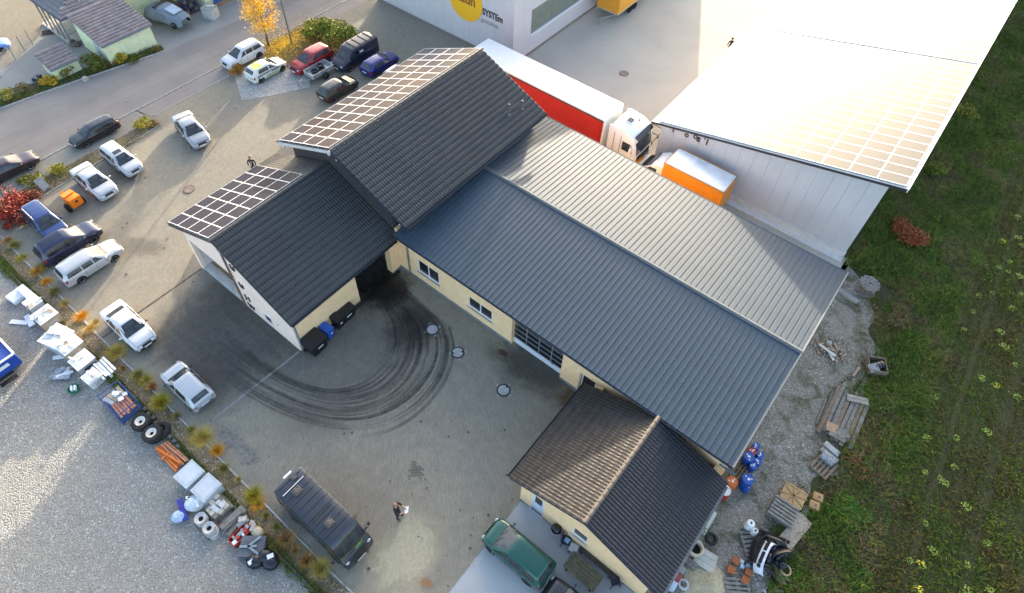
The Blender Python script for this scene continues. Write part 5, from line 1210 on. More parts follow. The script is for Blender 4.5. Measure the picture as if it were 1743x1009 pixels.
# ================================================================ people
M_skin = mat('skin', (.45, .26, .18), .6, var=.05)
def person(label, loc, rz, cols, hair, pose, h=1.78, hold=None):
    """one continuous skinned body; local +x is where the person faces"""
    k = h/1.78
    J = {'pel': (0,0,.95,.135,.105), 'wai': (0,0,1.10,.13,.10), 'che': (.0,0,1.32,.165,.11), 'sho': (0,0,1.44,.12,.085), 'nec': (.01,0,1.53,.058,.058), 'jaw': (.025,0,1.60,.075,.075), 'hea': (.015,0,1.69,.098,.092), 'top': (.0,0,1.765,.06,.06)}
    E = [('pel','wai'),('wai','che'),('che','sho'),('sho','nec'),('nec','jaw'),('jaw','hea'),('hea','top')]
    for s, n in ((1,'L'),(-1,'R')):
        hx, kx = pose.get('leg'+n, (0, 0)); ar = pose['arm'+n]
        J.update({'hip'+n: (0,s*.095,.90,.10,.095), 'kne'+n: (.02+kx,s*.105,.49,.062,.06), 'ank'+n: (hx,s*.11,.085,.042,.045), 'toe'+n: (hx+.17,s*.125,.045,.038,.03)})
        E += [('pel','hip'+n),('hip'+n,'kne'+n),('kne'+n,'ank'+n),('ank'+n,'toe'+n)]
        J['arm'+n] = (0,s*.19,1.42,.062,.06); e, wv = ar; J['elb'+n] = (e[0],s*e[1],e[2],.047,.047); J['wri'+n] = (wv[0],s*wv[1],wv[2],.03,.034)
        E += [('sho','arm'+n),('arm'+n,'elb'+n),('elb'+n,'wri'+n)]
        d = (Vector(wv)-Vector(e)).normalized(); pal = Vector(wv)+d*.07
        J['pal'+n] = (pal.x, s*pal.y, pal.z, .034, .018); E.append(('wri'+n,'pal'+n))
        for q in range(4):
            b = pal+Vector((0,0,(q-1.5)*.02))+d*.03; tip = b+d*(.05+.012*(1.5-abs(q-1.5)))+Vector((0,-.02,-.005))
            J[f'f{n}{q}'] = (b.x, s*b.y, b.z, .010, .010); J[f't{n}{q}'] = (tip.x, s*tip.y, tip.z, .008, .008); E += [('pal'+n, f'f{n}{q}'), (f'f{n}{q}', f't{n}{q}')]
        th = Vector(wv)+d*.03+Vector((0,-.02,.03)); J['th'+n] = (th.x, s*th.y, th.z+.02, .010, .010); E.append(('wri'+n, 'th'+n))
    names = list(J); me = bpy.data.meshes.new('body')
    me.from_pydata([tuple(c*k for c in J[n][:3]) for n in names], [(names.index(a), names.index(b)) for a, b in E], [])
    o = bpy.data.objects.new('tmp', me); COL.objects.link(o)
    o.modifiers.new('s', 'SKIN'); sv = me.skin_vertices[0].data
    for i, n in enumerate(names): sv[i].radius = (J[n][3]*k, J[n][4]*k)
    sv[0].use_root = True
    su = o.modifiers.new('u', 'SUBSURF'); su.levels = 2; su.render_levels = 2
    dg = bpy.context.evaluated_depsgraph_get(); m2 = bpy.data.meshes.new_from_object(o.evaluated_get(dg)); bpy.data.objects.remove(o)
    m2.materials.clear()
    for m in (M_skin, *cols): m2.materials.append(m)       # skin, jacket, trousers, shoes
    wz = [(Vector((J['wri'+n][0], J['wri'+n][1], J['wri'+n][2]))*k) for n in 'LR']
    for p in m2.polygons:
        c = p.center; p.use_smooth = True
        hand = min(((c-w).length for w in wz)) < .16*k and any((c-w).dot((w-Vector(J['elb'+n][:3])*k)) > 0 for w, n in zip(wz, 'LR'))
        p.material_index = 0 if (c.z > 1.515*k or hand) else (3 if c.z < .11*k else (2 if c.z < .93*k else 1))
    root = thing('person', label, 'person', loc, rz)
    inst('body', m2, root)
    hb = MB(); hb.ball((-.012*k, 0, 1.715*k), (.112*k, .105*k, .095*k), 14, 8); hb.v = [v if not (v[0] > .055*k and v[2] < 1.72*k) else (.055*k, v[1], v[2]) for v in hb.v]
    hb.build('hair', hair, root, smooth=70)
    f = MB()
    for s in (1, -1): f.ball((.098*k, s*.034*k, 1.672*k), (.012, .014, .010), 6, 4)
    f.ball((.105*k, 0, 1.606*k), (.01, .025, .007), 6, 4); f.build('eyes_and_mouth', mat('dark features', (.05, .02, .02), .5, var=0), root)
    f = MB().ball((.112*k, 0, 1.645*k), (.022, .014, .022), 6, 4)
    for s in (1, -1): f.ball((.01*k, s*.098*k, 1.66*k), (.02, .012, .032), 6, 4)
    f.build('nose_and_ears', M_skin, root, smooth=60)
    return root
C_blk = mat('black jacket', (.012, .010, .016), .8, var=.2); C_nav = mat('navy trousers', (.014, .017, .045), .85, var=.2); C_sho = mat('dark shoes', (.012, .012, .014), .6)
C_brn = mat('light brown hair', (.24, .14, .07), .7, var=.2, vscale=30); C_drk = mat('dark hair', (.03, .02, .015), .7, var=.2, vscale=30); C_char = mat('charcoal jacket', (.018, .017, .030), .8, var=.2)
p = at(679, 880.5)
per = person('person in black jacket and navy trousers standing in the yard looking at white papers', (p.x, p.y, .0), .55, (C_blk, C_nav, C_sho), C_brn,
       {'armL': ((.12, .25, 1.16), (.36, .10, 1.20)), 'armR': ((.10, .26, 1.16), (.34, .12, 1.18)), 'legL': (.06, .03), 'legR': (-.05, -.01)}, 1.9)
pap = MB().rbox((.50, .02, 1.31), (.23, .30, .004), .1, 0, -.55).rbox((.48, -.07, 1.30), (.21, .16, .004), -.2, 0, -.45)
pp = pap.build('papers', mat('white paper', (.86, .85, .88), .7, var=.02)); pp.location = (p.x, p.y, .0); pp.rotation_euler.z = .55; tag(pp, 'white sheets of paper held by the person in the yard', 'papers')
p = at(436, 298)
person('person in dark jacket with pale scarf behind the solar roof of the garage wing', (p.x, p.y, 0), -.9, (C_char, C_nav, C_sho), C_brn, {'armL': ((.0, .27, 1.15), (.10, .22, .94)), 'armR': ((.0, .27, 1.15), (.10, .22, .94)), 'legL': (.05, .02)}, 1.85)
sc_ = MB().grid([[(.13+.02*f, y-.1*f, 1.50-.45*f) for y in (.02, .10)] for f in (0, .3, .6, 1)]); o = sc_.build('scarf', mat('pale scarf', (.42, .44, .58), .8)); o.parent = [x for x in COL.objects if x.name.startswith('person')][-1]
p = at(1238, 94)
person('tiny dark dressed person standing beside the white hall in the truck yard', (p.x, p.y, 0), 2.2, (C_blk, C_nav, C_sho), C_drk, {'armL': ((.0, .27, 1.15), (.10, .22, .94)), 'armR': ((.0, .27, 1.15), (.10, .22, .94))}, 1.8)

# ================================================================ bins by the wing wall
def wheeled_bin(label, loc, rz, m, w=.58, d=.72, h=1.05, name='wheelie_bin', hinge=True):
    t = thing(name, label, 'bin', loc, rz)
    b = MB(); b.rbox((0, 0, h*.46), (d*.80, w*.84, h*.84)); 
    vs = b.v; b.v = [(x*(1.18 if z > h*.5 else .92), y*(1.16 if z > h*.5 else .92), z) for x, y, z in vs]; b.build('body', m, t, bevel=.03)
    l = MB(); l.grid([[(x*d/2, y*w/2, h*.90+.075*(1-abs(y)**3)*(1-.6*max(0, x)**2)) for y in (-1.02, -.98, -.6, 0, .6, .98, 1.02)] for x in (-1.03, -.9, -.3, .3, .9, 1.05)]); l.v = [(x, y, z if abs(y) < w*.505 else z-.05) for x, y, z in l.v]
    lid = l.build('lid', m, t, smooth=50); MB().rbox((d*.46, 0, h*.90), (.05, w*.5, .04)).build('lid_handle', m, lid)
    MB().rbox((-d*.52, 0, h*.90), (.06, w*.9, .06)).build('hinge_bar', m, t)
    wl = MB()
    for s in (-1, 1): wl.cyl((-d*.42, s*w*.5, .10), (-d*.42, s*w*.42, .10), .10, n=14)
    wl.build('wheel', M_tyre, t)
    MB().rbox((d*.475, .02, h*.55), (.01, w*.3, .08)).build('label_sticker', M_plate, t)
    return t
M_binb = mat('black bin plastic', (.010, .010, .014), .45, var=.15); M_binu = mat('blue bin plastic', (.012, .09, .42), .4, var=.08)
p = at(536, 592); wheeled_bin('large black container bin at the corner of the garage wing wall', (p.x+.15, p.y+.05, 0), .05, M_binb, 1.25, 1.0, 1.25, 'container_bin')
p = at(561, 572); wheeled_bin('bright blue wheeled bin between two black bins along the wing wall', (p.x-.05, p.y, 0), .12, M_binu, .56, .72, 1.0)
p = at(577, 556); wheeled_bin('narrow black wheeled bin between the blue bin and the long black bin', (p.x-.1, p.y+.05, 0), .05, M_binb, .56, .8, 1.05)
p = at(590, 546); wheeled_bin('long low black bin closest to the dark garage bay', (p.x-.1, p.y+.18, 0), .0, M_binb, 1.2, .55, .95, 'container_bin')

# ================================================================ along the annex gable
p = at(945, 908)
t = thing('kettle_grill', 'round black kettle grill with shiny lid beside the annex gable', 'grill', (p.x, p.y, 0))
MB().lathe([(.0, .98), (.12, .96), (.24, .86), (.28, .74), (.26, .62), (.14, .52), (0, .50)], 20).build('bowl', mat('black enamel', (.010, .010, .012), .12, var=0), t, smooth=60)
b = MB()
for a in (0, 2.1, 4.2): b.cyl((.22*math.cos(a), .22*math.sin(a), .58), (.32*math.cos(a), .32*math.sin(a), 0), .014, n=6)
b.build('leg', M_alu, t); MB().rbox((.1, 0, 1.0), (.12, .03, .03)).build('lid_handle', M_trim, t)
b = MB().tube([(.28*math.cos(a), .28*math.sin(a), .72) for a in np.linspace(-2.2, .4, 8)], .012, 5); b.build('rim_wire', M_alu, t)
p = at(963, 924)
t = thing('garden_chair', 'dark blue garden chair holding a pale cushion between the grill and the stool', 'chair', (p.x, p.y, 0), .4)
M_ch = mat('dark navy chair', (.012, .018, .05), .5)
MB().rbox((0, 0, .43), (.46, .46, .05)).build('seat', M_ch, t, bevel=.015); MB().rbox((-.24, 0, .70), (.05, .46, .5), 0, 0, -.15).build('backrest', M_ch, t, bevel=.02)
for x in (-.19, .19):
    for y in (-.2, .2): MB().cyl((x, y, .42), (x*1.25, y*1.2, 0), .022, n=8).build('leg', M_ch, t)
MB().tube([(-.3, 0, .95), (-.28, .25, .9), (0, .27, .62), (.2, .24, .60)], .018, 6).build('armrest', M_ch, t)
c_ = MB().rbox((.02, 0, .49), (.26, .24, .07)).build('cushion', mat('pale blue cloth', (.25, .42, .62), .8), bevel=.03); c_.location = (p.x, p.y, 0); tag(c_, 'small pale blue cushion lying on the dark blue garden chair', 'cushion')
p = at(975, 937)
t = thing('stool', 'white square topped stool next to the wooden garden table', 'stool', (p.x, p.y, 0), .2)
MB().rbox((0, 0, .45), (.42, .42, .05)).build('seat', mat('pale grey plastic', (.45, .49, .55), .5), t, bevel=.04)
for x in (-.15, .15):
    for y in (-.15, .15): MB().cyl((x, y, .44), (x*1.2, y*1.2, 0), .025, n=8).build('leg', M_ch, t)
M_tw = mat('mossy table wood', (.085, .075, .045), .8, var=.35, vscale=5, bump=.3)
def table_set():
    a, b_ = at(978, 958, .74), at(1008, 986, .74); ang = 0.0
    c = (a+b_)/2
    t = thing('garden_table', 'weathered mossy wooden garden table behind the green family car', 'table', (c.x, c.y, 0), -.02)
    for i in range(5): MB().rbox((0, -.36+.18*i, .74), (1.75, .165, .04)).build('table_board', M_tw, t)
    for x in (-.7, .7): 
        for y in (-.3, .3): MB().rbox((x, y, .36), (.08, .08, .72)).build('leg', M_tw, t)
    MB().rbox((0, 0, .69), (1.5, .08, .06)).build('stretcher', M_tw, t)
    t = thing('garden_bench', 'dark wooden garden bench with backrest against the annex gable', 'bench', (c.x+.28, c.y+.95, 0), -.02)
    M_bw = mat('dark bench wood', (.05, .042, .034), .75, var=.3, vscale=6)
    for i in range(3): MB().rbox((0, -.18+.15*i, .44), (2.1, .13, .035)).build('seat_board', M_bw, t)
    for i in range(2): MB().rbox((0, .26+.03*i, .62+.17*i), (2.1, .03, .13)).build('back_board', M_bw, t)
    for x in (-.85, .85): MB().box(x-.04, x+.04, -.2, .25, 0, .42).box(x-.04, x+.04, .22, .26, .42, .88).build('leg', M_bw, t)
table_set()
p = at(1045, 992)
t = thing('garden_chair', 'second dark garden chair at the far end of the wooden bench', 'chair', (p.x, p.y, 0), 2.4)
MB().rbox((0, 0, .43), (.46, .46, .05)).build('seat', M_ch, t, bevel=.015); MB().rbox((-.24, 0, .70), (.05, .46, .5), 0, 0, -.15).build('backrest', M_ch, t, bevel=.02)
for x in (-.19, .19):
    for y in (-.2, .2): MB().cyl((x, y, .42), (x*1.25, y*1.2, 0), .022, n=8).build('leg', M_ch, t)

# ================================================================ small trailers and street things in the car park
p = at(545, 129)
t = thing('open_trailer', 'small silver open trailer carrying tyres beside the dark olive hatchback', 'trailer', (p.x, p.y, 0), PY-.02)
M_gal = mat('galvanised sheet', (.45, .47, .49), .35, metal=.5, var=.15)
MB().box(-1.1, 1.1, -.6, .6, .48, .52).build('bed', M_gal, t)
for nm, q in (('side_board', (-1.1, 1.1, -.62, -.59)), ('side_board', (-1.1, 1.1, .59, .62)), ('end_board', (-1.12, -1.10, -.58, .58)), ('end_board', (1.1, 1.12, -.58, .58))): MB().box(*q, .48, .86).build(nm, M_gal, t)
MB().tube([(-1.1, -.5, .5), (-2.0, 0, .5)], .035).tube([(-1.1, .5, .5), (-2.0, 0, .5)], .035).tube([(-2.0, 0, .5), (-2.35, 0, .5)], .04).cyl((-2.2, .1, 0), (-2.2, .1, .6), .03).build('drawbar', M_zinc, t)
for y in (-.72, .72):
    o = inst('wheel', car_meshes('hatch')['wheel'], t, (.1, y, .3)); o.rotation_euler = (math.pi/2, 0, 0)
M_tyme = MB().lathe([(.18, -.09), (.28, -.09), (.31, -.05), (.31, .05), (.28, .09), (.18, .09), (.18, -.09)], 20).mesh('tyre', M_tyre, smooth=40)
for i, (x, y, z, l) in enumerate(((-.35, .1, .62, 'tyre lying in the silver open trailer, rear one'), (.25, -.15, .62, 'tyre lying in the silver open trailer, front one by its side board'), (.35, .2, .80, 'tyre lying on top of another tyre in the silver open trailer'))):
    wpos = Vector((p.x, p.y, 0)) + Matrix.Rotation(PY-.02, 3, 'Z') @ Vector((x, y, z)); o = inst('scrap_tyre', M_tyme, None, wpos); tag(o, l, 'tyre', 'tyres in the open trailer')
p = at(132, 352)
t = thing('compressor_trailer', 'bright orange boxy site trailer with orange drawbar beside the white two-door saloon', 'trailer', (p.x, p.y, 0), PX+.12)
M_o2 = mat('signal orange', (.85, .20, .006), .42, var=.06)
MB().rbox((0, 0, .78), (1.05, .82, .72), taper=.94).build('housing', M_o2, t, bevel=.03)
MB().rbox((.54, 0, .86), (.02, .18, .14)).build('vent', M_trim, t); MB().rbox((-.28, 0, 1.165), (.5, .74, .05), 0, 0, -.12).build('hinged_lid', M_o2, t)
MB().rbox((-.80, .0, .70), (.75, .20, .10), 0, 0, .35).build('drawbar', M_o2, t)
for y in (-.52, .52):
    o = inst('wheel', car_meshes('hatch')['wheel'], t, (-.05, y, .3)); o.rotation_euler = (math.pi/2, 0, 0); MB().tube([(-.05+.36*math.cos(a), y, .3+.36*math.sin(a)) for a in np.linspace(.1, 3.0, 8)], .03, 6).build('mudguard', M_trim, t)
p = at(78, 322)
t = thing('easel_sign', 'small grey folding board standing beside the planted island', 'sign', (p.x, p.y, 0), .25)
MB().rbox((0, 0, .5), (.03, .6, 1.0), 0, 0, -.35).build('board', mat('grey board', (.26, .28, .28), .5), t); MB().rbox((.0, 0, .5), (.035, .48, .8), 0, 0, -.36).build('board_face', mat('board face', (.36, .38, .37), .4), t)
b = MB().cyl((-.3, -.25, 0), (.15, -.25, .95), .018, n=6).cyl((-.3, .25, 0), (.15, .25, .95), .018, n=6); b.build('strut', M_zinc, t)
# street lamp and sign
a = at(497, 75)
t = thing('street_lamp', 'slender grey street lamp post beside the yellow leaf litter', 'street lamp', (a.x, a.y, 0))
MB().cyl((0, 0, 0), (0, 0, 6.4), .075, .05, n=10).build('pole', mat('lamp pole grey', (.14, .15, .155), .5, metal=.3), t, smooth=40); MB().cyl((0, 0, 0), (0, 0, .5), .10, n=10).build('base', M_zinc, t, smooth=40)
MB().cyl((0, 0, 6.4), (-.9, 0, 6.7), .035, n=8).build('arm', M_zinc, t); MB().rbox((-1.2, 0, 6.72), (.7, .22, .1)).build('lamp_head', M_zinc, t, bevel=.02)
# wire fence on the neighbour plot
F = [at(*q) for q in ((2, 132), (27, 101), (42, 86), (56, 75))]
t = thing('wire_fence', 'thin wire mesh fence with grey posts beside the light blue saloon', 'fence', tuple(F[0]))
for q in F: MB().cyl(q-F[0], q-F[0]+Vector((0, 0, 1.4)), .035, n=8).build('post', M_zinc, t)
for q0, q1 in zip(F[:-1], F[1:]):
    b = MB(); v0, v1 = q0-F[0], q1-F[0]
    for z in np.linspace(.1, 1.35, 8): b.cyl(v0+Vector((0, 0, z)), v1+Vector((0, 0, z)), .005, n=4)
    n = int((v1-v0).length/.12)
    for i in range(n): v = v0.lerp(v1, i/n); b.cyl(v+Vector((0, 0, .1)), v+Vector((0, 0, 1.35)), .004, n=4)
    b.build('wire_mesh', M_alu, t)
p = at(326, 20); 
t = thing('pipe_rack', 'tall storage rack packed with dark blue crates beside the pale green wall', 'rack', (p.x, p.y, 0), PY)
for z in (.1, .6, 1.1, 1.6): MB().box(-.7, .7, -.45, .45, z, z+.05).build('shelf', mat('rack brown', (.12, .07, .04), .7), t)
for x in (-.68, .68):
    for y in (-.43, .43): MB().box(x-.03, x+.03, y-.03, y+.03, 0, 2.0).build('upright', mat('rack blue', (.02, .04, .16), .5), t)
for i in range(9): MB().rbox((-.45+.45*(i % 3), 0, .32+.5*(i//3)), (.36, .7, .3), random.uniform(-.1, .1)).build('crate', mat('crate blue', (.03, .04, .10), .5, var=.3) if i % 2 else mat('crate grey', (.16, .15, .16), .6), t)
p = at(302, 22)
b = MB()
for i in range(6): b.rbox((random.uniform(-.2, .2), -.5+.2*i, .3+random.uniform(0, .5)), (4.2, .16, .1), random.uniform(-.04, .04), 0, .06)
o = b.build('timber_stack', mat('brown timber', (.16, .085, .045), .75, var=.3, vscale=5)); o.location = (p.x-1.2, p.y, 0); o.rotation_euler.z = .15; tag(o, 'brown timber lengths stacked behind the covered vehicle', 'timber')
p = at(361, 29)
t = thing('concrete_box', 'pale grey box container with loose boards on top beside the blue wall', 'container', (p.x, p.y, 0), .35)
MB().rbox((0, 0, .5), (1.1, 1.0, 1.0)).build('box', mat('pale concrete box', (.40, .42, .41), .8, var=.12), t, bevel=.03); MB().rbox((0, 0, 1.03), (1.15, 1.05, .06)).build('lid', mat('lid grey', (.28, .29, .28), .8), t); MB().rbox((.1, .15, 1.10), (.7, .3, .05), .4).build('loose_board', mat('pale board', (.6, .55, .42), .7), t)
p = at(85, 55)
o = MB().rbox((0, 0, .02), (1.3, .8, .03)).build('door_mat', mat('dark brown mat', (.035, .02, .02), .9)); o.location = (p.x, p.y, 0); o.rotation_euler.z = 1.0; tag(o, 'dark brown mat on the paving in front of the porch', 'mat')
p = at(128, 76)
b = MB()
for i in range(5): b.ball((random.uniform(-.4, .4), random.uniform(-.25, .25), .15), (.3, .25, .2), 8, 5)
o = b.build('leaf_bag', mat('brown bag', (.13, .10, .08), .8, var=.3), smooth=60); o.location = (p.x, p.y, 0); tag(o, 'low brown heap on the paving between shed and garage', 'heap')
p = at(66, 138)
b = MB().rbox((0, 0, .25), (.8, .3, .2)).rbox((.25, .1, .5), (.3, .25, .3)).cyl((-.35, -.2, .12), (-.35, .2, .12), .12); o = b.build('scooter', mat('dark scooter', (.06, .06, .08), .4)); o.location = (p.x, p.y, 0); o.rotation_euler.z = .4; tag(o, 'small dark mower like machine behind the yellow shrub', 'mower')
p = at(146, 136)
o = MB().lathe([(0, .30), (.2, .28), (.24, .0)], 12).build('boundary_stone', mat('pale stone', (.4, .36, .32), .8, var=.2), smooth=60); o.location = (p.x, p.y, 0); tag(o, 'pale stone at the road edge below the olive bush', 'stone')
p = at(1112, 222)
t = thing('steel_frame', 'brown steel shelving frame lying between the lorry cab and the white hall', 'frame', (-15.45, 36.95, -.25), math.radians(90))
M_rust = mat('brown steel', (.10, .065, .045), .6, metal=.3, var=.3)
for y in (-.55, .55): MB().box(-.1, 3.2, y-.04, y+.04, .55, .65).build('rail', M_rust, t)
for i in range(4): MB().rbox((.15+i*.95, 0, .58), (.07, 1.1, .07)).build('rung', M_rust, t); MB().box(.12+i*.95, .18+i*.95, -.58, -.52, 0, .54).box(.12+i*.95, .18+i*.95, .52, .58, 0, .54).build('leg', M_rust, t)
# ================================================================ stacks along the gravel edge
M_eps = mat('white foam board', (.84, .85, .86), .6, var=.03); M_epsd = mat('grimy foam', (.50, .49, .46), .7, var=.2, vscale=5); M_card = mat('cardboard', (.42, .34, .24), .8, var=.1); M_film = mat('clear film grey', (.50, .53, .55), .2, var=.2, vscale=4)
M_gal2 = mat('grey metal scrap', (.34, .37, .42), .4, metal=.4, var=.3, vscale=8); M_copper = mat('salmon board', (.48, .20, .12), .7, var=.2, vscale=6); M_bluef = mat('blue steel', (.03, .07, .22), .5, var=.2)
M_tim = mat('grey weathered timber', (.19, .18, .165), .85, var=.3, vscale=6, bump=.4, bscale=25); M_tim2 = mat('brown weathered timber', (.19, .145, .10), .85, var=.3, vscale=6, bump=.4, bscale=25); M_tan = mat('fresh tan timber', (.40, .26, .12), .75, var=.15, vscale=6)
def base(px, z=0.): p = at(px[0], px[1], z); return (p.x, p.y, 0)
def pallet(t, m, L=1.2, W=.8, z=0., n=5):
    w_ = W/(n+ (n-1)*.55)
    for i in range(n): MB().rbox((0, -W/2+w_/2+i*(W-w_)/(n-1), z+.125), (L, w_, .022)).build('pallet_board', m, t)
    b = MB()
    for x in (-L/2+.07, 0, L/2-.07):
        b.rbox((x, 0, z+.10), (.12, W, .022))
        for y in (-W/2+.06, 0, W/2-.06): b.rbox((x, y, z+.05), (.14, .1, .08))
    b.build('pallet_block', m, t)
def crate(name, label, cat, px, dims, rz, m, z=0, extra=None, top=None, bev=.012, zpx=None):
    """a box like item standing on the ground: body + separate top sheet"""
    p = at(px[0], px[1], zpx if zpx is not None else dims[2]+z); t = thing(name, label, cat, (p.x, p.y, z), rz)
    MB().rbox((0, 0, dims[2]/2), dims).build('box', m, t, bevel=bev)
    if top: MB().rbox((random.uniform(-.02, .02), random.uniform(-.02, .02), dims[2]+.012), (dims[0]*1.03, dims[1]*1.03, .03), random.uniform(-.04, .04)).build('lid', top, t)
    if top is M_eps:
        for i in range(6):
            MB().rbox((random.uniform(-.38, .38)*dims[0], random.uniform(-.38, .38)*dims[1], dims[2]+.045+.022*i), (random.uniform(.2, .6)*dims[0], random.uniform(.08, .4)*dims[1], .022), random.choice((0, 1.57, .3, -.4))+random.uniform(-.1, .1), random.uniform(-.06, .06)).build('loose_sheet', (M_eps, M_film, M_card, M_epsd)[i % 4], t)
        MB().rbox((dims[0]*.5+.012, random.uniform(-.1, .1), dims[2]*.45), (.02, dims[1]*.6, dims[2]*.5), 0).build('side_flap', M_epsd, t)
    return t
def boards(name, label, cat, px, dims, rz, m, n, z0=0, spread=.05, part='board', zpx=None):
    p = at(px[0], px[1], zpx if zpx is not None else z0+dims[2]*n); t = thing(name, label, cat, (p.x, p.y, 0), rz)
    for i in range(n): MB().rbox((random.uniform(-spread, spread), random.uniform(-spread, spread), z0+dims[2]*(i+.5)), (dims[0], dims[1], dims[2]*.92), random.uniform(-spread, spread)).build(part, m, t)
    return t
boards('foam_board_stack', 'stack of white foam boards at the far end of the row, by the bed edge', 'boards', (42, 495), (1.25, .45, .09), .1, M_eps, 6)
boards('foam_board_stack', 'wide white foam sheet leaning at the outermost left of the stacks', 'boards', (26, 503), (.85, .75, .07), .15, M_eps, 4)
t = crate('film_wrapped_box', 'tall grey carton in clear film behind the white foam boards', 'carton', (55, 514), (.85, .8, .75), .05, M_film, top=M_eps); MB().rbox((.12, .0, .78), (.4, .75, .02)).build('white_sheet', M_eps, t)
t = crate('wide_carton', 'wide cardboard box covered with white foam sheet, upper part of the row', 'carton', (75, 535), (1.1, 1.1, .75), .04, M_card, top=M_eps); MB().rbox((-.1, -.25, .81), (.5, .3, .06), .1).build('foam_offcut', M_film, t)
boards('foam_plank', 'white foam plank leaning on the cardboard boxes', 'boards', (47, 541), (1.0, .32, .06), -.15, M_eps, 2, zpx=.3)
boards('foam_plank', 'white foam plank lying flat on the gravel, pointing away from the row', 'boards', (32, 548), (1.05, .28, .05), .62, M_eps, 1)
t = crate('foam_pack', 'large bulky white foam pack with glassy film, widest of the row', 'boards', (96, 572), (1.35, 1.35, .9), .25, M_film, top=M_eps); MB().rbox((-.2, .3, .95), (.8, .6, .05), .4).build('foam_offcut', M_eps, t); MB().rbox((.3, -.3, .93), (.5, .6, .03), -.3).build('foam_offcut', M_eps, t)
t = crate('carton_stack', 'cardboard stack topped by white foam offcuts in the middle of the row', 'carton', (115, 585), (1.15, 1.15, .95), .1, M_card, top=M_eps)
for i in range(5): MB().rbox((random.uniform(-.4, .4), random.uniform(-.4, .4), 1.0+.02*i), (random.uniform(.3, .6), random.uniform(.1, .4), .03), random.uniform(0, 3)).build('foam_offcut', M_eps, t)
boards('foam_plank', 'white foam plank standing against the big foam pack', 'boards', (101, 605), (.8, .22, .08), .9, M_eps, 1, zpx=.2)
t = crate('grey_crate', 'white topped carton with dark grey end beside the cardboard stack', 'carton', (138, 612), (1.0, 1.05, .75), .05, mat('grey carton', (.36, .36, .35), .7, var=.15), top=M_eps); MB().rbox((.52, .1, .35), (.04, .7, .4)).build('dark_end', mat('dark blue grey', (.06, .08, .10), .5), t)
t = boards('window_frames', 'bundle of white plastic profile strips by the bed edge', 'profiles', (176, 626), (1.2, .14, .10), .02, M_eps, 4, .1, .03, 'profile')
for i in range(5): MB().rbox((random.uniform(-.1, .1), -.36+.18*i, .48+.06*(i % 2)), (1.25, .12, .08), random.uniform(-.03, .03)).build('profile', M_eps, t)
t = crate('white_carton', 'clean white box closest to the blue steel cage', 'carton', (155, 640), (.8, .8, .6), .12, mat('warm white box', (.72, .70, .66), .6), top=M_eps)
p = base((108, 637)); t = thing('scrap_heap', 'jumble of blue grey metal sheets lying on the gravel', 'scrap', p, 1.0)
for i in range(16): MB().rbox((random.uniform(-.6, .6), random.uniform(-.3, .3), random.uniform(.04, .22)), (random.uniform(.3, .9), random.uniform(.06, .3), .03), random.uniform(-.4, .4), random.uniform(-.3, .3), random.uniform(-.2, .2)).build('metal_sheet', M_gal2 if i % 4 else M_eps, t)
p = base((128, 664)); t = thing('green_tub', 'small green tub holding white foam blocks on the gravel', 'tub', p, .9)
MB().lathe([(.0, .02), (.26, .02), (.32, .22), (.29, .22), (.24, .05), (0, .05)], 16).build('tub', mat('green plastic', (.02, .17, .09), .4), t, smooth=40)
for x in (-.08, .1): MB().rbox((x, 0, .22), (.10, .3, .2), .2).build('foam_block', M_eps, t)
# blue cage with salmon boards
p = at(205, 684, .5); t = thing('steel_cage', 'blue steel stillage filled with salmon boards and white offcuts', 'stillage', (p.x, p.y, 0), .02)
for x in (-.95, .95):
    for y in (-.6, .6): MB().box(x-.03, x+.03, y-.03, y+.03, 0, .95).build('corner_post', M_bluef, t)
b = MB()
for z in (.1, .5, .92):
    for y in (-.6, .6): b.box(-.92, .92, y-.02, y+.02, z, z+.04)
    for x in (-.95, .95): b.box(x-.02, x+.02, -.57, .57, z, z+.04)
b.build('frame_rail', M_bluef, t)
MB().box(-.9, .9, -.55, .55, .1, .14).build('base_plate', M_bluef, t)
for i in range(6): MB().rbox((.35+random.uniform(-.05, .05), -.4+.15*i, .55+.04*(i % 2)), (1.2, .12, .06), random.uniform(-.15, .15)).build('salmon_board', M_copper, t)
for i in range(4): MB().rbox((-.45, -.35+.24*i, .62+.03*i), (.7, .2, .05), random.uniform(-.2, .2)).build('pale_board', M_card if i % 2 else M_gal, t)
for i in range(6): MB().rbox((random.uniform(-.5, .1), random.uniform(-.1, .5), .74+.02*i), (random.uniform(.2, .5), random.uniform(.08, .25), .05), random.uniform(0, 3)).build('white_offcut', M_eps, t)
# truck wheels
tw = MB().lathe([(.27, -.15), (.30, -.16), (.46, -.15), (.50, -.09), (.51, 0), (.50, .09), (.46, .15), (.30, .16), (.27, .15)], 28).mesh('tyre', M_tyre, smooth=35)
tr_ = MB().lathe([(.09, .02), (.10, .06), (.17, .06), (.20, .10), (.24, .12), (.29, .155), (.28, .1), (.27, -.15)], 28).mesh('rim', mat('cream truck rim', (.62, .58, .50), .5, var=.12, vscale=8), smooth=35)
for px, z, lab in (((239, 717), .17, 'truck tyre lying flat under the one by the steel cage'), ((238, 716), .50, 'truck wheel with cream rim on top of a tyre, next to the steel cage'), ((261, 738), .17, 'truck tyre lying flat under the one by the orange beams'), ((257, 736), .50, 'truck wheel with pale rim on top of a tyre, next to the orange beams'), ((272, 731), .17, 'bare dark tyre at the bed edge behind the truck wheels')):
    p = at(px[0], px[1], z+.15); t = thing('truck_wheel', lab, 'wheel', (p.x, p.y, z), random.uniform(0, 3), 'truck wheels beside the bed'); o = inst('tyre', tw, t); 
    if 'bare' not in lab: inst('rim', tr_, t)
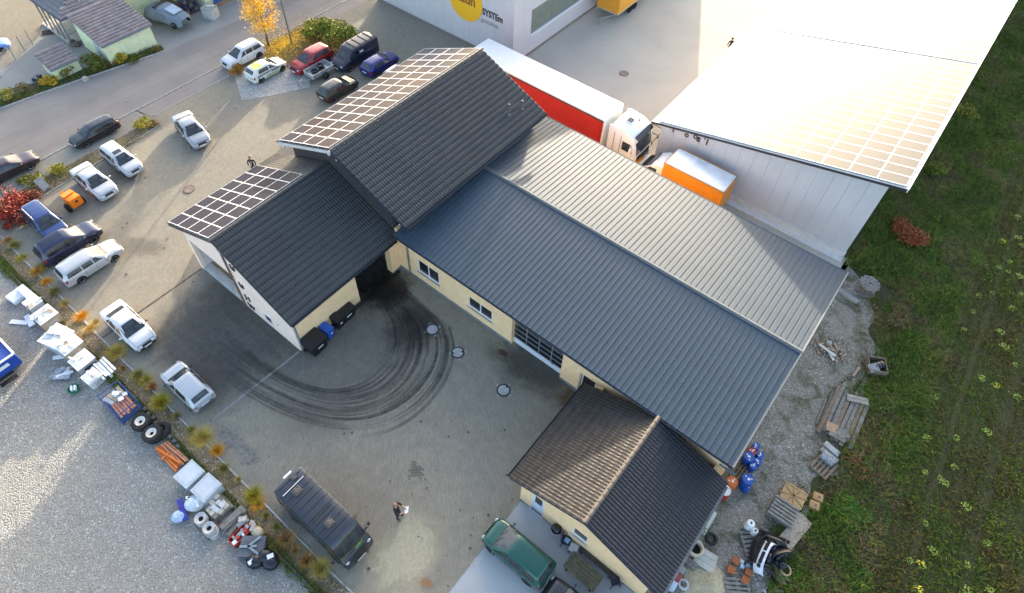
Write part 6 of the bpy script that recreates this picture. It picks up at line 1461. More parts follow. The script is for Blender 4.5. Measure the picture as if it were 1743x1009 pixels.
me = MB().rbox((0, 0, .12), (.2, .16, .24)).mesh('edging_stone', mat('dark grey stone', (.10, .10, .11), .8, var=.3), bevel=.015)
for i in range(9):
    p = at(247+7.2*i, 697+7.8*i, .1); o = inst('edging_stone', me, None, (p.x, p.y+random.uniform(-.05, .05), 0), random.uniform(-.2, .2)); tag(o, 'small dark grey edging stone standing in the row behind the truck wheels', 'stone', 'edging stones behind the truck wheels')
p = at(291, 772, .2); t = thing('orange_beams', 'bundle of orange painted shelving beams lying beside the wheels', 'beams', (p.x, p.y, 0), .03)
M_ob = mat('orange beam', (.72, .18, .02), .5, var=.15); M_ob2 = mat('faded orange beam', (.50, .22, .12), .6, var=.2)
for i in range(7): MB().rbox((random.uniform(-.1, .1), -.36+.11*i, .10+.06*(i % 2)), (1.75, .09, .10), random.uniform(-.05, .05)).build('beam', M_ob if i < 3 else M_ob2, t)
MB().rbox((0, -.15, .26), (1.75, .09, .09), .16).rbox((-.1, -.25, .24), (.09, .5, .05), .1).build('beam', M_ob, t)
for px, lab, mm in (((322, 806), 'light grey lidded bulk box, nearer the orange beams', (.50, .54, .58)), ((351, 830), 'light grey lidded bulk box with dented lid, nearer the bricks', (.46, .50, .54))):
    t = crate('bulk_box', lab, 'box', px, (1.0, 1.1, .75), .04, mat('grey bulk box', (.40, .43, .46), .5, var=.06), top=mat('lid %d' % px[0], mm, .45, var=.1, vscale=3))
    MB().rbox((0, 0, .79), (.8, .9, .012)).build('lid_panel', mat('lid panel %d' % px[0], tuple(x*1.08 for x in mm), .5, var=.08), t)
p = base((327, 868)); t = thing('junk_bags', 'white sack wrapped with violet blue tarpaulin on the gravel', 'sacks', p, .9)
MB().ball((.25, .2, .3), (.55, .42, .34), 14, 8).build('white_sack', mat('white sack', (.62, .64, .68), .7, var=.2, vscale=6, bump=.6, bscale=8), t, smooth=60)
for i in range(7): MB().rbox((.25+random.uniform(-.3, .3), .2+random.uniform(-.25, .25), .58), (.2, .10, .10), random.uniform(0, 3)).build('white_part', M_eps, t)
MB().rbox((-.35, .0, .28), (.28, 1.1, .12), .3, .2).build('violet_tarpaulin', mat('violet tarpaulin', (.05, .05, .30), .5, var=.3, vscale=6), t, bevel=.03)
MB().ball((-.55, -.25, .18), (.36, .32, .2), 12, 6).build('pale_blue_sack', mat('pale blue sack', (.42, .52, .68), .6, var=.25, vscale=7), t, smooth=60)
rimo = MB().lathe([(.12, .0), (.13, .10), (.17, .12), (.25, .13), (.27, .17), (.29, .17), (.285, .0), (.27, -.15), (.29, -.16)], 26).mesh('steel_rim', mat('white steel rim', (.46, .46, .46), .45, var=.15, vscale=6), smooth=35)
rimb = MB().lathe([(0, .01), (.12, .01)], 20).mesh('hub_hole', M_pit)
for px, z, lab in (((342, 884), .16, 'steel rim under the upper one, next to the white sack'), ((341, 882), .48, 'upper white steel rim next to the white sack'), ((357, 902), .16, 'steel rim under the lower pair, nearer the red crate'), ((355, 898), .48, 'upper white steel rim nearer the red crate'), ((362, 905), .14, 'loose steel rim leaning out at the front of the rims')):
    p = at(px[0], px[1], z+.15); t = thing('scrap_wheel', lab, 'wheel rim', (p.x, p.y, z), 0, 'steel rims beside the white sack'); inst('steel_rim', rimo, t); inst('hub_hole', rimb, t)
p = base((352, 893)); t = thing('pallet', 'flat wooden pallet with its worn boards under the steel rims', 'pallet', (p[0]+.1, p[1]+.05, -.14), .0); pallet(t, M_tim2, 1.25, .9)
p = base((372, 866)); t = thing('brick_pallet', 'pallet of cream stone blocks wrapped in film beside the steel rims', 'pallet', p, .02); pallet(t, M_tim, 1.1, 1.1)
for i in range(12): MB().rbox((-.35+.24*(i % 4)+random.uniform(-.02, .02), -.3+.3*((i//4) % 3), .28+random.uniform(-.02, .06)), (.22, .27, .26), random.uniform(-.05, .05)).build('stone_block', mat('cream block', (.50, .46, .38), .8, var=.15) if i % 3 else M_tim, t)
for i in range(2): MB().rbox((.1, -.1+.3*i, .46), (.5, .22, .02), .1).build('film_sheet', M_film, t)
t = boards('plank_stack', 'stack of thick grey weathered planks beside the cream blocks', 'planks', (396, 880), (.42, 1.25, .10), .03, M_tim, 3, 0, .06, 'plank'); MB().rbox((.35, -.1, .12), (.25, 1.2, .08), .1).rbox((.05, -.1, .33), (.22, 1.15, .06), -.08).build('plank', M_tim, t)
p = base((412, 912)); t = thing('red_crate', 'red plastic crate filled with white and grey parts', 'crate', p, 1.6)
M_rp = mat('red plastic', (.45, .05, .025), .45, var=.1)
MB().box(-.55, .55, -.26, -.22, 0, .36).box(-.55, .55, .22, .26, 0, .36).box(-.55, -.51, -.219, .219, 0, .36).box(.51, .55, -.219, .219, 0, .36).box(-.509, .509, -.219, .219, 0, .05).build('crate_wall', M_rp, t)
for i in range(8): MB().rbox((-.42+.12*i, random.uniform(-.1, .1), .3+random.uniform(-.05, .06)), (random.uniform(.1, .25), random.uniform(.15, .35), .15), random.uniform(-.3, .3)).build('part', (M_eps, M_gal2, M_rp, M_gal2)[i % 4], t)
p = base((405, 895)); b = MB()
for i in range(9): b.rbox((random.uniform(-.4, .4), random.uniform(-.25, .35), random.uniform(.1, .5)), (random.uniform(.15, .4), random.uniform(.1, .25), .12), random.uniform(0, 3), random.uniform(-.3, .3))
o = b.build('rubble_pile', mat('broken concrete', (.40, .38, .36), .85, var=.2)); o.location = (p[0]+.45, p[1]+.25, 0); tag(o, 'broken grey concrete pieces behind the red crate', 'rubble')
t = boards('panel_stack', 'stack of dark grey sheets with a light triangle shaped cut-out', 'panels', (430, 930), (1.15, .95, .08), .72, mat('slate panel', (.10, .11, .13), .5, var=.2), 4, .05, .05, 'panel'); b = MB().rbox((-.2, .0, .42), (.8, .1, .06), .0).rbox((.05, .2, .42), (.7, .1, .06), .7).rbox((.1, -.2, .42), (.6, .1, .06), -.6); b.build('grey_frame', mat('grey frame', (.26, .29, .33), .45), t)
p = base((450, 955)); t = thing('black_sacks', 'black plastic sacks with white labels at the near end of the row', 'sacks', p, .6)
for x, y in ((-.35, -.1), (.1, .15), (.4, -.1)): MB().ball((x, y, .25), (.42, .36, .28), 12, 7).build('sack', mat('black sack', (.012, .014, .024), .3, var=.3, vscale=6, bump=.8, bscale=8), t, smooth=60)
MB().rbox((.38, .12, .53), (.3, .2, .02), .5, .1).build('white_label', M_eps, t); MB().rbox((-.45, -.2, .50), (.26, .18, .02), .8, .15).build('white_label', M_eps, t)
p = at(437, 905, .3); o = MB().ball((0, 0, .2), (.35, .28, .2), 10, 6).build('mortar_bag', mat('beige bag', (.42, .37, .27), .8, var=.2), smooth=60); o.location = (p.x, p.y, 0); tag(o, 'beige filled bag behind the dark panels', 'bag')

# ================================================================ behind the long hall
def barrel(label, px, r, h, m, lidm, group=None, z=0, hook=False):
    p = at(px[0], px[1], h+z); t = thing('barrel', label, 'barrel', (p.x, p.y, z), random.uniform(0, 3), group)
    MB().lathe([(0, .0), (r*.96, .0), (r, .03), (r, h*.32), (r*1.04, h*.34), (r, h*.36), (r, h*.64), (r*1.04, h*.66), (r, h*.68), (r, h*.94), (r*.98, h*.965)], 22).build('drum', m, t, smooth=40)
    MB().lathe([(r*1.01, h*.95), (r*1.02, h), (r*.95, h), (r*.92, h*.975), (0, h*.975)], 22).build('lid', lidm, t, smooth=40)
    for a in (0, 2.2): MB().cyl((r*.6*math.cos(a), r*.6*math.sin(a), h*.97), (r*.6*math.cos(a), r*.6*math.sin(a), h*1.01), .035, n=8).build('bung', M_plate, t)
    MB().rbox((r*.1, 0, h*.98), (r*.5, r*.4, .006), .5).build('lid_label', M_plate, t)
    return t
M_bl = mat('blue barrel', (.008, .055, .30), .35, var=.12); M_bl2 = mat('blue lid', (.015, .085, .38), .3, var=.1); M_rd = mat('red barrel', (.38, .02, .02), .35, var=.12); M_ord = mat('orange barrel', (.55, .13, .02), .4, var=.15); M_wl = mat('white lid', (.74, .74, .73), .4)
for px, r, h, lab in (((1287.5, 758.5), .19, .62, 'small blue barrel beside the red one, farthest from the annex'), ((1295, 774), .19, .62, 'small blue barrel standing outermost on the gravel side of the cluster'), ((1290.5, 784.5), .19, .62, 'small blue barrel in the middle of the outer line of three'), ((1282.5, 792), .19, .62, 'small blue barrel in front of the cluster, next to the pallet'), ((1276, 777), .27, .78, 'wide blue barrel tucked against the hall eave behind the small ones')):
    barrel(lab, px, r, h, M_bl, M_bl2, 'blue barrels behind the hall')
barrel('single wide blue barrel standing alone below the barrel cluster', (1274, 815), .29, .88, M_bl, M_bl2, 'blue barrels behind the hall')
barrel('low blue canister in front of the single wide blue barrel', (1271, 829), .2, .4, M_bl, M_bl2, 'blue barrels behind the hall')
barrel('red drum between two blue barrels at the hall eave', (1281, 767), .20, .70, M_rd, M_rd)
barrel('orange rusty drum at the annex eave beside the wood pallet', (1247, 819), .28, .85, M_ord, M_ord)
barrel('red drum with white lid beside the orange drum', (1235, 834), .28, .80, M_rd, M_wl)
p = base((1261, 806)); t = thing('pallet', 'grey wood pallet leaning between blue barrels and orange drum', 'pallet', (p[0], p[1]+.1, .0), 1.5); pallet(t, M_tim2, 1.4, .8)
# pieces along the annex eave
def flat(name, label, cat, px, dims, rz, m, tilt=0, z=None, rx=0, par='panel', n=1):
    p = at(px[0], px[1], z if z is not None else dims[2]); t = thing(name, label, cat, (p.x, p.y, 0), rz)
    w_ = dims[1]/n
    for i in range(n): MB().rbox((0, -dims[1]/2+w_*(i+.5), (z if z is not None else dims[2])), (dims[0], w_-(.012 if n > 1 else 0), dims[2]), 0, rx, tilt).build(par, m, t)
    return t
t = flat('leaning_board', 'long pale greenish board leaning along the annex eave', 'board', (1205, 888), (.34, 1.35, .05), .0, mat('pale green board', (.46, .50, .44), .6, var=.15), .12, .35)
b = MB()
for i in range(12): b.rbox((random.uniform(-.15, .15), -.5+random.uniform(-.2, .15), .42), (.16, .04, .01), random.uniform(0, 3), .3)
b.build('ivy_leaf', mat('ivy green', (.06, .12, .02), .6), t)
p = base((1206, 868)); o = MB().rbox((0, 0, .2), (.28, .22, .4)).build('pink_box', mat('pink plastic', (.35, .06, .11), .5), bevel=.03); o.location = (p[0]+.05, p[1], 0); tag(o, 'small pink plastic box behind the leaning board', 'box')
p = base((1210, 918)); o = inst('scrap_tyre', M_tyme, None, (p[0], p[1], .1)); tag(o, 'black car tyre lying in the weeds beside the annex', 'tyre')
p = base((1181, 936)); t = thing('planter_ring', 'cream concrete ring filled with dark soil under the annex eave', 'planter', (p[0], p[1], 0)); MB().lathe([(.36, .0), (.40, .40), (.33, .44), (.28, .40), (.27, .1)], 22).build('ring', mat('cream concrete', (.50, .45, .36), .8, var=.15), t, smooth=40); MB().lathe([(0, .16), (.28, .16)], 16).build('soil', M_pit, t)
t = flat('wooden_door', 'pale panel of three wide boards lying flat beside the annex', 'panel', (1201, 952), (1.0, .90, .05), .12, mat('pale grey board', (.42, .42, .37), .75, var=.15, vscale=3), 0, .12, 0, 'board', 3)
MB().rbox((0, .48, .06), (1.0, .06, .10)).build('batten', M_tim2, t)
t = flat('timber_offcut', 'short grey timber beams under the annex eave', 'timber', (1173, 956), (.8, .34, .14), -.05, M_tim, 0, .14, 0, 'beam', 2)
p = base((1156, 972)); o = MB().rbox((0, 0, .22), (.4, .36, .44)).build('grey_bin', mat('grey plastic bin', (.22, .25, .26), .5), bevel=.03); o.location = p; tag(o, 'grey green plastic box by the annex wall above the red box', 'box')
p = base((1150, 985)); o = MB().rbox((0, 0, .2), (.36, .42, .4)).build('red_box', mat('dull red box', (.32, .05, .04), .5), bevel=.03); o.location = p; tag(o, 'dull red plastic box by the annex wall', 'box')
p = base((1141, 998)); o = MB().rbox((0, 0, .22), (.42, .42, .44)).build('pale_blue_box', mat('pale blue box', (.45, .55, .70), .5), bevel=.03); o.location = p; tag(o, 'pale blue plastic box at the near end of the annex wall', 'box')
p = base((1163, 995)); o = MB().lathe([(.16, 0), (.26, 0), (.26, .10), (.16, .10), (.16, 0)], 20).build('cable_coil', mat('pale grey hose', (.42, .46, .50), .6), smooth=40); o.location = p; tag(o, 'pale grey coiled hose lying beside the red box', 'hose coil')
p = base((1205, 1000)); b = MB(); b.grid([[(x, y, .35*math.exp(-(x*x+y*y)*1.6)*(1+.25*math.sin(5*x+3*y))-.03) for y in np.linspace(-1.3, 1.3, 15)] for x in np.linspace(-1.3, 1.3, 15)]); o = b.build('sand_heap', mat('yellow sand', (.40, .36, .24), .95, var=.2, vscale=8, bump=.5), smooth=70); o.location = p; o.location.z = -.01; tag(o, 'flat heap of yellowish sand at the bottom edge beside the annex', 'sand heap')
# pallets, bumpers and blocks
p = base((1331, 878)); t = thing('pallet_stack', 'stack of grey slatted pallets beside the tan crate lid', 'pallets', (p[0]-.1, p[1]+.0, 0), .02)
for k in range(4): 
    for i in range(6): MB().rbox((.0+random.uniform(-.02, .02), -.5+.2*i, .15*k+.13), (1.25, .12, .024)).build('pallet_board', M_tim, t)
    MB().rbox((-.55, 0, .15*k+.06), (.1, 1.1, .09)).rbox((0, 0, .15*k+.06), (.1, 1.1, .09)).rbox((.55, 0, .15*k+.06), (.1, 1.1, .09)).build('bearer', M_tim, t)
p = at(1351, 843, .5); t = thing('crate_lid', 'tan wooden crate lid with crossed braces on a pallet', 'crate lid', (p.x, p.y, 0), .03)
MB().rbox((0, 0, .47), (1.15, .95, .03)).build('lid_sheet', M_tan, t)
for q in range(4): MB().rbox((0, 0, .50), (1.35, .06, .03), q*math.pi/4+.3).build('brace', mat('tan brace', (.30, .19, .085), .75), t)
for y in (-.46, .46): MB().rbox((0, y, .5), (1.15, .07, .04)).build('edge_batten', M_tan, t)
MB().rbox((0, 0, .22), (1.1, .9, .42)).build('pallet_below', M_tim2, t)
for px, lab in (((1393, 845), 'brown carton at the weeds, the one farther from the annex'), ((1387, 859), 'brown carton standing nearer to the pallet stack')):
    t = crate('carton', lab, 'carton', px, (.48, .42, .4), .25, mat('brown carton', (.36, .21, .10), .75, var=.12)); MB().rbox((.05, .0, .405), (.14, .10, .006), .3).build('label_print', mat('carton print', (.14, .09, .05), .7), t)
flat('chipboard_sheet', 'long warped chipboard sheet lying on the weeds', 'board', (1350, 908), (.75, 2.3, .03), -.18, mat('chipboard', (.30, .255, .20), .8, var=.2, vscale=7), .10, .30)
flat('plank', 'short pale plank between the cartons and the chipboard sheet', 'plank', (1370, 872), (.25, .8, .04), .1, M_tim, 0, .15)
for px, r, h, lab in (((1279, 890), .22, .6, 'larger white canister with black cap beside the bumper heap'), ((1286, 903), .17, .45, 'smaller white canister leaning at the larger one')):
    p = at(px[0], px[1], h); t = thing('canister', lab, 'canister', (p.x, p.y, 0)); MB().lathe([(0, 0), (r, .02), (r, h*.8), (r*.8, h), (0, h*1.02)], 18).build('body', mat('white canister', (.78, .79, .80), .45), t, smooth=50); MB().cyl((0, 0, h), (0, 0, h+.05), .05, n=10).build('cap', M_trim, t)
M_bump = mat('black bumper plastic', (.010, .011, .018), .35, var=.2)
def bumper(label, px, rz, m, z, L=1.7, tilt=0., slots=False):
    p = at(px[0], px[1], z+.25); t = thing('car_bumper', label, 'bumper', (p.x, p.y, z), rz)
    b = MB(); n = 12; rows = []
    for i in range(n+1):
        u = -1+2*i/n; x = L/2*math.sin(u*1.25)/math.sin(1.25); y = -.45*u*u*abs(u)
        rows.append([(x, y-.10, .0), (x, y+.02, .05), (x, y+.05, .22), (x, y+.03, .42), (x, y-.04, .52), (x, y-.10, .50)])
    b.grid(rows); o = b.build('bumper_skin', m, t, smooth=50)
    if slots:
        for x0, x1, z0, z1 in ((-.52, .05, .30, .44), (.15, .55, .30, .44), (-.6, .6, .06, .18), (-.72, -.58, .30, .42), (.60, .72, .3, .42)): MB().box(x0, x1, .030-.3*max(abs(x0), abs(x1))**3, .075, z0, z1).build('grille_slot', M_pit, t)
    t.rotation_euler = (tilt, 0, rz)
    return t
bumper('white and black car front bumper lying on top of the black bumper heap', (1291, 935), 1.62, mat('bumper white', (.66, .70, .76), .35), .55, 1.75, .9, True)
bumper('curved black bumper arched behind the white front bumper', (1280, 928), 1.75, M_bump, .25, 1.6, .4)
bumper('black bumper at the far end of the heap beside the pallet stack', (1318, 908), .3, M_bump, .25, 1.5, .5, True)
bumper('black bumper nearest the chipboard sheet', (1325, 930), .9, M_bump, .3, 1.4, .6)
bumper('low black bumper at the near end of the heap', (1300, 960), .1, M_bump, .05, 1.6, .3)
p = base((1296, 935)); t = thing('pallet', 'grey pallet peeping out beneath the heap of bumpers', 'pallet', (p[0]-.3, p[1]+.1, 0), .75); pallet(t, M_tim, 1.5, 1.2, 0, 6)
p = base((1318, 950)); b = MB(); 
for i in range(10): b.ball((random.uniform(-.5, .5), random.uniform(-.4, .4), random.uniform(.1, .4)), (random.uniform(.15, .35), random.uniform(.15, .35), random.uniform(.1, .25)), 8, 5)
o = b.build('black_scrap', M_bump, smooth=60); o.location = p; tag(o, 'lumpy black plastic scrap in the middle of the bumper heap', 'scrap')
p = base((1320, 968)); t = thing('plank', 'grey planks sticking out below the black bumpers', 'plank', p, -.55); MB().rbox((0, 0, .08), (1.5, .14, .05)).rbox((.1, .2, .1), (1.2, .12, .05), .1).build('board', M_tim, t)
p = base((1335, 972)); o = MB().lathe([(.20, .0), (.27, .0), (.27, .22), (.20, .22), (.20, .0)], 22).build('clay_ring', mat('clay pink ring', (.45, .30, .21), .8, var=.15), smooth=40); o.location = p; tag(o, 'pinkish clay pipe ring standing in the weeds', 'pipe ring')
for px, lab in (((1251, 956), 'terracotta brick block nearest the white bumper end'), ((1243, 971), 'terracotta brick block next to the sand heap'), ((1273, 976), 'terracotta brick block right of the small blue boxes'), ((1267, 989), 'terracotta brick block closest to the bottom edge')):
    p = base(px); t = thing('hollow_brick', lab, 'brick', p, .15+random.uniform(-.1, .1)); MB().rbox((0, 0, .13), (.34, .30, .26)).build('block', mat('terracotta', (.42, .14, .05), .8, var=.15, vscale=6), t, bevel=.01)
    b = MB()
    for i in range(3):
        for j in range(3): b.rbox((-.1+.1*i, -.09+.09*j, .261), (.06, .05, .004))
    b.build('brick_holes', mat('brick hole', (.20, .06, .025), .9), t)
for i, (px, lab) in enumerate((((1261, 957), 'small pale blue box nearest the terracotta block'), ((1262, 965), 'small pale blue box in front of the others'), ((1271, 964), 'small pale blue box touching the white bumper'))):
    p = base(px); o = MB().rbox((0, 0, .1), (.2, .17, .2)).build('blue_carton', mat('pale blue carton', (.42, .52, .64), .5), bevel=.01); o.location = p; o.rotation_euler.z = .3*i; tag(o, lab, 'box')
p = base((1268, 1003)); t = thing('pallet', 'grey pallet half buried at the bottom edge below the bricks', 'pallet', (p[0]-.3, p[1]-.2, -.03), .6); pallet(t, M_tim, 1.2, .9)
p = base((1308, 985)); b = MB()
for i in range(26): b.rbox((random.uniform(-.9, .9), random.uniform(-.7, .7), .02), (random.uniform(.08, .3), random.uniform(.05, .2), random.uniform(.03, .09)), random.uniform(0, 3))
o = b.build('concrete_debris', mat('pale debris', (.36, .37, .36), .9, var=.2)); o.location = p; tag(o, kind='stuff')
# beams, crate and reel higher up
p = base((1437, 712)); t = thing('plank_pile', 'long pile of grey weathered planks at the edge of the weeds', 'planks', (p[0]-.1, p[1], 0), PY+.03)
for k, (z, n_, x0) in enumerate(((.12, 8, 0), (.20, 8, .1), (.28, 6, -.05))):
    for i in range(n_): MB().rbox((x0+random.uniform(-.25, .25), -.85+.24*i+random.uniform(-.02, .02), z+random.uniform(-.01, .01)), (3.5+random.uniform(-.4, .2), .2, .05), random.uniform(-.02, .02)).build('plank', (M_tim, M_tim2, M_tim)[i % 3], t)
MB().rbox((0, .95, .08), (2.7, .1, .08), .03).rbox((-.4, 1.1, .05), (1.9, .09, .06), .05).build('plank', M_tim, t)
MB().rbox((-1.2, 0, .04), (.1, 1.8, .08)).rbox((1.2, 0, .04), (.1, 1.8, .08)).build('bearer', M_tim2, t)
p = at(1417, 727, .38); t = thing('chipboard_square', 'square tan chipboard lying on the plank pile', 'board', (p.x, p.y, .33), .25); MB().rbox((0, 0, .02), (.62, .55, .03)).build('sheet', mat('tan chipboard', (.36, .24, .15), .8, var=.2, vscale=9), t)
p = at(1426, 742, .36); t = thing('broken_panels', 'broken grey panel pieces below the tan chipboard', 'panels', (p.x, p.y, .32), .5); MB().rbox((0, 0, .02), (.9, .35, .03), -.4).rbox((.3, .2, .05), (.6, .5, .03), .2).build('panel_piece', M_tim, t)
p = at(1460, 679, .4); t = thing('cross_boards', 'short board of two planks laid across the top of the plank pile', 'boards', (p.x, p.y, .34), .42); MB().rbox((0, -.12, .03), (1.15, .2, .05)).rbox((.02, .1, .03), (1.15, .2, .05)).build('plank', mat('pale grey plank', (.30, .285, .26), .85, var=.2), t)
p = base((1461, 655)); flat('long_plank', 'thin grey plank poking out behind the plank pile', 'plank', (1466, 657), (.18, 1.5, .05), -.1, M_tim, 0, .1)
p = base((1456, 634)); o = MB().rbox((0, 0, .08), (.14, .85, .13)).build('squared_beam', mat('pale brown beam', (.34, .26, .18), .8, var=.2), bevel=.01); o.location = p; o.rotation_euler.z = -.12; tag(o, 'short pale squared beam lying on the gravel beside the open crate', 'beam')
p = base((1487, 628)); t = thing('open_crate', 'open wooden crate with black bags inside standing in the weeds', 'crate', p, .5)
MB().box(-.5, .5, -.5, -.46, 0, .6).box(-.5, .5, .46, .5, 0, .6).box(-.5, -.46, -.459, .459, 0, .6).box(.46, .5, -.459, .459, 0, .6).build('crate_wall', M_tim2, t)
for i in range(3): MB().ball((-.15+.2*i, .1*i-.1, .42), (.28, .3, .2), 10, 6).build('black_bag', M_bump, t, smooth=60)
MB().rbox((-.3, -.3, .58), (.6, .5, .03), .4, .15).build('grey_sheet', mat('grey sheet', (.20, .21, .22), .6, var=.2), t)
t = thing('cable_reel', 'big wooden cable reel lying flat beside the hall corner', 'cable reel', base((1472, 494)), .4)
for z in (.0, .72):
    for i in range(7):
        y = -.54+.18*i; hl = math.sqrt(max(.01, .63**2-(abs(y))**2)); MB().box(-hl, hl, y-.083, y+.083, z, z+.05).build('reel_board', M_tim, t)
MB().lathe([(.34, .05), (.34, .72)], 20).build('drum', M_tim2, t, smooth=40); MB().cyl((0, 0, .77), (0, 0, .785), .06, n=12).build('hub_hole', M_pit, t)
p = base((1443, 506)); o = MB().rbox((0, 0, .1), (1.3, .35, .2)).build('concrete_slab', mat('old concrete', (.27, .265, .25), .85, var=.2), bevel=.03); o.location = p; o.rotation_euler.z = -.1; tag(o, 'old concrete slab lying beside the hall corner', 'slab')
p = base((1412, 770)); t = thing('gutter_stones', 'two pale concrete channel stones next to the plank pile', 'stones', (p[0], p[1]-.05, 0), -.2); MB().rbox((-.05, .15, .16), (.9, .32, .30)).build('channel_stone', mat('pale concrete', (.36, .37, .36), .8, var=.12), t, bevel=.02); MB().rbox((.05, -.2, .12), (1.0, .3, .22), .05).build('channel_stone', mat('mossy concrete', (.28, .29, .25), .85, var=.2), t, bevel=.02)
p = base((1406, 783)); o = MB().rbox((0, 0, .24), (.75, .55, .22)).build('film_bundle', mat('grey film bundle', (.22, .24, .26), .25, var=.4, vscale=8, bump=.6, bscale=12), bevel=.06); o.location = p; o.rotation_euler.z = -.15; tag(o, 'film wrapped grey bundle on the small pallet', 'bundle')
p = base((1395, 797)); t = thing('pallet', 'small brown grey pallet under the film wrapped bundle', 'pallet', (p[0]+.1, p[1]+.2, 0), PY-.2); pallet(t, M_tim2, 1.2, 1.0)
p = base((1413, 598)); t = thing('rubble_heap', 'heap of broken bricks and boards on the gravel behind the hall', 'rubble', p)
b = MB()
for i in range(150):
    r = abs(random.gauss(0, .45)); a_ = random.uniform(0, 6.3); b.rbox((r*math.cos(a_)*1.3, r*math.sin(a_), .25*math.exp(-r*r*2)*random.random()+.03), (random.uniform(.06, .2), random.uniform(.05, .12), .07), random.uniform(0, 3), random.uniform(-.4, .4))
tag(b.build('brick_rubble', mat('brick rubble', (.36, .27, .21), .9, var=.45, vscale=9), t), kind='stuff')
MB().rbox((-.2, -.25, .28), (1.1, .14, .04), -.15, .1).build('white_board', mat('dirty white board', (.58, .58, .54), .6), t); MB().rbox((.1, -.4, .2), (.7, .12, .04), -.7).build('white_board', mat('dirty white board', (.58, .58, .54), .6), t); MB().rbox((-.3, .35, .25), (.3, .25, .15), .4).build('pale_block', M_lidc, t)
p = base((1485, 455)); o = MB().rbox((0, 0, .03), (.35, .2, .03), .3).rbox((.5, .5, .05), (.2, .15, .03), .8).build('plastic_litter', mat('pale blue plastic', (.42, .58, .62), .5)); o.location = p; tag(o, 'scraps of pale blue plastic litter in the grass beside the white hall', 'litter')
# ================================================================ vegetation
def leafmat(name, c, c2=None, rough=.65):
    m = mat(name, c, rough, var=.25, vscale=2.5, c2=c2, spec=.25)
    b = m.node_tree.nodes['Principled BSDF']; b.inputs['Subsurface Weight'].default_value = 0
    return m
rng = np.random.default_rng(11)
def blades(P, h, lean, wdt, curl=.5):
    """grass blades: P (n,3) roots, h heights, lean (n,2) tip offsets -> verts, quads (2 quads each)"""
    n = len(P); a = rng.uniform(0, 2*np.pi, n); d = np.stack([np.cos(a), np.sin(a), 0*a], 1)*(wdt[:, None]/2)
    up = np.stack([0*h, 0*h, h], 1); ln = np.concatenate([lean, np.zeros((n, 1))], 1)
    mid = P+up*.62+ln*.35; tip = P+up*(1-curl*.25)+ln
    V = np.stack([P-d, P+d, mid+d*.8, mid-d*.8, tip+d*.12, tip-d*.12], 1).reshape(-1, 3)
    k = np.arange(n)[:, None]*6
    F = np.concatenate([k+np.array([[0, 1, 2, 3]]), k+np.array([[3, 2, 4, 5]])], 1).reshape(-1, 4)
    return V, F
def leaves(C, size, up=.5):
    """random small leaf quads at centres C"""
    n = len(C); nrm = rng.normal(size=(n, 3)); nrm[:, 2] = np.abs(nrm[:, 2])+up; nrm /= np.linalg.norm(nrm, axis=1)[:, None]
    t = np.cross(nrm, rng.normal(size=(n, 3))); t /= np.linalg.norm(t, axis=1)[:, None]; b = np.cross(nrm, t)
    s = size[:, None]
    V = np.stack([C-t*s, C-b*s*.5+nrm*s*.12, C+t*s, C+b*s*.5+nrm*s*.12], 1).reshape(-1, 3)
    F = np.arange(4*n).reshape(-1, 4); return V, F
def tuft_mesh(mats, n=170, r=.3, h=.5, w_=.02, spread=1.0):
    a = rng.uniform(0, 2*np.pi, n); q = np.sqrt(rng.uniform(0, 1, n))
    P = np.stack([np.cos(a)*q*r*.5, np.sin(a)*q*r*.5, 0*a], 1)
    hh = h*rng.uniform(.55, 1.1, n)*(1-.35*q); ln = np.stack([np.cos(a), np.sin(a)], 1)*(q*r*spread*rng.uniform(.6, 1.25, n))[:, None]
    V, F = blades(P, hh, ln, np.full(n, w_)*rng.uniform(.6, 1.3, n), 1.2)
    mi = np.repeat(rng.integers(0, len(mats), n), 2)
    return from_arrays('grass_tuft', V, F, None, mats, mi)
L_yel = leafmat('grass yellow', (.62, .40, .03)); L_ora = leafmat('grass orange', (.62, .24, .012)); L_str = leafmat('grass straw', (.40, .31, .15)); L_grn = leafmat('grass green', (.12, .17, .018)); L_yg = leafmat('grass yellow green', (.34, .33, .03)); L_bro = leafmat('grass brown', (.18, .11, .05)); L_dk = leafmat('grass dark', (.06, .09, .016))
KINDS = {'orange': [L_ora, L_ora, L_yel], 'yellow': [L_yel, L_yg, L_yel, L_str], 'yellow green': [L_yg, L_yel, L_grn], 'olive': [L_grn, L_yg, L_str, L_bro], 'brownish': [L_bro, L_str, L_ora], 'straw': [L_str, L_str, L_yel]}
TM = {k: [tuft_mesh(v, 900, .50, .56, .011), tuft_mesh(v, 760, .58, .46, .011, 1.2), tuft_mesh(v, 640, .42, .6, .011, .8)] for k, v in KINDS.items()}
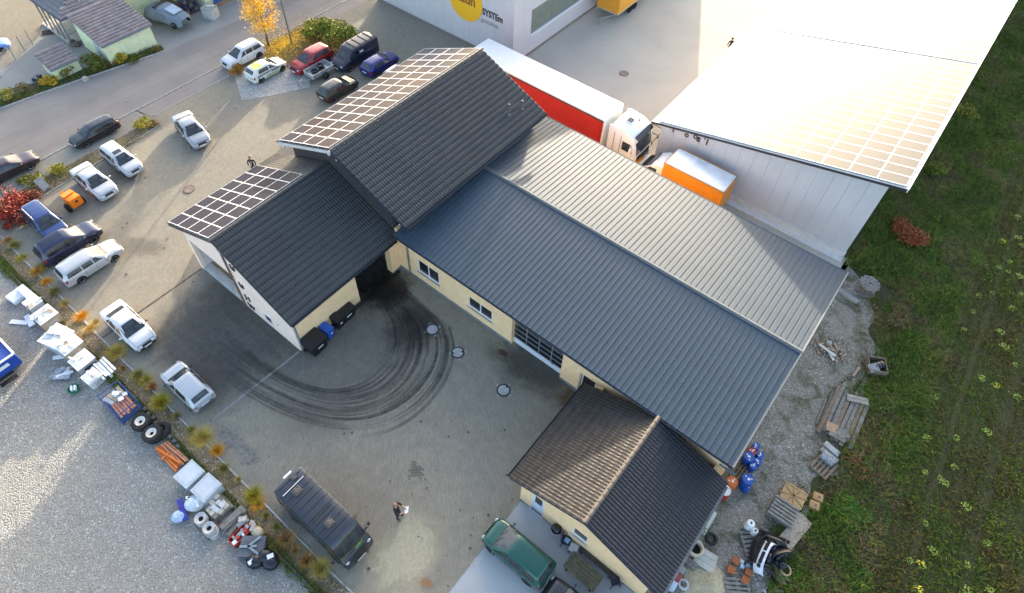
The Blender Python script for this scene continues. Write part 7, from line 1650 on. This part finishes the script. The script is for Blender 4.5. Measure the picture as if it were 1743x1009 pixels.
TUFTS = [(24, 416, 'olive', 1.0, 'green topped'), (36, 437, 'yellow green', .7, 'small, second from the left picture edge'), (62, 460, 'orange', .9, 'between the bed kerb and the navy off-roader'), (72, 453, 'olive', .8, 'under the tail of the navy off-roader'), (78, 478, 'orange', .8, 'behind the tail of the white silver estate'), (92, 495, 'olive', 1.1, 'below the tail of the white silver estate'), (138, 538, 'orange', 1.0, 'brightest orange of all, left of the white saloon'), (152, 560, 'straw', 1.1, 'dry and pale below the bright orange one'), (160, 549, 'straw', .8, 'beside the white saloon'), (128, 575, 'brownish', .9, 'dark, by the foam stacks'), (198, 598, 'yellow', 1.2, 'in front of the nose of the white saloon'), (234, 638, 'olive', 1.0, 'left of the silver white hatchback'), (247, 646, 'yellow green', .8, 'squeezed between an olive and a brownish one'), (258, 657, 'brownish', 1.0, 'beside the front wheel of the silver white hatchback'), (273, 684, 'yellow green', 1.35, 'large, beside the silver white hatchback'), (324, 731, 'olive', .7, 'small, below the tail of the hatchback'), (344, 744, 'yellow', 1.25, 'full, where the paving stain begins'), (369, 766, 'orange', .9, 'beside the dark paving stain'), (379, 797, 'olive', .8, 'next to the lidded bulk boxes'), (431, 843, 'yellow green', 1.2, 'half green half orange, behind the camper van'), (437, 856, 'orange', .8, 'lower neighbour of the half green one'), (452, 877, 'olive', .7, 'small, beside the camper van'), (470, 896, 'olive', .6, 'tiny'), (486, 915, 'brownish', .9, 'beside the rear door of the camper van'), (522, 952, 'brownish', .95, 'beside the front of the camper van'), (546, 966, 'yellow', 1.0, 'nearest the bottom edge beside the camper van nose'), (207, 625, 'brownish', .6, 'small, behind the white strips'), (109, 515, 'straw', .7, 'small, behind the big foam pack'), (12, 408, 'brownish', .8, 'at the left picture edge under the red shrub'), (300, 706, 'olive', .6, ''), (405, 815, 'straw', .6, 'small, left of the half green one'), (502, 935, 'brownish', .5, 'reddish brown')]
for px, py, k, s, extra in TUFTS:
    p = at(px, py, .15); o = inst('grass_tuft', random.choice(TM[k]), None, (p.x, p.y, .01), random.uniform(0, 6)); s *= .8; o.scale = (s, s, s)
    tag(o, ('%s ornamental grass tuft %s' % (k, extra)).strip() if extra else 'small %s grass tuft in the gravel bed' % k, 'grass tuft', 'ornamental grass tufts in the gravel bed')
# scattered dry bits of the bed and the green edge: uncountable
def scatter(name, n, xr, yr, h, w_, lean, mats, wts, z=0., dens=None, curl=.8):
    X = rng.uniform(*xr, n*2); Y = rng.uniform(*yr, n*2)
    if dens is not None:
        kp = rng.uniform(0, 1, len(X)) < dens(X, Y); X, Y = X[kp][:n], Y[kp][:n]
    else: X, Y = X[:n], Y[:n]
    n = len(X); P = np.stack([X, Y, np.full(n, z)], 1)
    pat = .5+.5*np.sin(X*.9+2*np.sin(Y*.6))*np.cos(Y*.8+1.7*np.sin(X*.5))     # height clumps
    hh = rng.uniform(h[0], h[1], n)*(.45+.8*pat)
    a = rng.uniform(0, 2*np.pi, n); ln = np.stack([np.cos(a), np.sin(a)], 1)*(lean*hh*rng.uniform(.3, 1.3, n))[:, None]
    V, F = blades(P, hh, ln, rng.uniform(w_[0], w_[1], n), curl)
    cl = .5+.5*np.sin(X*1.3+Y*.7+1.5*np.sin(Y*1.1))
    cl = np.clip(.5+(cl-.5)*.8+.45*np.sin(X*.55+1.2*np.sin(Y*.31))*np.cos(Y*.37+X*.2), 0, 1)
    r = np.clip(rng.uniform(0, 1, n)*.5+cl*.5, 0, .999)
    mi = np.searchsorted(np.cumsum(wts)/np.sum(wts), r)
    o = inst(name, from_arrays(name, V, F, None, mats, np.repeat(np.clip(mi, 0, len(mats)-1), 2)))
    return tag(o, kind='stuff')
scatter('edge_grass', 16000, (-46, -7), (.42, .92), (.10, .30), (.014, .04), .7, [L_dk, L_grn, L_bro, L_yg], [3, 4, 2, .8], 0, lambda x, y: .35+.65*(np.sin(x*1.7)+np.sin(x*.6) > -.3))
scatter('edge_weeds', 2600, (-46, -9), (.25, .62), (.05, .2), (.012, .03), .8, [L_dk, L_grn, L_bro], [3, 4, 2], 0, lambda x, y: .9*(np.sin(x*.9)+np.sin(x*2.3) > .5))
scatter('bed_litter', 5200, (-46, -8), (.82, 1.62), (.02, .1), (.012, .035), 1.6, [L_str, L_bro, L_yg, L_ora], [5, 4, 1, 1], .012)
scatter('hedge_grass', 5200, (-58.6, -54.2), (5, 21), (.12, .4), (.02, .05), .7, [L_dk, L_grn, L_bro, L_yg], [3, 5, 2, 1], 0, lambda x, y: ((x < -57.3+(y-5)*.19-.1*(y > 12)) & (x > -58.3+(y-5)*.19)).astype(float))
scatter('island_grass', 2400, (-46.6, -45.1), (2, 14.8), (.06, .3), (.015, .035), .9, [L_yg, L_str, L_grn, L_bro, L_yel], [2, 3, 2, 2, 1], .01)
scatter('gravel_weeds', 4200, (1.5, 5.0), (7, 35), (.03, .14), (.015, .035), 1., [L_dk, L_grn, L_bro, L_str], [2, 3, 2, 2], 0, lambda x, y: .9*((np.sin(x*2.1+1)*np.cos(y*1.3)+.35*np.sin(y*3.1+x)) > .35))
def vd(x, y):   # verge: right of the gravel strip, left of the field
    left = np.where(y < 36, 4.9+.4*np.sin(y*.7)+1.05*((y > 19.5) & (y < 26.5))+.9*((y > 9) & (y < 16.6)), 1.05); right = 9.4-(y-15)*.039
    return ((x > left) & (x < right)).astype(float)
scatter('verge_grass', 135000, (1.2, 9.8), (9, 92), (.16, .62), (.014, .04), .9, [L_dk, L_grn, leafmat('grass mid green', (.085, .20, .015)), L_bro, leafmat('dry weeds', (.19, .145, .085)), L_yg], [4.5, 3.4, 2.5, 3, 2.8, .6], -.01, vd)
scatter('verge_grass', 3000, (1.5, 5.2), (5, 13), (.06, .25), (.018, .05), .9, [L_dk, L_grn, L_bro, L_str], [4, 3, 2, 1], 0, lambda x, y: .8*(np.sin(x*2+y)+np.sin(y*1.7) > .2))
scatter('verge_grass', 15000, (2.6, 6.4), (8, 36), (.04, .22), (.018, .045), 1., [L_dk, L_grn, L_bro, L_str], [4, 3, 3, 2], -.01, lambda x, y: np.clip((x-4.0+1.6*np.clip((y-30)/4, 0, 1))/1.2, 0, 1)*(.5+.5*np.sin(x*3+y*1.9)))
def fd(x, y):
    u = x+.039*y; row = .5+.5*np.sin(u*2*np.pi/.5); big = np.abs(((u+.95+.35*np.sin(y*.05)) % 2.3)-1.15)
    return ((u > 10.1)*(.34+.66*row**1.5)*np.where(big < .17, .3, 1))
scatter('field_crop', 230000, (6.2, 24), (9, 92), (.06, .24), (.025, .065), 1.2, [leafmat('crop green', (.075, .13, .008)), leafmat('crop olive', (.10, .105, .010)), leafmat('crop brown', (.10, .065, .018)), leafmat('crop bright', (.07, .12, .015))], [5, 4, 3, .9], 0, fd)
# yellow flowering plants in the field (one thing each)
L_mus = leafmat('mustard leaf', (.15, .23, .03)); L_mus2 = leafmat('mustard bright', (.32, .42, .08)); L_flo = leafmat('mustard flower', (.75, .60, .05))
def plant_mesh(name, n, r, h, sz, mats, wts, flat=.8):
    C = rng.normal(size=(n, 3)); C /= np.linalg.norm(C, axis=1)[:, None]; C *= (rng.uniform(.3, 1, n)**.5)[:, None]; C[:, 2] = np.abs(C[:, 2])
    C *= np.array([r, r, h]); V, F = leaves(C+np.array([0, 0, .02]), rng.uniform(.6, 1.3, n)*sz, flat)
    return from_arrays(name, V, F, None, mats, rng.choice(len(mats), n, p=np.array(wts)/sum(wts)))
MU = [plant_mesh('mustard_plant', 34, .30, .35, .075, [L_mus, L_mus2], [1, 2.4]), plant_mesh('mustard_plant', 30, .24, .3, .075, [L_mus, L_mus2, L_flo], [1, 2, 1.2])]
FP = [(1672, 643, 0), (1695, 655, 1), (1672, 645, 0), (1733, 676, 0), (1594, 676, 0), (1629, 745, 0), (1680, 735, 0), (1577, 746, 0), (1576, 803, 0), (1607, 822, 0), (1626, 795, 0), (1601, 813, 0), (1643, 862, 0), (1574, 890, 0), (1585, 937, 0), (1648, 960, 0), (1567, 961, 1), (1681, 925, 0), (1550, 955, 0), (1563, 1003, 1), (1645, 1004, 0), (1683, 1004, 0), (1468, 994, 1), (1640, 560, 0), (1655, 530, 0), (1668, 503, 0), (1700, 565, 0), (1725, 525, 0), (1716, 462, 0), (1733, 470, 0), (1707, 410, 1), (1735, 370, 0), (1733, 405, 0), (1739, 418, 0), (1690, 498, 0), (1720, 445, 0), (1699, 455, 0), (1738, 500, 0), (1710, 590, 0), (1730, 620, 0)]
for px, py, f in FP:
    p = at(px+random.uniform(-2, 2), py, .1); o = inst('mustard_plant', MU[f], None, (p.x, p.y, 0), random.uniform(0, 6)); s = random.uniform(.55, 1.0); o.scale = (s, s, s)
    tag(o, 'light green self sown plant topped with yellow flowers in the dark green field' if f else 'light yellow green self sown leafy plant standing in the dark green field', 'plant', 'light plants in the field')
# shrubs
def shrub(label, loc, r, h, mats, wts, n=900, sz=.07, name='shrub', stems=5, lobes=6, cat='shrub', group=None):
    t = thing(name, label, cat, loc, random.uniform(0, 6), group); Cs = []
    for k in range(lobes):
        a = rng.uniform(0, 6.28); q = rng.uniform(.1, .65)*r; c = np.array([math.cos(a)*q, math.sin(a)*q, h*rng.uniform(.35, .7)]); rr = np.array([r*.5, r*.5, h*.36])*rng.uniform(.7, 1.15)
        d = rng.normal(size=(n//lobes, 3)); d /= np.linalg.norm(d, axis=1)[:, None]; Cs.append(c+d*rr*(rng.uniform(.2, 1, n//lobes)**.45)[:, None])
    C = np.concatenate(Cs); C[:, 2] = np.maximum(C[:, 2], .04)
    V, F = leaves(C, rng.uniform(.55, 1.35, len(C))*sz, .3)
    inst('foliage', from_arrays('foliage', V, F, None, mats, rng.choice(len(mats), len(C), p=np.array(wts)/sum(wts))), t)
    b = MB()
    for k in range(stems):
        a = 6.28*k/stems; b.cyl((0, 0, 0), (math.cos(a)*r*.5, math.sin(a)*r*.5, h*.6), .02, .008, 5)
    b.build('stem', L_bro, t); return t
L_ol = leafmat('shrub olive', (.16, .16, .025)); L_gn = leafmat('shrub green', (.075, .14, .02)); L_rd = leafmat('shrub red', (.30, .022, .018)); L_rd2 = leafmat('shrub dark red', (.12, .014, .016)); L_rust = leafmat('shrub rust', (.36, .11, .035)); L_gold = leafmat('leaf gold', (.80, .46, .02)); L_gold2 = leafmat('leaf yellow', (.86, .60, .05))
def sh(px, z, *a, **k): p = at(px[0], px[1], z); return shrub(a[0], (p.x, p.y, 0), *a[1:], **k)
sh((585, 66), .5, 'large green shrub behind the red off-roader, left half of the hedge', 1.75, 1.7, [L_gn, L_ol, L_yg], [2, 2, 2.5], n=3400, sz=.10, lobes=9)
sh((535, 52), .7, 'green shrub at the left end of the hedge behind the red off-roader', 1.35, 1.5, [L_gn, L_ol, L_yg], [2, 2, 2.5], n=2200, sz=.10, lobes=7)
sh((560, 48), .7, 'dense green shrub in the middle of the hedge near the lamp post', 1.3, 1.6, [L_gn, L_ol, L_yg], [2, 2, 2], n=2200, sz=.10, lobes=7)
sh((580, 80), .4, 'rust tinted shrub between red off-roader and panel van', 1.1, 1.3, [L_ol, L_rust, L_yg], [2, 2, 1], n=1300, sz=.09)
sh((404, 122), .4, 'orange brown round shrub in front of the white off-roader', .8, 1.0, [L_ora, L_bro, L_ol], [2, 1, 1], n=900, sz=.07)
sh((12, 350), .6, 'glowing red shrub at the left picture edge above the blue estate', 1.7, 1.3, [L_rd, L_rd2, L_rust], [3, 2, 1.4], n=2600, sz=.08, lobes=9)
sh((48, 338), .3, 'dark red low shrub next to the glowing red one', 1.1, .7, [L_rd2, L_rust, L_bro], [3, 1.2, 1.2], n=1300, sz=.07)
sh((26, 376), .3, 'low dark red shrub directly at the rear of the blue estate', .9, .6, [L_rd2, L_rd, L_bro], [2, 2, 1], n=900, sz=.07)
sh((95, 287), .3, 'yellow green shrub on the planted island beside the pale path', .85, .55, [L_yg, L_ol, L_yel], [3, 2, 1], n=800, sz=.07)
sh((60, 305), .2, 'olive shrub on the planted island in front of the plum saloon', .8, .5, [L_ol, L_yg, L_bro], [3, 2, 1], n=700, sz=.07)
sh((40, 305), .2, 'mossy low shrub beneath the bumper of the plum saloon', .6, .4, [L_ol, L_gn, L_bro], [3, 2, 1], n=500, sz=.06)
sh((246, 206), .3, 'yellow shrub at the upper tip of the planted island', .85, .6, [L_yel, L_yg, L_ol], [2, 3, 1], n=800, sz=.07)
sh((262, 210), .1, 'small brown shrub at the very end of the planted island', .5, .3, [L_bro, L_ora, L_ol], [3, 1, 1], n=350, sz=.05)
sh((160, 108), .6, 'dark olive ball shaped bush between the green shed and the green garage', 1.15, 1.4, [L_ol, L_gn, L_bro], [3, 2, 1.2], n=1700, sz=.09, lobes=8)
sh((207, 97), .4, 'yellowish shrub in front of the pale green garage wall', .7, .9, [L_yg, L_yel, L_ol], [2, 1.5, 1], n=700, sz=.08)
sh((112, 122), .4, 'loose yellow green shrub in front of the pale green shed', .9, 1.0, [L_yg, L_ol, L_bro], [2, 2, 1], n=750, sz=.08)
sh((83, 138), .3, 'golden yellow shrub on the grass strip beside the mower like machine', .7, .7, [L_yel, L_ora, L_yg], [3, 1, 1], n=750, sz=.08)
sh((42, 147), .3, 'thin brown shrub on the grass strip', .6, .8, [L_bro, L_ol, L_str], [2, 2, 1], n=450, sz=.07)
sh((10, 164), .3, 'pale yellow green shrub at the left edge of the road verge', .95, .8, [L_yg, L_str, L_ol], [2, 1, 1], n=900, sz=.08)
sh((190, 107), .2, 'rusty low hedge plants at the kerb below the garage wall', .8, .4, [L_rust, L_ol, L_bro], [2, 1, 2], n=600, sz=.07)
sh((225, 98), .2, 'low green hedge plants at the kerb below the garage corner', .9, .4, [L_gn, L_ol, L_rust], [3, 1, .6], n=700, sz=.07)
sh((262, 86), .15, 'last low hedge plant beside the garage driveway', .7, .35, [L_gn, L_rust, L_ol], [2, 1, 1], n=500, sz=.06)
sh((1546, 398), .4, 'rust red leafy shrub standing alone in the green verge', 1.6, 1.1, [L_rust, leafmat('rust dark', (.24, .05, .02)), L_bro], [3, 3, 1], n=3600, sz=.07, lobes=13)
sh((1640, 190), .4, 'yellowish wild shrub on the verge beside the white roof edge', 1.2, 1.0, [L_ol, L_yel, L_gn], [3, 1, 2], n=1200, sz=.07)
sh((1590, 290), .4, 'green wild shrub with yellow leaves beside the white hall roof corner', 1.1, .9, [L_gn, L_ol, L_yg], [3, 2, 1], n=1200, sz=.07)
sh((1535, 545), .3, 'dry brown thicket at the edge of the gravel below the cable reel', 1.2, .8, [L_bro, leafmat('dry thicket', (.13, .10, .06)), L_ol], [3, 3, 1], n=1300, sz=.06)
sh((1500, 680), .25, 'green thicket of nettles beside the plank pile', 1.1, .6, [L_gn, L_dk, L_bro], [3, 2, 1], n=1100, sz=.06)
sh((1455, 790), .2, 'reddish brown weeds beside the channel stones', .9, .5, [L_bro, L_rust, L_dk], [3, 1, 2], n=900, sz=.06)
sh((1450, 870), .2, 'bright green low weeds beside the chipboard sheet', 1.0, .45, [L_gn, leafmat('bright weed', (.07, .17, .02))], [1, 2], n=1000, sz=.06)
# the yellow tree
a = at(457, 77)
t = thing('autumn_tree', 'young autumn tree with glowing yellow leaves and bare twigs beside the road', 'tree', (a.x, a.y, 0))
b = MB(); b.cyl((0, 0, 0), (.05, .05, 1.8), .10, .08, 8); b.cyl((.05, .05, 1.8), (.1, 0, 4.2), .08, .05, 8); b.cyl((.1, 0, 4.2), (.0, .1, 6.2), .05, .015, 8)
for k in range(26):
    z0 = random.uniform(1.7, 5.2); an = random.uniform(0, 6.28); L = random.uniform(.8, 1.7)*(1.15-z0/8); e = Vector((.08+L*math.cos(an), L*math.sin(an), z0+L*.8))
    b.cyl((.08, .02, z0), e, .028, .010, 5)
    for q in range(3): b.cyl(Vector((.08, .02, z0)).lerp(e, .5+.15*q), Vector((.08, .02, z0)).lerp(e, .5+.15*q)+Vector((random.uniform(-.4, .4), random.uniform(-.4, .4), .45)), .010, .004, 4)
b.build('trunk', mat('grey brown bark', (.11, .085, .06), .85, var=.3, vscale=8), t)
Cs = []
for k in range(48):
    z0 = rng.uniform(1.9, 6.6); an = rng.uniform(0, 6.28); q = rng.uniform(.1, 1.25)*(1.1-abs(z0-3.6)/4.2)
    c = np.array([.1+q*math.cos(an), q*math.sin(an), z0]); m = int(120*(1.0 if c[0]-c[1]*.6 > -.3 else .28)); Cs.append(c+rng.normal(size=(m, 3))*np.array([.26, .26, .28]))
C = np.concatenate(Cs); V, F = leaves(C, rng.uniform(.6, 1.3, len(C))*.075, .1)
inst('crown', from_arrays('crown', V, F, None, [L_gold, L_gold2, leafmat('leaf amber', (.60, .28, .02))], rng.choice(3, len(C), p=[.45, .4, .15])), t)
# fallen leaves
n = 3000; q = np.abs(rng.normal(size=n))*2.0; an = rng.uniform(0, 6.28, n); ce = at(495, 72)
C = np.stack([ce.x+q*np.cos(an)*.75-.3, ce.y+q*np.sin(an)*1.25-.4, np.full(n, .04)+rng.uniform(0, .03, n)], 1); V, F = leaves(C, rng.uniform(.04, .085, n), 2.5)
tag(inst('fallen_leaves', from_arrays('fallen_leaves', V, F, None, [L_gold, L_gold2, L_ora], rng.choice(3, n, p=[.5, .35, .15]))), kind='stuff')
n = 700; X = rng.uniform(-56, -32, n); Y = rng.uniform(5, 32, n); C = np.stack([X, Y, np.full(n, .035)], 1); V, F = leaves(C, rng.uniform(.02, .05, n), 3)
tag(inst('fallen_leaves', from_arrays('fallen_leaves', V, F, None, [L_bro, L_ora, L_str], rng.choice(3, n))), kind='stuff')
# loose stones on the crushed stone lot
n = 9000; X = rng.uniform(-46, -6, n); Y = .3-np.abs(rng.normal(size=n))*3.6
tet = np.array([[-.5, -.4, 0], [.5, -.35, 0], [.4, .45, 0], [-.45, .4, 0], [-.25, -.2, .5], [.3, -.15, .45], [.2, .25, .55], [-.2, .2, .42]]); tf = np.array([[0, 1, 5, 4], [1, 2, 6, 5], [2, 3, 7, 6], [3, 0, 4, 7], [4, 5, 6, 7]])
sc_ = rng.uniform(.018, .05, n); ro = rng.uniform(0, 6.28, n); jit = 1+rng.uniform(-.25, .25, (n, 8, 3)); T_ = tet[None]*jit*sc_[:, None, None]
x_, y_ = T_[..., 0]*np.cos(ro)[:, None]-T_[..., 1]*np.sin(ro)[:, None], T_[..., 0]*np.sin(ro)[:, None]+T_[..., 1]*np.cos(ro)[:, None]
V = np.stack([x_+X[:, None], y_+Y[:, None], T_[..., 2]-.02], -1).reshape(-1, 3); F = (tf[None]+8*np.arange(n)[:, None, None]).reshape(-1, 4)
tag(inst('loose_stones', from_arrays('loose_stones', V, F, None, [mat('stone pale', (.46, .46, .45), .85), mat('stone mid', (.30, .30, .295), .85), mat('stone warm', (.38, .35, .30), .85)], np.repeat(rng.integers(0, 3, n), 5))), kind='stuff')
